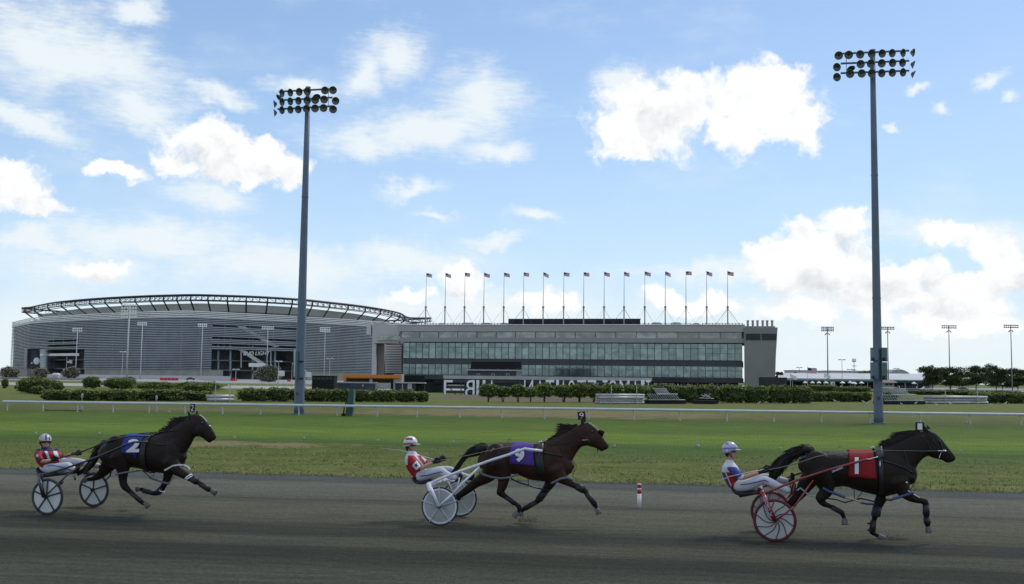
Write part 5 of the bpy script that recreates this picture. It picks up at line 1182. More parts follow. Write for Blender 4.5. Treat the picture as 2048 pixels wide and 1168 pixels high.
def hand(mb, c_, fw, up_, side, s=1.0):
    """palm, four curled fingers of unequal length and a thumb; fw points along the forearm"""
    fw = fw.normalized(); sd_ = fw.cross(up_).normalized()*side; up_ = sd_.cross(fw).normalized()*side
    mb.loft([(c_-fw*.045*s, up_*.030*s, sd_*.020*s), (c_, up_*.040*s, sd_*.022*s), (c_+fw*.030*s, up_*.042*s, sd_*.020*s)], 10)
    for k, (ln, o) in enumerate(((.040,.030),(.046,.010),(.043,-.010),(.034,-.029))):
        b_ = c_+fw*.036*s+up_*o*s; q = [b_, b_+fw*ln*.8*s-sd_*.008*s, b_+fw*ln*.9*s-sd_*.036*s, b_+fw*ln*.25*s-sd_*.048*s]
        mb.tube(q, [.0115*s,.0105*s,.0098*s,.0085*s], 7)
    b_ = c_-fw*.010*s+up_*.034*s; mb.tube([b_, b_+fw*.030*s+up_*.020*s-sd_*.02*s, b_+fw*.060*s+up_*.004*s-sd_*.036*s], [.014*s,.012*s,.009*s], 7)
def chain(T, mb, pts, flat=.9, n=14): return limb(T, mb, [(q[0], q[1], q[2], q[3]) for q in pts], 0, flat, n)
def driver(T, D):
    base = T.P(*D['torso'][-1][:2]); root = thing("person", D['label'], "driver", Vector((base.x, base.y, base.z-.1)), "drivers seated on the sulkies")
    hc = T.P(*D['head_c'], 0); yaw = R(D.get('yaw', 0)); f = (T.d*math.cos(yaw)-T.n*math.sin(yaw)); tl = R(D.get('tilt', 0)); f = (f*math.cos(tl)+ZV*math.sin(tl)).normalized()
    sd_ = ZV.cross(f).normalized(); u_ = f.cross(sd_).normalized()
    mb = MB()
    # skull, jaw, nose, lips, chin, ears
    mb.loft([(hc-u_*.115-f*.005+f*.05, f*.035, sd_*.035), (hc-u_*.085+f*.028, f*.062, sd_*.052), (hc-u_*.05+f*.012, f*.080, sd_*.062), (hc-u_*.01, f*.092, sd_*.070), (hc+u_*.04-f*.005, f*.098, sd_*.075), (hc+u_*.085-f*.008, f*.086, sd_*.066), (hc+u_*.112-f*.01, f*.05, sd_*.04)], 16)
    mb.loft([(hc+f*.082+u_*.012, u_*.01, sd_*.010), (hc+f*.103-u_*.016, u_*.014, sd_*.013), (hc+f*.108-u_*.030, u_*.010, sd_*.016)], 8)
    mb.ball(hc+f*.083-u_*.056, (.014,.026,.008), 10, axes=(f, sd_, u_)); mb.ball(hc+f*.083-u_*.070, (.014,.022,.008), 10, axes=(f, sd_, u_)); mb.ball(hc+f*.066-u_*.098, (.024,.026,.02), 10, axes=(f, sd_, u_))
    for s_ in (-1, 1): mb.ball(hc+sd_*.073*s_-f*.008-u_*.012, (.018,.010,.030), 8, axes=(f, sd_, u_))
    nb_ = T.P(*D['neck_b'], 0); mb.loft([(nb_, T.d*.066, T.n*.066), (nb_.lerp(hc-u_*.08-f*.02, .5), T.d*.056, T.n*.056), (hc-u_*.06-f*.015, T.d*.056, T.n*.055)], 12)
    lh(T, mb, [(q[0]+.6, q[1], q[2]-.6, q[3], q[4]*.86, 0) for q in D['torso']])
    for key in ('arm_near', 'arm_far', 'leg_near', 'leg_far'): chain(T, mb, [(q[0], q[1], q[2]*.88, q[3]) for q in D[key]])
    link("body", fuse(mb, .0085, 2, .5), M_skin, root)
    # jacket with short sleeves
    mb = MB(); lh(T, mb, [(q[0]-.4, q[1], q[2]+.4, q[3], q[4], 0) for q in D['torso']], 20)
    for key in ('arm_near', 'arm_far'):
        q = D[key]; mb_pts = q[:D['sleeve']]; chain(T, mb, [(p[0], p[1], p[2]*1.16, p[3]) for p in mb_pts], 1.0)
    me = fuse(mb, .010, 3, .5)
    mats_ = [M_jred, M_jwhite, M_jblue, M_jnavy]; 
    jk = link("jacket", me, mats_, root); inv = wm(root)
    for p in me.polygons:
        w_ = inv @ p.center; x, y = proj(w_); p.material_index = D['pattern'](x, y, T.lat(w_), (inv.to_3x3() @ p.normal).dot(-T.n))
    mb = MB()
    for key in ('leg_near', 'leg_far'): chain(T, mb, [(q[0], q[1], q[2]*1.08, q[3]) for q in D[key][:-1]], 1.0)
    lh(T, mb, [(q[0], q[1], q[2], q[3], q[4], 0) for q in D['hips']], 18)
    link("trousers", fuse(mb, .010, 3, .5), M_pants, root)
    for (pts, r, lat) in D['stripe']:
        g = MB(); g.tube([T.P(x, y, lat) for x, y in pts], r, 5); link("trouser_stripe", g.mesh(), M_jblue, root, smooth=True)
    for key in ('boot_near', 'boot_far'):
        q = D[key]; mb = MB(); chain(T, mb, q, .8); link("boot", fuse(mb, .008, 2, .5), M_glove, root)
    for key, hp in (('arm_near', 'hand_near'), ('arm_far', 'hand_far')):
        a = D[key][-1]; x, y, l = D[hp]; p0, p1 = T.P(a[0], a[1], a[3]), T.P(x, y, l); mb = MB(); hand(mb, p1, p1-p0, ZV, -1 if 'near' in key else 1, 1.12)
        chain(T, mb, [(a[0]-1, a[1], .034, a[3]), (x, y, .030, l)]); link("glove", fuse(mb, .0055, 1, .5), M_glove, root)
    # helmet
    g = MB(); n = 22; vs = []; rows = 9
    for i in range(rows+1):
        th = (math.pi*.60)*i/rows
        for j in range(n):
            ph = 2*math.pi*j/n; cf = math.cos(ph); drop = 1.0
            z = math.cos(th)*.128
            if i >= rows-3: z = max(z, -.005+.0*cf) if cf > .35 else z-.028*max(0, -cf+.2)*(i-rows+4)/4
            vs.append(hc-f*.008+u_*(.030+z)+f*math.sin(th)*.130*cf+sd_*math.sin(th)*.108*math.sin(ph))
    g.add(vs, [(i*n+j, (i+1)*n+j, (i+1)*n+(j+1)%n, i*n+(j+1)%n) for i in range(rows) for j in range(n)])
    me = g.mesh(); hm = link("helmet", me, D['helmet'], root, smooth=True)
    for k, p in enumerate(me.polygons):
        i, j = divmod(k, n); p.material_index = D['hpat'](i, j, n)
    md = hm.modifiers.new("t", 'SOLIDIFY'); md.thickness = .012; md.offset = 1
    hv = inv.inverted()
    def hsub(nm, g_, mt, sm=True):
        me_ = g_.mesh(); me_.transform(hv); o = bpy.data.objects.new(nm, me_); C.objects.link(o); me_.materials.append(mt); o.parent = hm
        for p in me_.polygons: p.use_smooth = sm
    g = MB(); vs = []
    for s_ in range(9):
        a = R(-58+116*s_/8); e = f*math.cos(a)*.128+sd_*math.sin(a)*.108
        vs += [hc+e+u_*.034, hc+e*1.0+f*.066*math.cos(a*1.2)+u_*(.030), hc+e+f*.064*math.cos(a*1.2)+u_*.023, hc+e+u_*.024]
    g.add(vs, [(4*i+k, 4*i+(k+1)%4, 4*i+4+(k+1)%4, 4*i+4+k) for i in range(8) for k in range(4)]+[(0,1,2,3),(35,34,33,32)]); hsub("visor", g, D['helmet'][0])
    g = MB(); g.tube([hc-sd_*.095-f*.02-u_*.01, hc-sd_*.075+f*.02-u_*.08, hc+f*.05-u_*.122, hc+sd_*.075+f*.02-u_*.08, hc+sd_*.095-f*.02-u_*.01], .007, 6); hsub("chin_strap", g, M_glove)
    g = MB(); vs = []
    for s_ in range(9):
        a = R(-80+160*s_/8); e = f*math.cos(a)*.103+sd_*math.sin(a)*.083-f*.004
        vs += [hc+e+u_*.024, hc+e*1.05-u_*.0, hc+e-u_*.016, hc+e*.9+u_*.004]
    g.add(vs, [(4*i+k, 4*i+(k+1)%4, 4*i+4+(k+1)%4, 4*i+4+k) for i in range(8) for k in range(4)]+[(0,1,2,3),(35,34,33,32)]); link("goggles", g.mesh(), M_gog, root, smooth=True)
    g = MB(); g.loft([(hc-f*.045+u_*.02, f*.058, sd_*.082), (hc-f*.052-u_*.03, f*.052, sd_*.078), (hc-f*.05-u_*D.get('hair',.075), f*.035, sd_*.062)], 14); link("hair", g.mesh(), M_hairb, root, smooth=True)
    for (pts, r, nm, mt) in D.get('extra', []):
        g = MB(); g.tube([T.P(*q) for q in pts], r, 6); link(nm, g.mesh(), mt, root, smooth=True)
    return root
M_h1 = mat("helmet_lilac", (.40,.38,.56), .25, .15, 6, .5, coat=.5); M_h1b = mat("helmet_blue", (.10,.10,.32), .25, .15, 6, .5, coat=.5); M_hw = mat("helmet_white", (.70,.70,.72), .25, .05, 6, .5, coat=.5); M_hr = mat("helmet_red", (.30,.03,.04), .25, .1, 6, .5, coat=.5); M_hs = mat("helmet_silver", (.45,.42,.42), .3, .1, 6, .5, coat=.5); M_hd = mat("helmet_dark", (.06,.05,.09), .3, .1, 6, .5, coat=.5)
def pat1(x, y, lat, side):
    if abs(lat) > .188 and y > 934:
        return 1 if ((x-1484)*.6+(y-956)*.8 > -4.5 and x > 1474) else 2
    if y < 944.5+(x-1444)*.02: return 1
    if x < 1449.5+(y-945)*.36: return 2
    if abs((x-1451)-(y-945)*.42) < 1.0: return 1
    return 0
def pat9(x, y, lat, side):
    if abs(lat) > .19:
        if (x-835)*.7+(y-931)*.7 > -8 and (x-835)*.7+(y-931)*.7 < 5: return 1
        return 0
    if y < 911: return 1
    if x < 815.5 and y < 930: return 1
    k = x-(828+(y-910)*.75)
    if 0 < k < 4.5: return 1
    if 12 < k < 30 and y < 930: return 1
    return 0
def pat2(x, y, lat, side):
    if y < 902: return 3
    if abs(lat) > .20 and ((lat < 0 and 917 < y < 920) or (lat > 0 and 121 < x < 127)): return 3
    k = x-(88+(y-900)*.42)
    if 0 < k < 5.5 and y < 921: return 1
    if 17 < k < 25 and y < 921: return 1
    if -3 < k < 0: return 3
    return 0
driver(T1, dict(label="driver in blue and white with a lilac helmet leaning back behind the near-black horse", head_c=(1461,902.5), neck_b=(1459,925), yaw=8, tilt=2, sleeve=3,
  torso=[(1451,924,1468,925,.09),(1446,931,1475,933,.19),(1443.5,942,1479,943,.185),(1447,955,1480,957,.165),(1454,969,1484,970,.165)],
  arm_near=[(1462,934,.062,-.17),(1472,945,.060,-.23),(1482,955,.052,-.25),(1488,955,.046,-.245),(1502,950.5,.042,-.20),(1517,946,.034,-.14)], hand_near=(1527,942,-.11),
  arm_far=[(1462,934,.062,.17),(1474,943,.058,.23),(1484,950,.050,.25),(1492,950,.045,.24),(1506,946,.040,.20),(1519,941,.034,.14)], hand_far=(1531,938,.10),
  leg_near=[(1476,972,.098,-.10),(1496,970,.092,-.13),(1514,964,.080,-.17),(1529,960,.070,-.20),(1546,967,.064,-.24),(1562,975,.056,-.28),(1577,981,.048,-.31),(1584,983,.040,-.32)],
  leg_far=[(1476,972,.098,.10),(1496,966,.090,.13),(1514,959,.078,.17),(1529,955,.068,.20),(1546,957,.062,.24),(1562,960,.056,.28),(1573,962,.048,.30),(1582,963,.040,.32)],
  hips=[(1459,972,1475,962,.15),(1468,985,1484,962,.17),(1480,985,1492,962,.16)],
  boot_near=[(1578,982,.042,-.31),(1585,982,.046,-.32),(1587,974,.042,-.32),(1588.5,968,.032,-.32)], boot_far=[(1575,962,.042,.30),(1583,962,.046,.31),(1585,953,.042,.31),(1584,947,.032,.31)],
  stripe=[([(1480,969.5),(1495,968),(1514,964),(1529,960),(1546,968),(1562,976),(1580,979)], .010, -.285)],
  extra=[], pattern=pat1, helmet=[M_h1, M_h1b, M_hw], hpat=lambda i, j, n: 1 if (2 <= i <= 3 and j % 11 < 5) or i == 6 else 2 if (i in (1, 7) and j % 5 == 0) else 0))
driver(T9, dict(label="driver in red and white with a dark star on the sleeve", head_c=(821.5,890), neck_b=(823,908), yaw=6, tilt=-2, sleeve=3, hair=.09,
  torso=[(816,906,834,908,.09),(812,914,843,914,.19),(811.5,926,850,925,.185),(817,940,851,938,.165),(829,955,856,949,.165)],
  arm_near=[(823,918,.062,-.17),(831,929,.060,-.23),(838,937.5,.054,-.25),(845,936,.046,-.245),(855,930,.042,-.20),(865,925.5,.034,-.14)], hand_near=(873,922.5,-.11),
  arm_far=[(828,914,.062,.17),(842,920,.058,.22),(851,925,.050,.24),(856,926,.045,.23),(862,924,.040,.20),(872,919,.034,.14)], hand_far=(882,918,.08),
  leg_near=[(841,952,.098,-.10),(856,948,.092,-.13),(870,944,.080,-.17),(882,942,.070,-.20),(892,948,.062,-.24),(902,953,.055,-.28),(911,956,.048,-.31),(916,957,.040,-.32)],
  leg_far=[(843,952,.098,.10),(862,946,.090,.13),(882,941,.078,.17),(899,940,.068,.20),(912,945,.062,.24),(926,951,.055,.28),(936,954,.048,.31),(943,955,.040,.32)],
  hips=[(833,957,846,942,.15),(838,964,852,943,.17),(848,964,860,942,.16)],
  boot_near=[(912,957,.042,-.31),(919,958,.046,-.32),(921,952,.042,-.32),(920,948.5,.032,-.32)], boot_far=[(937,955,.042,.31),(944,957,.046,.31),(945,950,.042,.31),(946,945,.032,.31)],
  stripe=[([(840,952),(855,950.5),(870,946.5),(882,943.5),(892,949),(904,954),(914,956)], .010, -.285)],
  pattern=pat9, helmet=[M_hw, M_hr, M_hs], hpat=lambda i, j, n: 1 if (3 <= i <= 4 and (4 <= j <= 9 or 13 <= j <= 18)) or i == 7 else 2 if i == 6 else 0))
driver(T2, dict(label="driver in red and white stripes, silver helmet turned towards the camera", head_c=(90.5,884), neck_b=(91,903), yaw=38, tilt=4, sleeve=3,
  torso=[(84,898,102,899,.10),(76,905,112,903,.24),(75,913,119,909,.22),(79,925,117,920,.19),(89,936,110,932,.17)],
  arm_near=[(78,904,.064,-.20),(77,913,.062,-.27),(81,920,.054,-.29),(86,923,.046,-.28),(94,922,.042,-.24),(101,920,.034,-.19)], hand_near=(107,919,-.15),
  arm_far=[(112,903,.062,.20),(119,908,.058,.25),(126,914,.050,.27),(131,913,.045,.25),(139,910,.040,.21),(146,908,.034,.16)], hand_far=(154,907,.12),
  leg_near=[(96,936,.098,-.10),(110,937,.092,-.13),(125,934,.080,-.17),(136,932,.070,-.20),(142,936,.062,-.23),(148,939,.052,-.25),(152,940,.04,-.26)],
  leg_far=[(98,934,.098,.10),(112,928,.092,.12),(130,924,.080,.15),(150,923,.070,.18),(168,926,.062,.20),(185,929,.055,.22),(198,932,.048,.23),(206,934,.040,.24)],
  hips=[(86,940,98,926,.15),(92,945,106,926,.17),(102,945,114,926,.16)],
  boot_near=[(147,939,.042,-.25),(152,942,.046,-.26),(156,935,.044,-.27),(158,928,.034,-.27)], boot_far=[(200,933,.042,.22),(206,936,.046,.22),(209,930,.042,.22),(210,925,.032,.22)],
  stripe=[([(97,932),(108,931),(120,933),(135,938),(145,941)], .010, -.30)],
  pattern=pat2, helmet=[M_hs, M_hd, M_hw], hpat=lambda i, j, n: 1 if j % 4 == 1 and i < 8 else 0))
# star and emblem on the sleeves
def patch(T, x, y, lat, pts, mt, name, parent):
    c0 = T.P(x, y, lat); g = MB(); g.add([c0+T.d*a+ZV*b_ for a, b_ in pts]+[c0+T.n*.004+T.d*a+ZV*b_ for a, b_ in pts], [tuple(range(len(pts))), tuple(range(len(pts), 2*len(pts)))[::-1]]); link(name, g.mesh(), mt, parent)
PEOPLE = [o for o in C.objects if o.name.startswith('person')]
patch(T9, 832, 930.5, -.312, [((.045 if k % 2 == 0 else .018)*math.sin(math.pi*k/5+.3), (.045 if k % 2 == 0 else .018)*math.cos(math.pi*k/5+.3)) for k in range(10)], M_jnavy, "sleeve_star", PEOPLE[1])
patch(T2, 74.5, 911, -.345, [(.032*math.cos(k*math.pi/5), .032*math.sin(k*math.pi/5)) for k in range(10)], M_jwhite, "sleeve_emblem", PEOPLE[2])
def star(T, x, y, lat, r, mt, name, rootlabel): pass
def rein(T, pts, name, label, mt, r, cat):
    Q = [T.P(*q) for q in pts]; g = MB(); g.tube(Q, r, 6); me = g.mesh()
    return solo(name, me, mt, label, cat, Q[0], smooth=True)
rein(T1, [(1527,941,-.12),(1560,935,-.14),(1590,928,-.22),(1630,914,-.34),(1665,907,-.34),(1700,905,-.34),(1735,905,-.30),(1752,902,-.2)], "rein", "tan and black rein from the gloves to the saddle of horse number 1", mat("rein_tan", (.22,.20,.17), .6, .1, 8), .008, "rein")
rein(T1, [(1531,938,.1),(1570,930,.12),(1620,910,.28),(1665,904,.3),(1745,902,.14)], "rein", "far rein running behind the back of the near-black horse", M_leather, .008, "rein")
rein(T9, [(875,922,-.12),(890,919,-.14),(905,915,-.16),(935,911,-.22),(970,903,-.32),(1010,894,-.34),(1050,888.5,-.32),(1080,887,-.1)], "rein", "grey rein from the gloves to the saddle of horse number 9", MATS["rein_tan"], .008, "rein")
rein(T9, [(883,918,.1),(912,914,.14),(965,900,.28),(1020,889,.3),(1078,887,.1)], "rein", "far rein running behind the back of the bay horse", M_leather, .008, "rein")
rein(T2, [(108,919,-.15),(135,912,-.16),(165,903,-.2),(195,891,-.26),(222,881,-.28),(260,873,-.28),(300,872,-.15)], "rein", "near black rein from the gloves to the saddle of horse number 2", M_leather, .014, "rein")
rein(T2, [(154,907,.12),(175,899,.12),(200,889,.2),(222,878,.2),(300,870,.1)], "rein", "far black rein of horse number 2 held in the outstretched glove", M_leather, .014, "rein")
whipm = mat("whip_white", (.60,.58,.55), .5, .1, 8)
for T_, pts, lab in ((T1, [(1528,938,-.12),(1520,940.5,-.16),(1490,946,-.3),(1460,953,-.42),(1436.5,962,-.5)], "pale whip pointing back past the hip of the driver in blue sleeves"),
                (T9, [(868,919,-.12),(850,914,-.1),(825,907,.1),(800,900,.2),(785,898.5,.25),(757,896.5,.3)], "long pale whip pointing back behind the driver in red and white")):
    Q = [T_.P(*q) for q in pts]; g = MB(); g.tube(Q, [.010,.008,.006,.005,.004,.003][:len(Q)], 6); solo("whip", g.mesh(), whipm, lab, "whip", Q[0], smooth=True)
# sprays of dirt thrown up by the hooves
def spray(T, px, py, lat, n, label, seed, sx=.16, sz=.12):
    rnd = random.Random(seed); c_ = T.P(px, py, lat); g = MB()
    for _ in range(n):
        a = rnd.random()**.6; p = c_+T.d*rnd.uniform(-.3, 1)*sx*(1.2-a*.3)+T.n*rnd.gauss(0, .05)+ZV*(abs(rnd.gauss(0, sz))-.05); p.z = max(p.z, .008); r = rnd.uniform(.002,.008)
        g.ball(p, (r, r*.8, r*.8), 5)
    tag(link("dirt", g.mesh(), mat("thrown_dirt", (.12,.105,.08), .95, .3, 9)), label, "dirt", kind='stuff')
spray(T1, 1782, 1076, .16, 420, "dirt thrown up by the front hoof of horse number 1", 1, .26, .06)
spray(T9, 1046, 1038, .1, 420, "dirt thrown up by the crossing hooves of horse number 9", 2, .28, .06)
spray(T2, 238, 1022, .3, 160, "dirt trailing behind the far wheel of the black sulky", 3, .2, .10)

# ------------------------------------------------------------------ hedges, shrubs, trees
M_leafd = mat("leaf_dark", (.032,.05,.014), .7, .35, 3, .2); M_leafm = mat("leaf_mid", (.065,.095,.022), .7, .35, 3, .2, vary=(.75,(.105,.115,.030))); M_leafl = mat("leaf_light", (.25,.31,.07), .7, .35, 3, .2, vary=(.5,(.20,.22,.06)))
M_bark = mat("bark", (.09,.065,.05), .9, .3, 6, .1); M_bloom = mat("bloom_pale", (.48,.40,.37), .8, .3, 3, .2)
def leaves(g, c_, rx, ry, rz, n, size, rnd, mats, shell=.55, lump=.22, seed=0, flatbot=.0, sq=2.0):
    for _ in range(n):
        v = Vector((rnd.gauss(0,1), rnd.gauss(0,1), rnd.gauss(0,1))).normalized()
        if sq > 2: v = Vector([math.copysign(abs(x)**(2/sq), x) for x in v])
        k = 1+lump*noise.noise(v*2.2+Vector((seed, seed*2, 0)))*2
        rr = (shell+(1-shell)*rnd.random()**.5)*k
        p = c_+Vector((v.x*rx*rr, v.y*ry*rr, v.z*rz*rr))
        if p.z < .03: continue
        a = Vector((rnd.uniform(-1,1), rnd.uniform(-1,1), rnd.uniform(-.6,.6))).normalized()*size*rnd.uniform(.5,1.2); b_ = a.cross(Vector((rnd.uniform(-1,1), rnd.uniform(-1,1), rnd.uniform(-1,1)))).normalized()*size*rnd.uniform(.3,.7)
        g.add([p-a, p-b_*.6, p+a, p+b_], [(0,1,2,3)], rnd.choice(mats if v.z < .45 or max(mats) != 2 else (1,2,2)))  # tops pick lighter leaves: new growth, plus sunlit tops put into the colour
def shrub(px0, px1, yt, yb, label, name="shrub", cat="shrub", group=None, seed=1, dens=1.0, mats=(0,0,1,1,2), ms=None, sq=3.2, deep=.8, trunk=0., lump=.15, size=.13):
    rnd = random.Random(seed*13+5); yt += rnd.uniform(-1.2, 1.4); b0 = gnd((px0+px1)/2, yb); ppm = FPX/b0.y; w = (px1-px0)/ppm/2; h = (yb-yt)/ppm*1.10; ry = min(w*deep, 2.2) if w < 6 else 2.2
    cz = trunk+(h-trunk)/2; c_ = b0+Vector((0, ry, cz)); rz = (h-trunk)/2; g = MB(); ms = ms or [M_leafd, M_leafm, M_leafl]
    # uneven inner mass
    n = 18; m_ = 10; vs = []
    for i in range(m_+1):
        th = math.pi*i/m_
        for j in range(n):
            ph = 2*math.pi*j/n; v = Vector((math.sin(th)*math.cos(ph), math.sin(th)*math.sin(ph), math.cos(th))); v2 = Vector([math.copysign(abs(x)**(2/sq), x) for x in v])
            k = .86*(1+lump*2*noise.noise(v*2.2+Vector((seed, seed*2, 0)))); q = c_+Vector((v2.x*w*k, v2.y*ry*k, v2.z*rz*k)); q.z = max(q.z, .02); vs.append(q)
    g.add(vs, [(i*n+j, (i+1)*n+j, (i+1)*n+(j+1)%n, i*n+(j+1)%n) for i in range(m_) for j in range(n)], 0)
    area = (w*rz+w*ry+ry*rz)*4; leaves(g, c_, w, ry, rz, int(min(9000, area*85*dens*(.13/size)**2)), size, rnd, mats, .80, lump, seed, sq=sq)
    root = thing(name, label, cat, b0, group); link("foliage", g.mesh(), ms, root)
    g = MB()
    for k in range(3 if trunk else 2):
        x = rnd.uniform(-.4,.4)*w*.5; g.tube([b0+Vector((x*.4, ry, 0)), b0+Vector((x, ry, trunk+h*.25))], [.07,.045], 6)
    link("stem", g.mesh(), M_bark, root)
    return root
GH = "clipped hedges behind the rail"
sh = [
 (0,14,759,777,"small round bush at the far left edge of the infield",dict(sq=2.2)),
 (22,92,758,787,"big dark spreading juniper left of the long hedge",dict(sq=2.4, lump=.16)), (88,121,763,785,"lighter bush touching the right end of the big juniper",dict(sq=2.2)),
 (54,84,775,789,"small bright clump in front of the big juniper",dict(sq=2.4)),
 (74,138,780,801,"low clipped hedge block, leftmost in the near row",{}), (132,202,781,801.5,"low clipped hedge block second from the left",{}), (196,272,781,802,"low clipped hedge block below the two cone bushes",{}), (264,362,781,802,"long low clipped hedge block left of the small concrete bench",{}),
 (158,196,755,777,"dark cone-shaped bush standing alone on the lawn",dict(sq=2.0, lump=.2)), (194,264,757,778,"wide dark bush to the right of the cone-shaped bush",dict(sq=2.0, lump=.22)),
 (262,345,766,782,"bright yellow-green low bushes behind the long hedge, left half",dict(mats=(1,2,2), sq=2.4, lump=.22)), (335,438,766,783,"bright yellow-green low bushes behind the long hedge, right half",dict(mats=(1,2,2), sq=2.4, lump=.22)),
 (362,420,783,802,"hedge block immediately left of the small concrete bench",{}), (468,536,779,803,"square hedge block right of the small concrete bench",{}), (530,578,779,803.3,"square hedge block left of the left light tower",{}), (574,618,779.5,803.5,"hedge block half hidden by the left light tower",{}),
 (612,660,780,803.5,"hedge block just right of the left light tower",{}), (656,704,781,804,"hedge block left of the green post",{}), (702,744,781,804,"hedge block right behind the green post",{}), (740,790,781,804.3,"dark hedge block in the middle between tower and reversed sign",{}), (786,834,780.5,804.5,"rounded hedge block with white rocks at its foot",dict(sq=2.6)), (830,857,784,804.5,"smallest hedge block, left of the reversed sign",dict(sq=2.4))]
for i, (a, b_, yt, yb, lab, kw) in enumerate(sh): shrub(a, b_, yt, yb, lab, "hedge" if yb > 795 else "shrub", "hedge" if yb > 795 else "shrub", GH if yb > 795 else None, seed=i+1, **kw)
pos_w = ["first","second","third","fourth","fifth","sixth","seventh","eighth","ninth","tenth"]
for i, (a, b_, yt) in enumerate(((956,998,770),(988,1024,776),(1020,1052,772),(1042,1078,776),(1066,1112,771),(1106,1150,774),(1140,1180,771),(1172,1206,772),(1200,1250,771.5),(1244,1304,772))):
    shrub(a, b_, yt, 804.5+.7*i/9, f"{pos_w[i]} shrub on bare stems counted rightward from the reversed sign", "shrub", "shrub", "shrubs on stems in the soil bed", seed=40+i, sq=2.5, trunk=.55, lump=.16, mats=(0,1,1,2,2))
rt = [(1296,1350,772,805,"hedge right behind the nearer heap of folded frames"),(1344,1398,774,806,"hedge block right of the nearer heap of folded frames"),(1392,1446,773,806,"tall hedge block behind the small tangle of poles"),(1440,1494,774,806.4,"hedge block under the right end of the glass front"),(1488,1542,773,806.6,"hedge block below the stair tower"),(1536,1590,774,806.8,"hedge block below the dark slatted screen"),(1584,1630,776,807,"hedge block left of the low square blocks"),
 (1620,1656,785,804,"low square hedge block, first of four left of the right light tower"),(1652,1682,785,804,"low square hedge block, second of four left of the right light tower"),(1678,1708,785,804.2,"low square hedge block, third of four left of the right light tower"),(1704,1748,785,804.4,"low square hedge block touching the right light tower"),(1766,1800,786,806,"low hedge between the right light tower and the frames"),(1952,2010,786,807,"dark hedge block right of the far pipe stack"),(2004,2062,786,807.5,"dark hedge block at the right edge")]
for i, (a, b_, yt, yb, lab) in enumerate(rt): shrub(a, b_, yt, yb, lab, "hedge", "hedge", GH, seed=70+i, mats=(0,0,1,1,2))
for i, (a, b_, yt, yb, lab) in enumerate(((1600,1680,772,786,"loose overgrown bushes behind the low square hedges"),(1670,1750,773,786,"loose overgrown bushes just left of the right light tower"),(1822,1900,780,790,"loose bushes behind the far heap of frames"),(1890,1970,781,791,"loose bushes behind the far pipe stack"),(1960,2060,781,791,"loose bushes at the right edge behind the hedge"))):
    shrub(a, b_, yt, yb, lab, "shrub", "shrub", None, seed=100+i, sq=2.3, lump=.25, mats=(0,1,1,2))
for i, (a, b_, yt, yb, lab) in enumerate(((-6,36,734,757,"flowering bush at the left end of the stadium wall"),(61,92,737,757,"flowering bush in front of the dark bay with the white emblem"),(120,156,735.5,758,"flowering bush below the flag by the stadium"),(507,562,735,764.5,"big pale flowering bush in front of the open stadium bay"))):
    shrub(a, b_, yt, yb, lab, "flowering_bush", "bush", "flowering bushes by the stadium", seed=120+i, sq=2.1, lump=.2, mats=(0,3,3,3,1), ms=[M_leafd, M_leafm, M_leafl, M_bloom], size=.30, dens=.9)
def tree(px, yb, yt, wpx, label, seed, gaps=.5, group=None, mats=(0,0,1), size=.32, D=None):
    rnd = random.Random(seed); b0 = gnd(px, yb) if D is None else Vector((atY(px, yb, D).x, D, 0)); ppm = FPX/b0.y; h = (yb-yt)/ppm if D is None else atY(px, yt, D).z; w = wpx/ppm/2
    root = thing(name="tree", label=label, cat="tree", loc=b0, group=group); g = MB(); tr = MB()
    lean = rnd.uniform(-.06,.06)*h; top = b0+Vector((lean, 0, h*.88)); tr.tube([b0, b0.lerp(top, .4)+Vector((lean*.3,0,0)), top], [.20*h/9,.14*h/9,.04], 8)
    for k in range(15):
        t = .26+.72*k/15+rnd.uniform(-.03,.03); s_ = b0.lerp(top, t); an = rnd.uniform(0, 6.28); prof = math.sin(min(1, (t-.02)/.70)*math.pi*.60); ln = w*prof*rnd.uniform(.55,1.08)
        e = s_+Vector((math.cos(an)*ln, math.sin(an)*ln*.8, h*rnd.uniform(.0,.13))); tr.tube([s_, s_.lerp(e,.5)+Vector((0,0,-.02*h)), e], [.06,.045,.02], 5)
        leaves(g, e, w*.40*rnd.uniform(.6,1.25), w*.36, h*.105*rnd.uniform(.8,1.3), 380, size, rnd, mats, .15, .3, seed+k)
        leaves(g, s_.lerp(e, .5), w*.36, w*.33, h*.10, 260, size, rnd, mats, .1, .3, seed+k*3)
    leaves(g, top, w*.30, w*.28, h*.10, 240, size, rnd, mats, .1, .3, seed)
    link("crown", g.mesh(), [M_leafd, M_leafm, M_leafl], root); link("trunk", tr.mesh(), M_bark, root)
GT = "dark trees beyond the track at the right"
for i, (px, yt, w, lab) in enumerate(((1866,729,48,"dark tree leftmost in the group at the right edge, beside the low white roof"),(1902,732,50,"dark wind-shaped tree second from the left in the right-hand group"),(1952,729,62,"widest dark round tree in the middle of the right-hand group"),(1993,729,50,"open ragged dark tree right of the widest one"),(2036,736,54,"dark tree cut by the right edge of the view"),(2064,740,40,"dark tree just at the right-hand border, lowest of its group"))):
    tree(px, 781, yt, w, lab, 200+i, group=GT)
tree(1558, 760, 743, 14, "thin tree peeking out from behind the stair tower", 210, D=455)
tree(1728, 765, 740, 46, "pale green tree behind the long white roof", 211, D=560, mats=(1,2,2))
tree(1920, 775, 745, 80, "low dark tree mass behind the row of dark trees, left part", 212, D=470); tree(2005, 775, 745, 90, "low dark tree mass behind the row of dark trees, right part", 213, D=480)

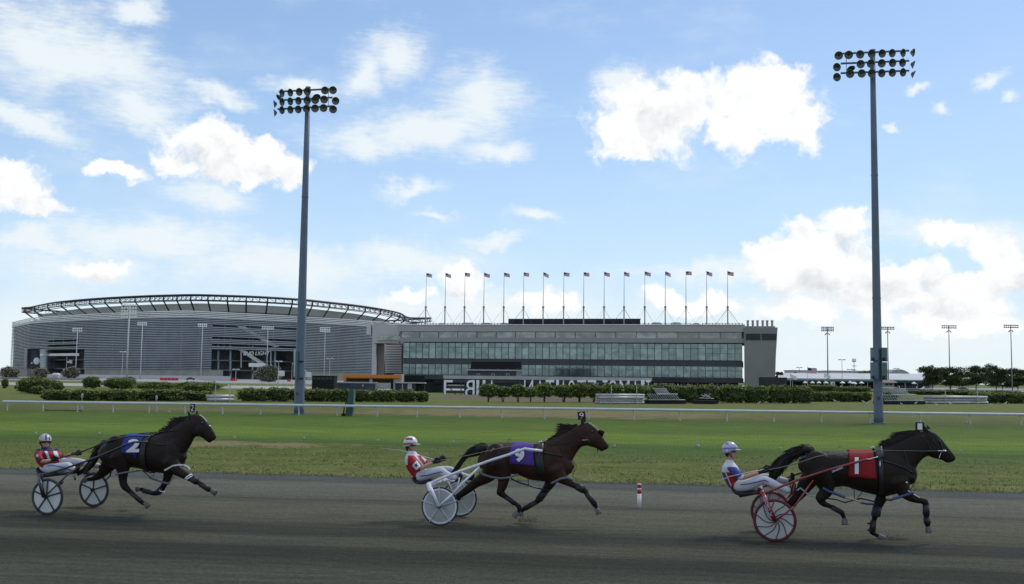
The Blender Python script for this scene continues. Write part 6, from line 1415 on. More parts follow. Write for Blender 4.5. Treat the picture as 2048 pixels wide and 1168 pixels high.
# ------------------------------------------------------------------ low buildings, sign, screens
def bxp(g, x0, y0, x1, y1, D, th=1., mi=0, ground=False):
    a, b_ = atY(x0, y1, D), atY(x1, y0, D); z0 = 0 if ground else max(0, a.z); g.box((a.x, D, z0), (b_.x, D+th, b_.z), mi)
def bld(name, label, cat, x, D, parts, group=None):
    root = thing(name, label, cat, (atY(x, 760, D).x, D, 0), group)
    for (nm, mt, boxes) in parts:
        g = MB()
        for q in boxes: bxp(g, *q)
        link(nm, g.mesh(), mt, root)
    return root
M_roofw = mat("sheet_roof", (.50,.50,.50), .5, .08, .2, .3); M_green = mat("green_fascia", (.03,.10,.08), .5, .1, 1); M_blue = mat("kiosk_blue", (.055,.07,.10), .6, .15, .5); M_orange = mat("orange_trim", (.62,.22,.045), .55, .08, 1)
M_mesh = mat("black_mesh", (.02,.024,.024), .8, .4, 3, .1); M_pan = mat("pale_panel", (.42,.41,.42), .7, .1, .5); M_pink = mat("far_wall", (.60,.55,.53), .8, .08, .1)
# long white-roofed open hall on the right
root = thing("open_hall", "long low hall with white sheet roof and green fascia at the right", "building", (atY(1700,760,440).x, 440, 0))
g = MB(); g.hexa([atY(1556,759.5,438), atY(1862,761.5,438), atY(1862,748.5,462)+Vector((0,0,0)), atY(1556,746.5,462), atY(1556,758.6,438), atY(1862,760.6,438), atY(1862,747.5,462), atY(1556,745.8,462)]); link("roof", g.mesh(), M_roofw, root)
g = MB(); bxp(g, 1556, 760, 1862, 762.3, 438.3, .4); link("fascia", g.mesh(), M_green, root)
g = MB(); bxp(g, 1556, 762.4, 1862, 790, 452, 1, 0, True); link("back_wall", g.mesh(), mat("hall_dark", (.045,.055,.055), .8, .4, .3), root)
for k in range(13):
    g = MB(); x = 1560+k*25; p = atY(x, 762, 439); g.box((p.x-.12, 438.9, 0), (p.x+.12, 439.2, p.z)); link("column", g.mesh(), M_pan, root)
g = MB(); D = 700; a, c_, b_ = atY(1775,749.5,D), atY(1798,738.5,D), atY(1823,749.5,D)
arc = [a]+[Vector((a.x+(b_.x-a.x)*k/12, D, a.z+(c_.z-a.z)*math.sin(math.pi*k/12)**.8)) for k in range(1,12)]+[b_]
g.add([p for p in arc]+[p+Vector((0,45,0)) for p in arc], [tuple(range(13))[::-1]]+[(i,i+1,14+i,13+i) for i in range(12)])
me = g.mesh(); root = thing("domed_hall", "far grey dome roof beyond the long white-roofed hall", "building", (a.x, D, 0)); link("roof", me, mat("dome_grey", (.30,.30,.30), .7, .1, .1), root)
g = MB(); bxp(g, 1775, 749.5, 1823, 770, D+1, 40, 0, True); link("wall", g.mesh(), M_pan, root)
bld("far_building", "pale pink building far beyond the flag at the right", "building", 1605, 760, [("wall", M_pink, [(1583,741.5,1634,752,760,20,0,True)]), ("window", M_span, [(1588+9*k,744,1594+9*k,746,759.8,.3) for k in range(1)]), ("roof", M_pan, [(1582,740.6,1635,741.5,759.5,21)])])
bld("far_warehouse", "very long pale warehouse on the horizon behind the white-roofed hall", "building", 1700, 900, [("wall", mat("far_white", (.70,.70,.68), .8, .05, .1), [(1655,743.5,1778,752,900,30,0,True)]), ("roof", M_pan, [(1654,742.3,1779,743.5,899.5,31)])])
root = bld("booth", "small booth with hipped roof just right of the right light tower", "booth", 1780, 330, [("wall", M_pan, [(1768,765,1788,778,330,3.,0,True)]), ("window", M_frame, [(1771,767,1777,771,329.9,.2),(1779,767,1785,771,329.9,.2)]), ("railing", M_white, [(1766,775,1795,775.8,328.6,.2)])])
g = MB(); a, b_, t1, t2 = atY(1762,765.2,328.5), atY(1796,765.6,328.5), atY(1772,758.5,331.5), atY(1784,758.7,331.5)
g.add([a, b_, b_+Vector((0,6,0)), a+Vector((0,6,0)), t1, t2], [(0,1,5,4),(1,2,5),(2,3,4,5),(3,0,4),(3,2,1,0)]); link("roof", g.mesh(), mat("shingle", (.20,.18,.17), .85, .15, 1), root)
bld("kiosk", "narrow white kiosk standing among the parasols", "kiosk", 1667, 400, [("wall", M_white, [(1663.5,764.5,1669.5,775,400,1.2,0,True)]), ("hatch", M_frame, [(1665,766.5,1668,769,399.9,.15)]), ("roof", M_pan, [(1662.8,763,1670.2,764.5,399.7,1.8)])])
M_para = mat("parasol_white", (.75,.75,.74), .7, .05, 1)
for i, (x, y, w, lab) in enumerate(((1610,762,4.5,"bluish parasol nearest the tall flag at the right"),(1624.7,762.3,4.8,"white parasol right of the flag, left in a row of three"),(1637.7,762.3,4.8,"white parasol in the middle of a row of three"),(1651.7,762.4,5.2,"white parasol at the right of a row of three"),(1685,762.5,5.4,"white parasol right of the narrow kiosk"),(1700,761.8,4.6,"bluish parasol behind the cluster of four"),(1705.5,763.4,4.2,"small white parasol in the cluster of four"),(1709.5,763.8,5,"front white parasol in the cluster of four"),(1723,762.8,5.2,"rightmost white parasol of the cluster left of the tower"),(1828,763.6,5,"lone white parasol right of the booth"))):
    D = 398+i; p = atY(x, y, D); r = w*D/FPX; root = thing("parasol", lab, "parasol", (p.x, D, 0), "parasols on the terrace"); g = MB(); n = 8
    vs = [Vector((p.x, D, p.z+.1))]+[Vector((p.x+r*math.cos(2*math.pi*k/n), D+r*math.sin(2*math.pi*k/n), p.z-.62)) for k in range(n)]+[Vector((p.x+r*math.cos(2*math.pi*k/n), D+r*math.sin(2*math.pi*k/n), p.z-.78)) for k in range(n)]
    g.add(vs, [(0,1+k,1+(k+1)%n) for k in range(n)]+[(1+k,9+k,9+(k+1)%n,1+(k+1)%n) for k in range(n)]); link("canopy", g.mesh(), M_para, root)
    g = MB(); g.tube([Vector((p.x,D,0)), Vector((p.x,D,p.z))], .04, 6); link("pole", g.mesh(), M_pole, root)
# distant visitors by the stand and under the hall
g = MB(); rnd = random.Random(4)
for k in range(110):
    if k < 60: x = rnd.uniform(1305, 1480); D = rnd.uniform(365, 380)
    else: x = rnd.uniform(1600, 1850); D = rnd.uniform(405, 430)
    X = atY(x, 765, D).x; h = rnd.uniform(1.55,1.85); mi = rnd.choice((0,1,1,2,3))
    g.tube([(X,D,0),(X,D,h*.5)], [.10,.14], 5, 3); g.tube([(X,D,h*.48),(X,D,h*.83)], [.17,.20], 6, mi); g.ball((X,D,h*.92), .11, 6, 4)
tag(link("crowd", g.mesh(), [M_white, M_jblue, M_red, M_blue, M_skin]), "tiny distant spectators along the foot of the grandstand and under the hall", "crowd", kind='stuff')
# betting-board building and booths in front of the stand
root = bld("tote_building", "dark-roofed blue booth with three square windows against the grandstand glass", "building", 990, 330, [("wall", M_blue, [(936,741,1043.5,790,330,8,0,True)]), ("side_wall", mat("tote_side", (.28,.27,.29), .7, .1, 1), [(1032,741,1043.8,785,329.7,.25)]),
   ("ledge", M_pan, [(934,739.6,1046,741,329.2,9.5)]), ("railing", M_span, [(936,738.2,1044,738.7,329.4,.15)]+[(937+k*9,738.2,937.6+k*9,741,329.4,.15) for k in range(12)])])
for x in (956.5,986,1015.5):
    g = MB(); bxp(g, x-3.6, 747, x+3.6, 754.2, 329.75, .2); o = link("window", g.mesh(), mat("window_cream", (.36,.33,.28), .7, .1, 1), root)
    g = MB(); bxp(g, x-2.3, 748.5, x+2.3, 752.8, 329.6, .16); me = g.mesh(); me.transform(wm(root).inverted()); q = bpy.data.objects.new("pane", me); C.objects.link(q); me.materials.append(M_blue); q.parent = o
g = MB(); g.hexa([atY(940.5,737.8,329), atY(1042.5,738,329), atY(1042.5,737,338), atY(940.5,737,338), atY(943,723.2,334), atY(1042.5,723.4,334), atY(1042.5,723.4,338), atY(943,723.2,338)]); link("awning", g.mesh(), mat("awning_black", (.008,.009,.010), .95, .2, .5, .02), root)
for i, x in enumerate((958,976,997,1015,1035)):
    g = MB(); p = atY(x, 738.6, 329.1); g.ball(p, (.14,.14,.2), 6); link("spot_lamp", g.mesh(), M_pole, root)
root = bld("orange_pavilion", "low pavilion with an orange frame left of the grandstand", "pavilion", 745, 345, [("frame", M_orange, [(687,750,800,755.2,345,8),(687,755.2,692,766,345,1,0,True)]), ("end_block", M_conc, [(787,748,803.5,766,346,8,0,True)]), ("wall", mat("pavilion_dark", (.045,.06,.065), .5, .3, 1, .4), [(692,757.5,738.5,770,350,2,0,True),(745,757.5,791,770,350,2,0,True)]), ("pier", M_pan, [(738.5,755.2,745,772,346,1,0,True)]), ("roof", M_orange, [(690,754.8,792,757.5,347,6)])])
def rowpx(*q): return q
bld("mesh_screen", "black mesh enclosure right of the left light tower", "screen", 645, 190, [("screen", M_mesh, [(623.5,752.5,668,777.5,190,3.6,0,True)]), ("panel", mat("mesh_panel", (.05,.06,.062), .8, .3, 2), [(626+k*8.2,754.2,632.6+k*8.2,759.5,189.9,.1) for k in range(5)]), ("top_frame", M_mesh, [(622.8,751.6,668.6,752.5,189.8,4)])])
bld("container", "long blue-grey container with a pale rim left of the white panels", "container", 708, 200, [("body", M_blue, [(667.5,766,750,779,200,2.6,0,True)]), ("rim", M_pan, [(666.5,764.6,752,765.9,199.8,3),(666.5,764.6,668,781,199.7,.2)]), ("emblem", M_pan, [(724,769,727,773,199.85,.1)])])
bld("tarpaulin_stall", "stall with pale hanging tarpaulins right of the blue-grey container", "stall", 765, 200, [("tarpaulin", M_pan, [(752,766,781,777.5,200.4,.5)]), ("post", M_conc, [(750.5,765,755,779,200,.5,0,True),(786.5,765,790,779,200,.4,0,True)]), ("shadow_side", M_mesh, [(781.5,766,786.4,779,201,.6,0,True)])])
bld("blue_cabins", "row of blue cabins with white posts right of the pale tarpaulins", "cabin", 815, 200, [("wall", M_blue, [(790.4,767,832,779.5,200.6,2.4,0,True)]), ("post", M_roofw, [(803.8,766,806,781,200.3,.25,0,True),(815,766,824,781,200.3,.25,0,True)]), ("roof", M_pan, [(788,765,850,766.4,200,3.2)]), ("dark_unit", M_mesh, [(833,767,849,783,201,2,0,True)])])
bld("dark_shed", "dark shed between the cabins and the reversed sign", "shed", 868, 190, [("wall", M_mesh, [(850,767.5,886,783,190,3,0,True)]), ("roof", mat("shed_roof", (.012,.013,.014), .8, .2, 1), [(866,761.5,886,767.4,189.7,3.6)])])
bld("dark_hoarding", "dark louvred hoarding at the foot of the grandstand's left end", "hoarding", 828, 355, [("panel", M_mesh, [(802,751.5,849,764,355,1,0,True)])])
root = bld("slatted_screen", "dark slatted screen below the right end of the stair tower", "screen", 1546, 300, [("frame", M_mesh, [(1518.5,755,1574,774,300,.5,0,True)])])
g = MB()
for k in range(26): bxp(g, 1519.5+k*2.1, 755.8, 1520.5+k*2.1, 773, 299.7, .25)
link("slats", g.mesh(), M_span, root)
bld("white_tent", "small white tent on the pale forecourt left of the flag", "tent", 110, 560, [("canopy", M_para, [(104.5,747,116,750.3,560,3),(106.5,746,114,747,560.5,2)]), ("side", M_pan, [(105,750.3,115.5,757.5,560.4,2.4,0,True)])])
bld("forecourt_wall", "long pale concrete wall in front of the stadium", "wall", 300, 585, [("wall", mat("pale_wall", (.50,.50,.48), .85, .06, .1), [(80,752.5,460,758.6,585,.5,0,True)])])
bld("barrier_wall", "low grey concrete barrier at the far left", "barrier", 90, 420, [("wall", mat("grey_wall", (.27,.275,.28), .85, .1, .1), [(-60,756.8,197,762.6,420,.5,0,True)])])
bld("barrier_wall", "white barrier boards behind the pale flowering bush", "barrier", 430, 500, [("wall", MATS["pale_wall"], [(400,755.3,461,762,500,.5,0,True)])])
M_rb = mat("barrier_red", (.50,.025,.03), .5, .1, 1)
for i, x in enumerate((323.5,331,338.5,346,353.5)):
    g = MB(); p = atY(x, 760, 470); w = .75; g.hexa([Vector((p.x-w,469.6,0)),Vector((p.x+w,469.6,0)),Vector((p.x+w,470.4,0)),Vector((p.x-w,470.4,0)),Vector((p.x-w*.9,469.85,1.25)),Vector((p.x+w*.9,469.85,1.25)),Vector((p.x+w*.9,470.15,1.25)),Vector((p.x-w*.9,470.15,1.25))])
    g.ball((p.x,470,1.32), .18, 6, 1); solo("water_barrier", g.mesh(), [M_rb, M_white], f"red plastic barrier, {pos_w[i]} from the left in the red row by the stadium", "barrier", (p.x,470,0), "red barriers by the stadium")
for i, (x, lab) in enumerate(((464,"lone red barrier left of the pale flowering bush, left one"),(471,"lone red barrier left of the pale flowering bush, right one"),(578,"red barrier just left of the left light tower"))):
    g = MB(); p = atY(x, 760, 495); w = .8; g.hexa([Vector((p.x-w,494.6,0)),Vector((p.x+w,494.6,0)),Vector((p.x+w,495.4,0)),Vector((p.x-w,495.4,0)),Vector((p.x-w*.9,494.85,1.2)),Vector((p.x+w*.9,494.85,1.2)),Vector((p.x+w*.9,495.15,1.2)),Vector((p.x-w*.9,495.15,1.2))])
    solo("water_barrier", g.mesh(), [M_rb], lab, "barrier", (p.x,495,0), "red barriers by the stadium")
# dark car on the forecourt
def car(x, yb, D, col, lab, s=1.):
    p = atY(x, yb, D); root = thing("parked_car", lab, "car", (p.x, D, 0), "cars by the stadium"); g = MB()
    prof = [(-2.3,.35),(-2.25,.75),(-1.5,.95),(-.9,1.42),(.55,1.45),(1.35,1.0),(2.2,.85),(2.3,.4)]
    n = len(prof); vs = [Vector((p.x+a*s, D-.8, b_*s)) for a, b_ in prof]+[Vector((p.x+a*s, D+.8, b_*s)) for a, b_ in prof]
    g.add(vs, [tuple(range(n)), tuple(range(n, 2*n))[::-1]]+[(i, n+i, n+(i+1)%n, (i+1)%n) for i in range(n)]); link("body", g.mesh(), mat(col[0], col[1], .3, .05, 1, .5, coat=.5), root)
    g = MB(); g.hexa([Vector((p.x+a*s, D+dy, b_*s)) for dy in (-.83,) for a, b_ in ((-1.2,.98),(1.1,1.0),(.5,1.36),(-.8,1.34))]+[Vector((p.x+a*s, D-.79, b_*s)) for a, b_ in ((-1.2,.98),(1.1,1.0),(.5,1.36),(-.8,1.34))]); link("window", g.mesh(), M_frame, root)
    for a in (-1.4, 1.45):
        g = MB(); g.tube([Vector((p.x+a*s, D-.84, .33)), Vector((p.x+a*s, D-.6, .33))], .33, 12); link("wheel", g.mesh(), M_rub, root)
car(262, 757, 505, ("car_dark", (.03,.035,.045)), "dark saloon car parked behind the cone-shaped bushes"); car(382, 757, 505, ("car_black", (.02,.02,.022)), "black boxy car right of the red barriers")
car(1853, 778, 400, ("car_silver", (.45,.46,.47)), "silver car under the leftmost dark tree"); car(1925, 778, 405, ("car_dark", (.03,.035,.045)), "dark car in the shade of the widest dark tree")
# reversed sign on its frame
D = 172; root = thing("sign", "wide sign frame seen from behind with reversed white letters above the shrubs", "sign", (atY(1090,790,D).x, D, 0))
g = MB(); bxp(g, 888, 757.5, 1302, 764.6, D+.25, .12); bxp(g, 1040, 757.5, 1302, 780, D+.3, .1); bxp(g, 905, 757.5, 960, 797, D+.35, .1) if False else None; bxp(g, 928, 765, 962, 797, D+.3, .1); bxp(g, 962, 765, 1040, 798, D+.3, .1); link("panel", g.mesh(), mat("sign_navy", (.035,.045,.06), .7, .2, .8), root)
g = MB()
for y in (757.6, 764.0, 776.0, 785.5, 795.5): bxp(g, 887, y, 1303, y+.9, D-.05, .12)
link("rail", g.mesh(), M_steel, root)
g = MB(); bxp(g, 886.5, 755.6, 1304, 757.2, D-.1, .3); link("top_cap", g.mesh(), M_pan, root)
for x in (887.5, 922.5, 960, 1010, 1060, 1110, 1160, 1210, 1260, 1302):
    g = MB(); p = atY(x, 757, D); g.tube([(p.x, D+.1, 0), (p.x, D+.1, p.z)], .09, 6); link("post", g.mesh(), M_steel, root)
g = MB(); g.tube([atY(889,763.5,D), atY(917,795,D)], .08, 6); link("brace", g.mesh(), M_steel, root)
def sgl(ch, x0, x1, y0=760.0, y1=795.0, turn=False):
    p0, p1 = atY(x0, y1, D-.12), atY(x1, y1, D-.12); top_ = atY(x0, y0, D-.12); u = (p1-p0).normalized(); h = top_.z-p0.z
    me, (a0, a1, b0, b1) = text_mesh(ch, 1., .04)
    for v in me.vertices:
        fx = 1-(v.co.x-a0)/(a1-a0); fy = (v.co.y-b0)/(b1-b0)
        if turn: fx, fy = 1-fx, 1-fy
        v.co = p0+u*(fx*(p1-p0).length)+Vector((0, v.co.z, fy*h))
    link("lettering", me, M_fw2, root)
M_fw2 = mat("letter_white", (.85,.85,.88), .6, .08, 1, .3)
sgl("L", 887.5, 905, turn=True)
for ch, x0, x1 in (("B",930,949),("I",952.5,958),("I",965,970.5),("A",977,989),("N",1048,1066),("A",1073,1086),("T",1091,1108),("I",1112,1117.5),("A",1122,1131),("O",1136,1150),("T",1154,1172),("E",1175,1192),("T",1205,1215),("O",1217,1234),("M",1239,1259),("A",1265,1276),("I",1282,1289),("T",1292,1301)):
    sgl(ch, x0, x1)
# ------------------------------------------------------------------ pipe stacks, folded frames, bench, post
M_pipe = mat("galvanised_pipe", (.42,.43,.43), .45, .12, 2, .5, .3)
def pipes(x0, x1, yt, yb, rows, cols, label, seed, group="stacks of grey pipes"):
    b0, b1 = gnd(x0, yb), gnd(x1, yb); r = (up_at((x0+x1)/2, yt, (b0+b1)/2).z)/(rows*1.9)/1.0; root = thing("pipe_stack", label, "pipes", (b0+b1)/2, group); rnd = random.Random(seed); u = (b1-b0).normalized(); m_ = Vector((-u.y, u.x, 0))
    for i in range(rows):
        for j in range(cols):
            o = Vector((0,0,r*1.0+i*r*1.85))+m_*(j*r*2.02+(i%2)*r)+u*rnd.uniform(-.12,.12); g = MB(); g.tube([b0+o, b1+o], r*.96, 10); link("pipe", g.mesh(), M_pipe, root, smooth=True)
    for f in (.22,.80):
        g = MB(); p = b0.lerp(b1, f)-m_*r*1.3; g.tube([p, p+Vector((0,0,rows*r*1.85+1.0))], .05, 6); link("stake", g.mesh(), M_pipe, root)
pipes(1201,1289,787.5,808,4,4,"stack of grey pipes held by two stakes in front of the stemmed shrubs",1); pipes(1863,1974,791.5,808,3,4,"long stack of grey pipes held by two stakes near the right edge",2); pipes(418,468,789.5,803,2,3,"short pale pipe stack or bench between the left hedge blocks",3)
def frames(x0, x1, yt, yb, n, label, seed):
    b0, b1 = gnd(x0, yb), gnd(x1, yb); h = up_at((x0+x1)/2, yt, (b0+b1)/2).z; root = thing("frame_heap", label, "metal frames", (b0+b1)/2, "heaps of folded metal frames"); u = (b1-b0).normalized(); m_ = Vector((-u.y, u.x, 0)); L = (b1-b0).length
    g = MB(); g.box((0,0,.02),(L,2.2,.42),0,Matrix(((u.x,m_.x,0,b0.x),(u.y,m_.y,0,b0.y),(0,0,1,0),(0,0,0,1)))); link("trailer_bed", g.mesh(), M_mesh, root)
    for lay in range(2):
        z0 = .42+lay*(h-.42)*.48; hh = (h-.42)*.5; a = L*(.0 if lay == 0 else .22); b_ = L*(1. if lay == 0 else .80)
        for i in range(n):
            x = a+(b_-a-1.2)*i/(n-1); g = MB(); q = lambda dx, dz, dy=0: b0+u*(x+dx)+m_*(.2+lay*.5+dy)+Vector((0,0,z0+dz))
            g.tube([q(.5,0), q(-.1,hh), q(.35,hh,.8), q(1.0,0,.8)], .035, 5); g.tube([q(.2,hh*.5), q(.68,hh*.5,.8)], .025, 5); link("frame", g.mesh(), M_pipe, root)
        g = MB(); g.tube([b0+u*a+m_*.2+Vector((0,0,z0+.05)), b0+u*b_+m_*.2+Vector((0,0,z0+.05))], .05, 5); link("bar", g.mesh(), M_pipe, root)
frames(1299,1372,776.5,808,13,"heap of folded metal frames right of the nearer pipe stack",1); frames(1772,1851,778,809,14,"larger heap of folded metal frames right of the right light tower",2)
root = thing("pole_tangle", "small tangle of bent poles on a low trailer between the hedges", "metal frames", gnd(1410,807.5))
for i, (a, b_, c_, d) in enumerate(((1402,797,1415,788),(1408,787,1424,798),(1402,790,1420,794),(1412,797,1421,787),(1398,796,1428,797))):
    g = MB(); g.tube([atY(a,b_,gnd(1410,807.5).y+.3*i), atY(c_,d,gnd(1410,807.5).y+.3*i)], .045, 5); link("pole", g.mesh(), M_pipe, root)
b0, b1 = gnd(1390,808), gnd(1432,808); g = MB(); g.box((b0.x,b0.y,.05),(b1.x,b1.y+1.4,.42)); link("trailer_bed", g.mesh(), M_mesh, root)
# dark green post with its box beside the rail
b0 = gnd(701, 832); root = thing("green_post", "dark green timing post standing behind the white rail", "post", b0)
zt_ = up_at(701, 778.5, b0).z; wq = 13.5/2*b0.y/FPX
g = MB(); g.hexa([b0+Vector((dx-.12*k, dy, z)) for z, k in ((0,1),(zt_,-1)) for dx, dy in ((-wq,-.2),(wq,-.2),(wq,.2),(-wq,.2))]); link("body", g.mesh(), mat("post_green", (.035,.085,.065), .55, .12, 2, .4), root)
g = MB(); g.box((b0.x+wq-.02, b0.y-.24, .3),(b0.x+wq+.06, b0.y-.19, zt_)); link("edge_strip", g.mesh(), mat("strip_green", (.16,.30,.20), .5, .1, 2), root)
g = MB(); q = b0+Vector((-wq-.25,-.15,0)); g.box((q.x-.12,q.y,0),(q.x+.5,q.y+.5,.16)); g.tube([q+Vector((0,.1,.1)), q+Vector((.05,.1,.6)), q+Vector((.25,.1,1.15))], .05, 6); g.tube([q+Vector((.2,.1,1.1)), q+Vector((.45,.1,1.05))], .07, 6); link("bracket", g.mesh(), M_mesh, root)
# red and white marker on the dirt
b0 = gnd(1278.5, 1016.5); zt_ = up_at(1278.5, 967.5, b0).z; r = 4.0*b0.y/FPX; root = thing("distance_marker", "short white post with a red striped cap standing on the dirt", "marker", b0)
g = MB(); g.tube([b0, b0+Vector((0,0,zt_*.60))], r, 14); link("shaft", g.mesh(), M_white, root, smooth=True)
g = MB()
for a, c_, mi in ((.60,.76,0),(.76,.83,1),(.83,.97,0),(.97,1.0,1)): g.tube([b0+Vector((0,0,zt_*a)), b0+Vector((0,0,zt_*c_))], r*1.02, 14, mi)
link("cap", g.mesh(), [M_rb, M_white], root, smooth=True)
# little white turf markers in the grass
M_tm = mat("marker_plastic", (.34,.35,.35), .5, .2, 9, .3)
def near_place(x): return "left edge" if x < 100 else "near horse"
for i, (x, y, lab) in enumerate(((72,868,"small white turf marker above the helmet of the leftmost driver"),(199,868,"small white turf marker between the leftmost driver and his horse"),(338,825,"small white turf marker under the rail left of the leftmost horse's head"),(468,876,"small white turf marker just right of the leftmost horse's nose"),(608,877.5,"small white turf marker below the left light tower"),(756,882,"small white turf marker left of the middle driver"),(906,885,"small white turf marker above the middle horse's tail"),(1229,893,"small white turf marker right of the middle horse's nose"),(1561,898,"small white turf marker above the rightmost horse's tail"),(1922,903,"small white turf marker right of the rightmost horse's nose"),(1932,847,"dark-framed white marker below the rail near the right edge"))):
    b0 = gnd(x, y+1); r = 3.6*b0.y/FPX; g = MB(); g.ball(b0+Vector((0,0,r*.5)), (r*.75,r*.6,r*.7), 8); g.tube([b0, b0+Vector((r*.5,0,r*1.7))], r*.16, 5); g.tube([b0, b0+Vector((-r*.6,0,r*1.3))], r*.14, 5)
    solo("turf_marker", g.mesh(), M_tm, lab, "marker", b0, "white turf markers")
b0 = gnd(1395, 895); g = MB(); g.tube([b0, b0+Vector((0,0,up_at(1395,880,b0).z))], .03, 6); g.ball(b0+Vector((0,0,.06)), .09, 8); solo("marker_stick", g.mesh(), M_tm, "upright white stick in the grass left of the rightmost driver", "marker", b0)
for i, (x, yb, yt, lab) in enumerate(((163,822,789,"thin white wire post behind the rail left of the leftmost horse"),(312,823,793,"thin white wire post behind the rail above the leftmost horse's back"))):
    b0 = gnd(x, yb); g = MB(); z = up_at(x, yt, b0).z; g.tube([b0, b0+Vector((0,0,z))], .022, 6); g.ball(b0+Vector((0,0,z-.1)), (.09,.09,.2), 8); g.tube([b0, b0+Vector((0,0,.3))], .11, 8); solo("wire_post", g.mesh(), M_tm, lab, "post", b0)
b0, b1 = gnd(89,821.5), gnd(165,822.5); g = MB(); g.box((0,0,0),((b1-b0).length,.35,.10),0,Matrix.Translation(b0)@Matrix.Rotation(math.atan2(b1.y-b0.y,b1.x-b0.x),4,'Z')); solo("plank", g.mesh(), mat("old_plank", (.14,.14,.10), .8, .2, 3), "long dark plank lying in the grass under the left end of the rail", "plank", b0)
# white rocks at the hedge foot
for i, (x, y, lab) in enumerate(((793,801.5,"white rock between two hedge blocks left of the rounded one"),(799,802,"white rock touching the rounded hedge block"),(829,801.5,"white rock left of the smallest hedge block"),(834,802,"white rock at the foot of the smallest hedge block"))):
    b0 = gnd(x, y+1); g = MB(); g.ball(b0+Vector((0,0,.14)), (.26,.2,.2), 8); me = g.mesh()
    for v in me.vertices: v.co += Vector((noise.noise(v.co*4), noise.noise(v.co*4+Vector((5,0,0))), 0))*.08
    solo("rock", me, mat("white_rock", (.55,.56,.56), .8, .2, 4), lab, "rock", b0, "white rocks by the hedge", smooth=True)
# gulls resting on the grass
M_gw = mat("gull_white", (.75,.75,.74), .7, .05, 6); M_gg = mat("gull_grey", (.30,.31,.33), .7, .1, 6)
for i, (x, y, s_, lab) in enumerate(((1360,806,.8,"gull beside the small tangle of poles, leftmost on the grass"),(1434,805.5,1.2,"gull standing below the small tangle of poles"),(1512,806,1.2,"gull on the left of a pair below the hoardings"),(1518,809,1.,"gull on the right of a pair below the hoardings"),(1670,805.5,1.1,"gull alone left of the right light tower"),(1728,808,1.2,"gull left in the pair next to the right light tower"),(1733,810,1.,"gull right in the pair next to the right light tower"),(1803,811,.9,"gull nearest the larger heap of frames, lower one"),(1808,807,1.1,"gull nearest the larger heap of frames, upper one"),(1832,810,1.1,"gull below the left end of the far pipe stack"),(1874,814,1.1,"gull sitting low under the middle of the far pipe stack"),(1901,811,1.2,"gull under the middle of the far pipe stack, standing"),(1919,807,1.2,"gull under the right half of the far pipe stack, standing"),(1938,809,1.2,"gull at the right end of the far pipe stack"),(1984,814,1.1,"gull sitting right of the far pipe stack"),(2011,811,1.3,"big gull nearest the right edge"))):
    b0 = gnd(x, y); k = s_*.9; f = -1 if i % 3 else 1; g = MB()
    g.loft([(b0+Vector((-.16*k*f,0,.20*k)), Vector((0,0,.035*k)), Vector((0,.04*k,0))), (b0+Vector((-.04*k*f,0,.22*k)), Vector((0,0,.075*k)), Vector((0,.075*k,0))), (b0+Vector((.08*k*f,0,.26*k)), Vector((0,0,.065*k)), Vector((0,.06*k,0))), (b0+Vector((.12*k*f,0,.34*k)), Vector((0,0,.045*k)), Vector((0,.045*k,0)))], 10)
    g.ball(b0+Vector((.135*k*f,0,.385*k)), .05*k, 8); g.tube([b0+Vector((.17*k*f,0,.385*k)), b0+Vector((.24*k*f,0,.37*k))], [.016*k,.006*k], 5)
    root = thing("gull", lab, "gull", b0, "gulls resting on the grass"); link("body", g.mesh(), M_gw, root, smooth=True)
    g = MB(); g.loft([(b0+Vector((-.24*k*f,0,.21*k)), Vector((0,0,.015*k)), Vector((0,.03*k,0))), (b0+Vector((-.08*k*f,0,.25*k)), Vector((0,0,.055*k)), Vector((0,.085*k,0))), (b0+Vector((.05*k*f,0,.27*k)), Vector((0,0,.04*k)), Vector((0,.075*k,0)))], 8); link("wings", g.mesh(), M_gg, root, smooth=True)
    g = MB()
    for dy in (-.02, .02): g.tube([b0+Vector((0,dy,0)), b0+Vector((0,dy,.18*k))], .008, 4)
    link("legs", g.mesh(), M_hob_tan, root)
# ------------------------------------------------------------------ distant lamp posts and flags
def lampost(x0, yb, xt, yt, D, cols, rows, label, name="lamp_post", cat="lamp post", white=False, w=.16, sp=.9, group="floodlight poles far behind", lower=False, lampr=.33):
    base = Vector((atY(x0, 770, D).x, D, 0)) ; zt_ = atY(xt, yt, D).z; root = thing(name, label, cat, base, group); M_ = M_white if False else (mat("pole_pale", (.50,.53,.56), .5, .08, 1, .4, .1) if white else M_pole)
    g = MB(); g.tube([base, base+Vector((0,0,zt_))], [w, w*.6], 8); link("pole", g.mesh(), M_, root, smooth=True)
    g = MB()
    for r_ in range(rows): z = zt_-r_*sp*1.05; g.tube([base+Vector((-cols*sp/2,0,z)), base+Vector((cols*sp/2,0,z))], .07, 5)
    link("crossarm", g.mesh(), M_, root)
    lm_ = MB(); lm_.tube([(0,.12,0),(0,-.28,-.08)], [lampr*.55, lampr], 8); me = lm_.mesh(); me.materials.append(M_lampw if white else M_steel)
    for r_ in range(rows):
        for c_ in range(cols):
            o = bpy.data.objects.new("lamp", me); C.objects.link(o); o.parent = root; o.location = (-cols*sp/2+sp*(c_+.5), -.15, zt_-r_*sp*1.05)
    if lower:
        for dx in (-.9,.9):
            g = MB(); g.tube([base+Vector((dx,-.1,zt_-rows*sp-1.1)), base+Vector((dx*.2,0,zt_-rows*sp-.3))], [.28,.08], 6); link("side_lamp", g.mesh(), M_steel, root)
lampost(252.5,757,257,610,300,6,5,"tallest pale pole with a big block of lamps before the stadium corner",white=True,w=.30,sp=.78,lampr=.33)
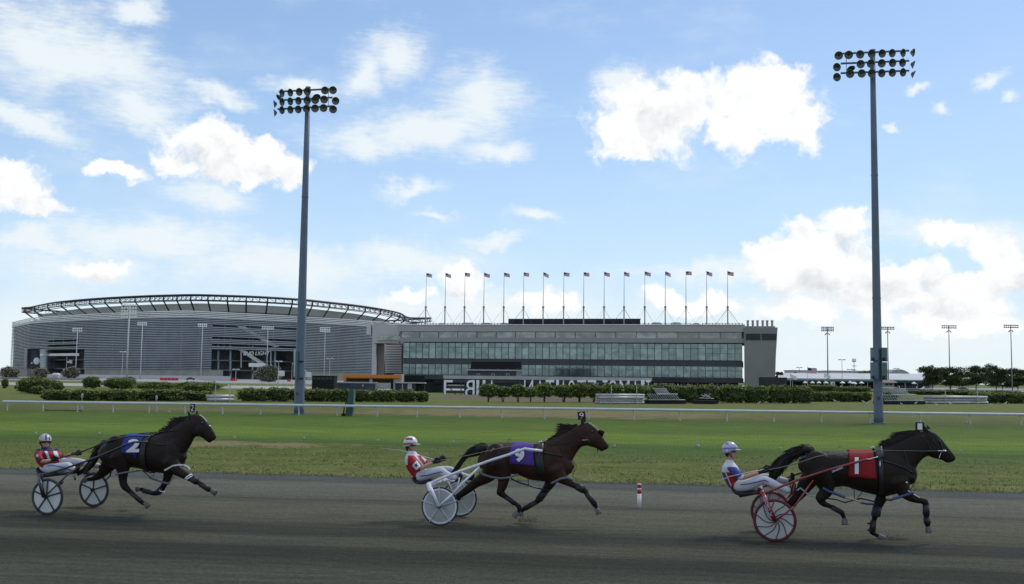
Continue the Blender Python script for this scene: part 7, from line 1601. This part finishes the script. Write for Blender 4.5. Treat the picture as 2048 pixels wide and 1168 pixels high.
lampost(150,756,151,657,560,5,2,"pale lamp pole right of the flag in front of the stadium",white=True,w=.30,sp=1.1,lampr=.5); lampost(280,760,283,645,520,5,2,"pale lamp pole between the big lamp block and the stadium corner",white=True,w=.30,sp=1.0,lampr=.45)
lampost(401,756,404,648.5,540,5,2,"pale lamp pole just right of the stadium corner",white=True,w=.26,sp=1.0,lampr=.45); lampost(532.5,736,534,653.5,560,7,2,"pale lamp pole above the sign lettering on the stadium",white=True,w=.24,sp=.95,lampr=.42); lampost(647.5,748,650,655,560,6,3,"pale lamp pole right of the left light tower",white=True,w=.22,sp=.95,lampr=.42)
lampost(1656,770,1656,654.5,430,8,3,"far floodlight pole left of the right light tower",w=.30,sp=.66,lampr=.30,lower=True); lampost(1777,770,1778,654.5,430,8,2,"far floodlight pole just right of the right light tower",w=.26,sp=.68,lampr=.30,lower=True); lampost(1900,780,1899.5,651.5,430,8,2,"far floodlight pole above the dark trees",w=.26,sp=.78,lampr=.32,lower=True); lampost(2024.5,780,2022.5,650.5,430,8,2,"far floodlight pole nearest the right edge",w=.26,sp=.78,lampr=.32,lower=True)
def street(x, yt, D, lab, white, dbl=1):
    base = Vector((atY(x, 770, D).x, D, 0)); z = atY(x, yt, D).z; root = thing("street_lamp", lab, "street lamp", base, "small lamps far behind"); M_ = MATS["pole_pale"] if white else M_pole
    g = MB(); g.tube([base, base+Vector((0,0,z))], .10, 6); g.tube([base+Vector((-.9,0,z)), base+Vector((.9,0,z))], .05, 5); link("pole", g.mesh(), M_, root)
    for dx in ((-1,1) if dbl else (1,)):
        g = MB(); g.hexa([base+Vector((dx*.9+a, b_, z-.25+c_)) for c_ in (0,.3) for a, b_ in ((-.5,-.3),(.5,-.3),(.5,.3),(-.5,.3))]); link("lamp_head", g.mesh(), M_lampw if white else M_steel, root)
for x, yt, D, lab, w_ in ((243,703,480,"short pale double lamp left of the tallest pale pole",True),(658.5,716,430,"short pale double lamp right of the left light tower",True),(471,738,440,"short cluster lamp in front of the open stadium bay",True),(1684.5,719,430,"small double lamp between the far poles at the right",False),(1793.5,736.5,520,"thin lamp in front of the far dome",False),(1837,739.5,520,"thin lamp right of the far dome",False),(1599,734.5,520,"thin lamp above the pale pink building",False),(1700,738.5,520,"thin lamp next to the mobile mast",False),(556,722,420,"pale lamp beside the white flag",True)):
    street(x, yt, D, lab, w_)
base = Vector((atY(1708.7,770,520).x, 520, 0)); root = thing("mobile_mast", "slim mobile-phone mast with antenna cluster behind the white roof", "mast", base)
g = MB(); z = atY(1708.7,722,520).z; g.tube([base, base+Vector((0,0,z))], [.25,.12], 6); link("pole", g.mesh(), M_pole, root); g = MB()
for dx in (-.8,-.3,.3,.8): g.box((base.x+dx-.12,519.8,z-.6),(base.x+dx+.12,520.1,z+1.2))
g.box((base.x-1.1,519.8,z-2.6),(base.x+1.1,520.1,z-2.3)); g.box((base.x-1,519.8,z-4.6),(base.x+1,520.1,z-4.2)); link("antenna", g.mesh(), M_pole, root)
def flagstaff(x, yt, D, w, h, lab, plain, seed, droop=.3, yf=None, grp=None):
    base = Vector((atY(x, 775, D).x, D, 0)); z = atY(x, yt, D).z; root = thing("flagstaff", lab, "flagpole", base, grp); g = MB(); g.tube([base, base+Vector((0,0,z))], [.10,.06], 6); g.ball(base+Vector((0,0,z)), .12, 6); link("pole", g.mesh(), MATS["pole_pale"], root)
    zf_ = z-.15 if yf is None else atY(x, yf, D).z; fm = flag_mesh(w, h, seed, droop, plain); o = bpy.data.objects.new("flag", fm); C.objects.link(o); o.parent = root; o.location = (.06,0,zf_)
flagstaff(131,712.5,520,2.6,1.7,"white staff with a half-mast stars and stripes in front of the stadium",False,31,.3,719); flagstaff(1615.5,734,330,2.8,1.7,"tall white staff with the large stars and stripes at the right",False,33,.15)
flagstaff(1581,747,330,2.0,1.1,"white staff with a limp white flag left of the large stars and stripes",True,35,.7); flagstaff(1649.5,745.5,330,2.0,1.1,"white staff with a limp pale flag right of the large stars and stripes",True,36,.6)
flagstaff(555.5,739,190,1.15,.95,"white staff with a white flag before the pale flowering bush",True,37,.3); flagstaff(610,741,190,1.1,.95,"white staff with a white flag just right of the left light tower",True,38,.3); flagstaff(583,726,420,.3,.2,"bare thin white staff just left of the left light tower",True,39)
# white running rail far behind on the left and right
for (x0, y0, x1, y1, n_, lab) in ((330,768.5,640,773,24,"low white rail of the inner track, left of the mesh enclosure"),(1795,779,2070,782.5,16,"low white rail of the inner track at the right edge")):
    b0, b1 = gnd(x0, y0+4), gnd(x1, y1+4); root = thing("inner_rail", lab, "fence", b0); g = MB(); g.tube([b0+Vector((0,0,.95)), b1+Vector((0,0,.95))], .09, 6); link("rail", g.mesh(), M_rail, root)
    for k in range(n_+1): p = b0.lerp(b1, k/n_); g = MB(); g.tube([p, p+Vector((0,0,.95))], .04, 5); link("post", g.mesh(), M_rpost, root)
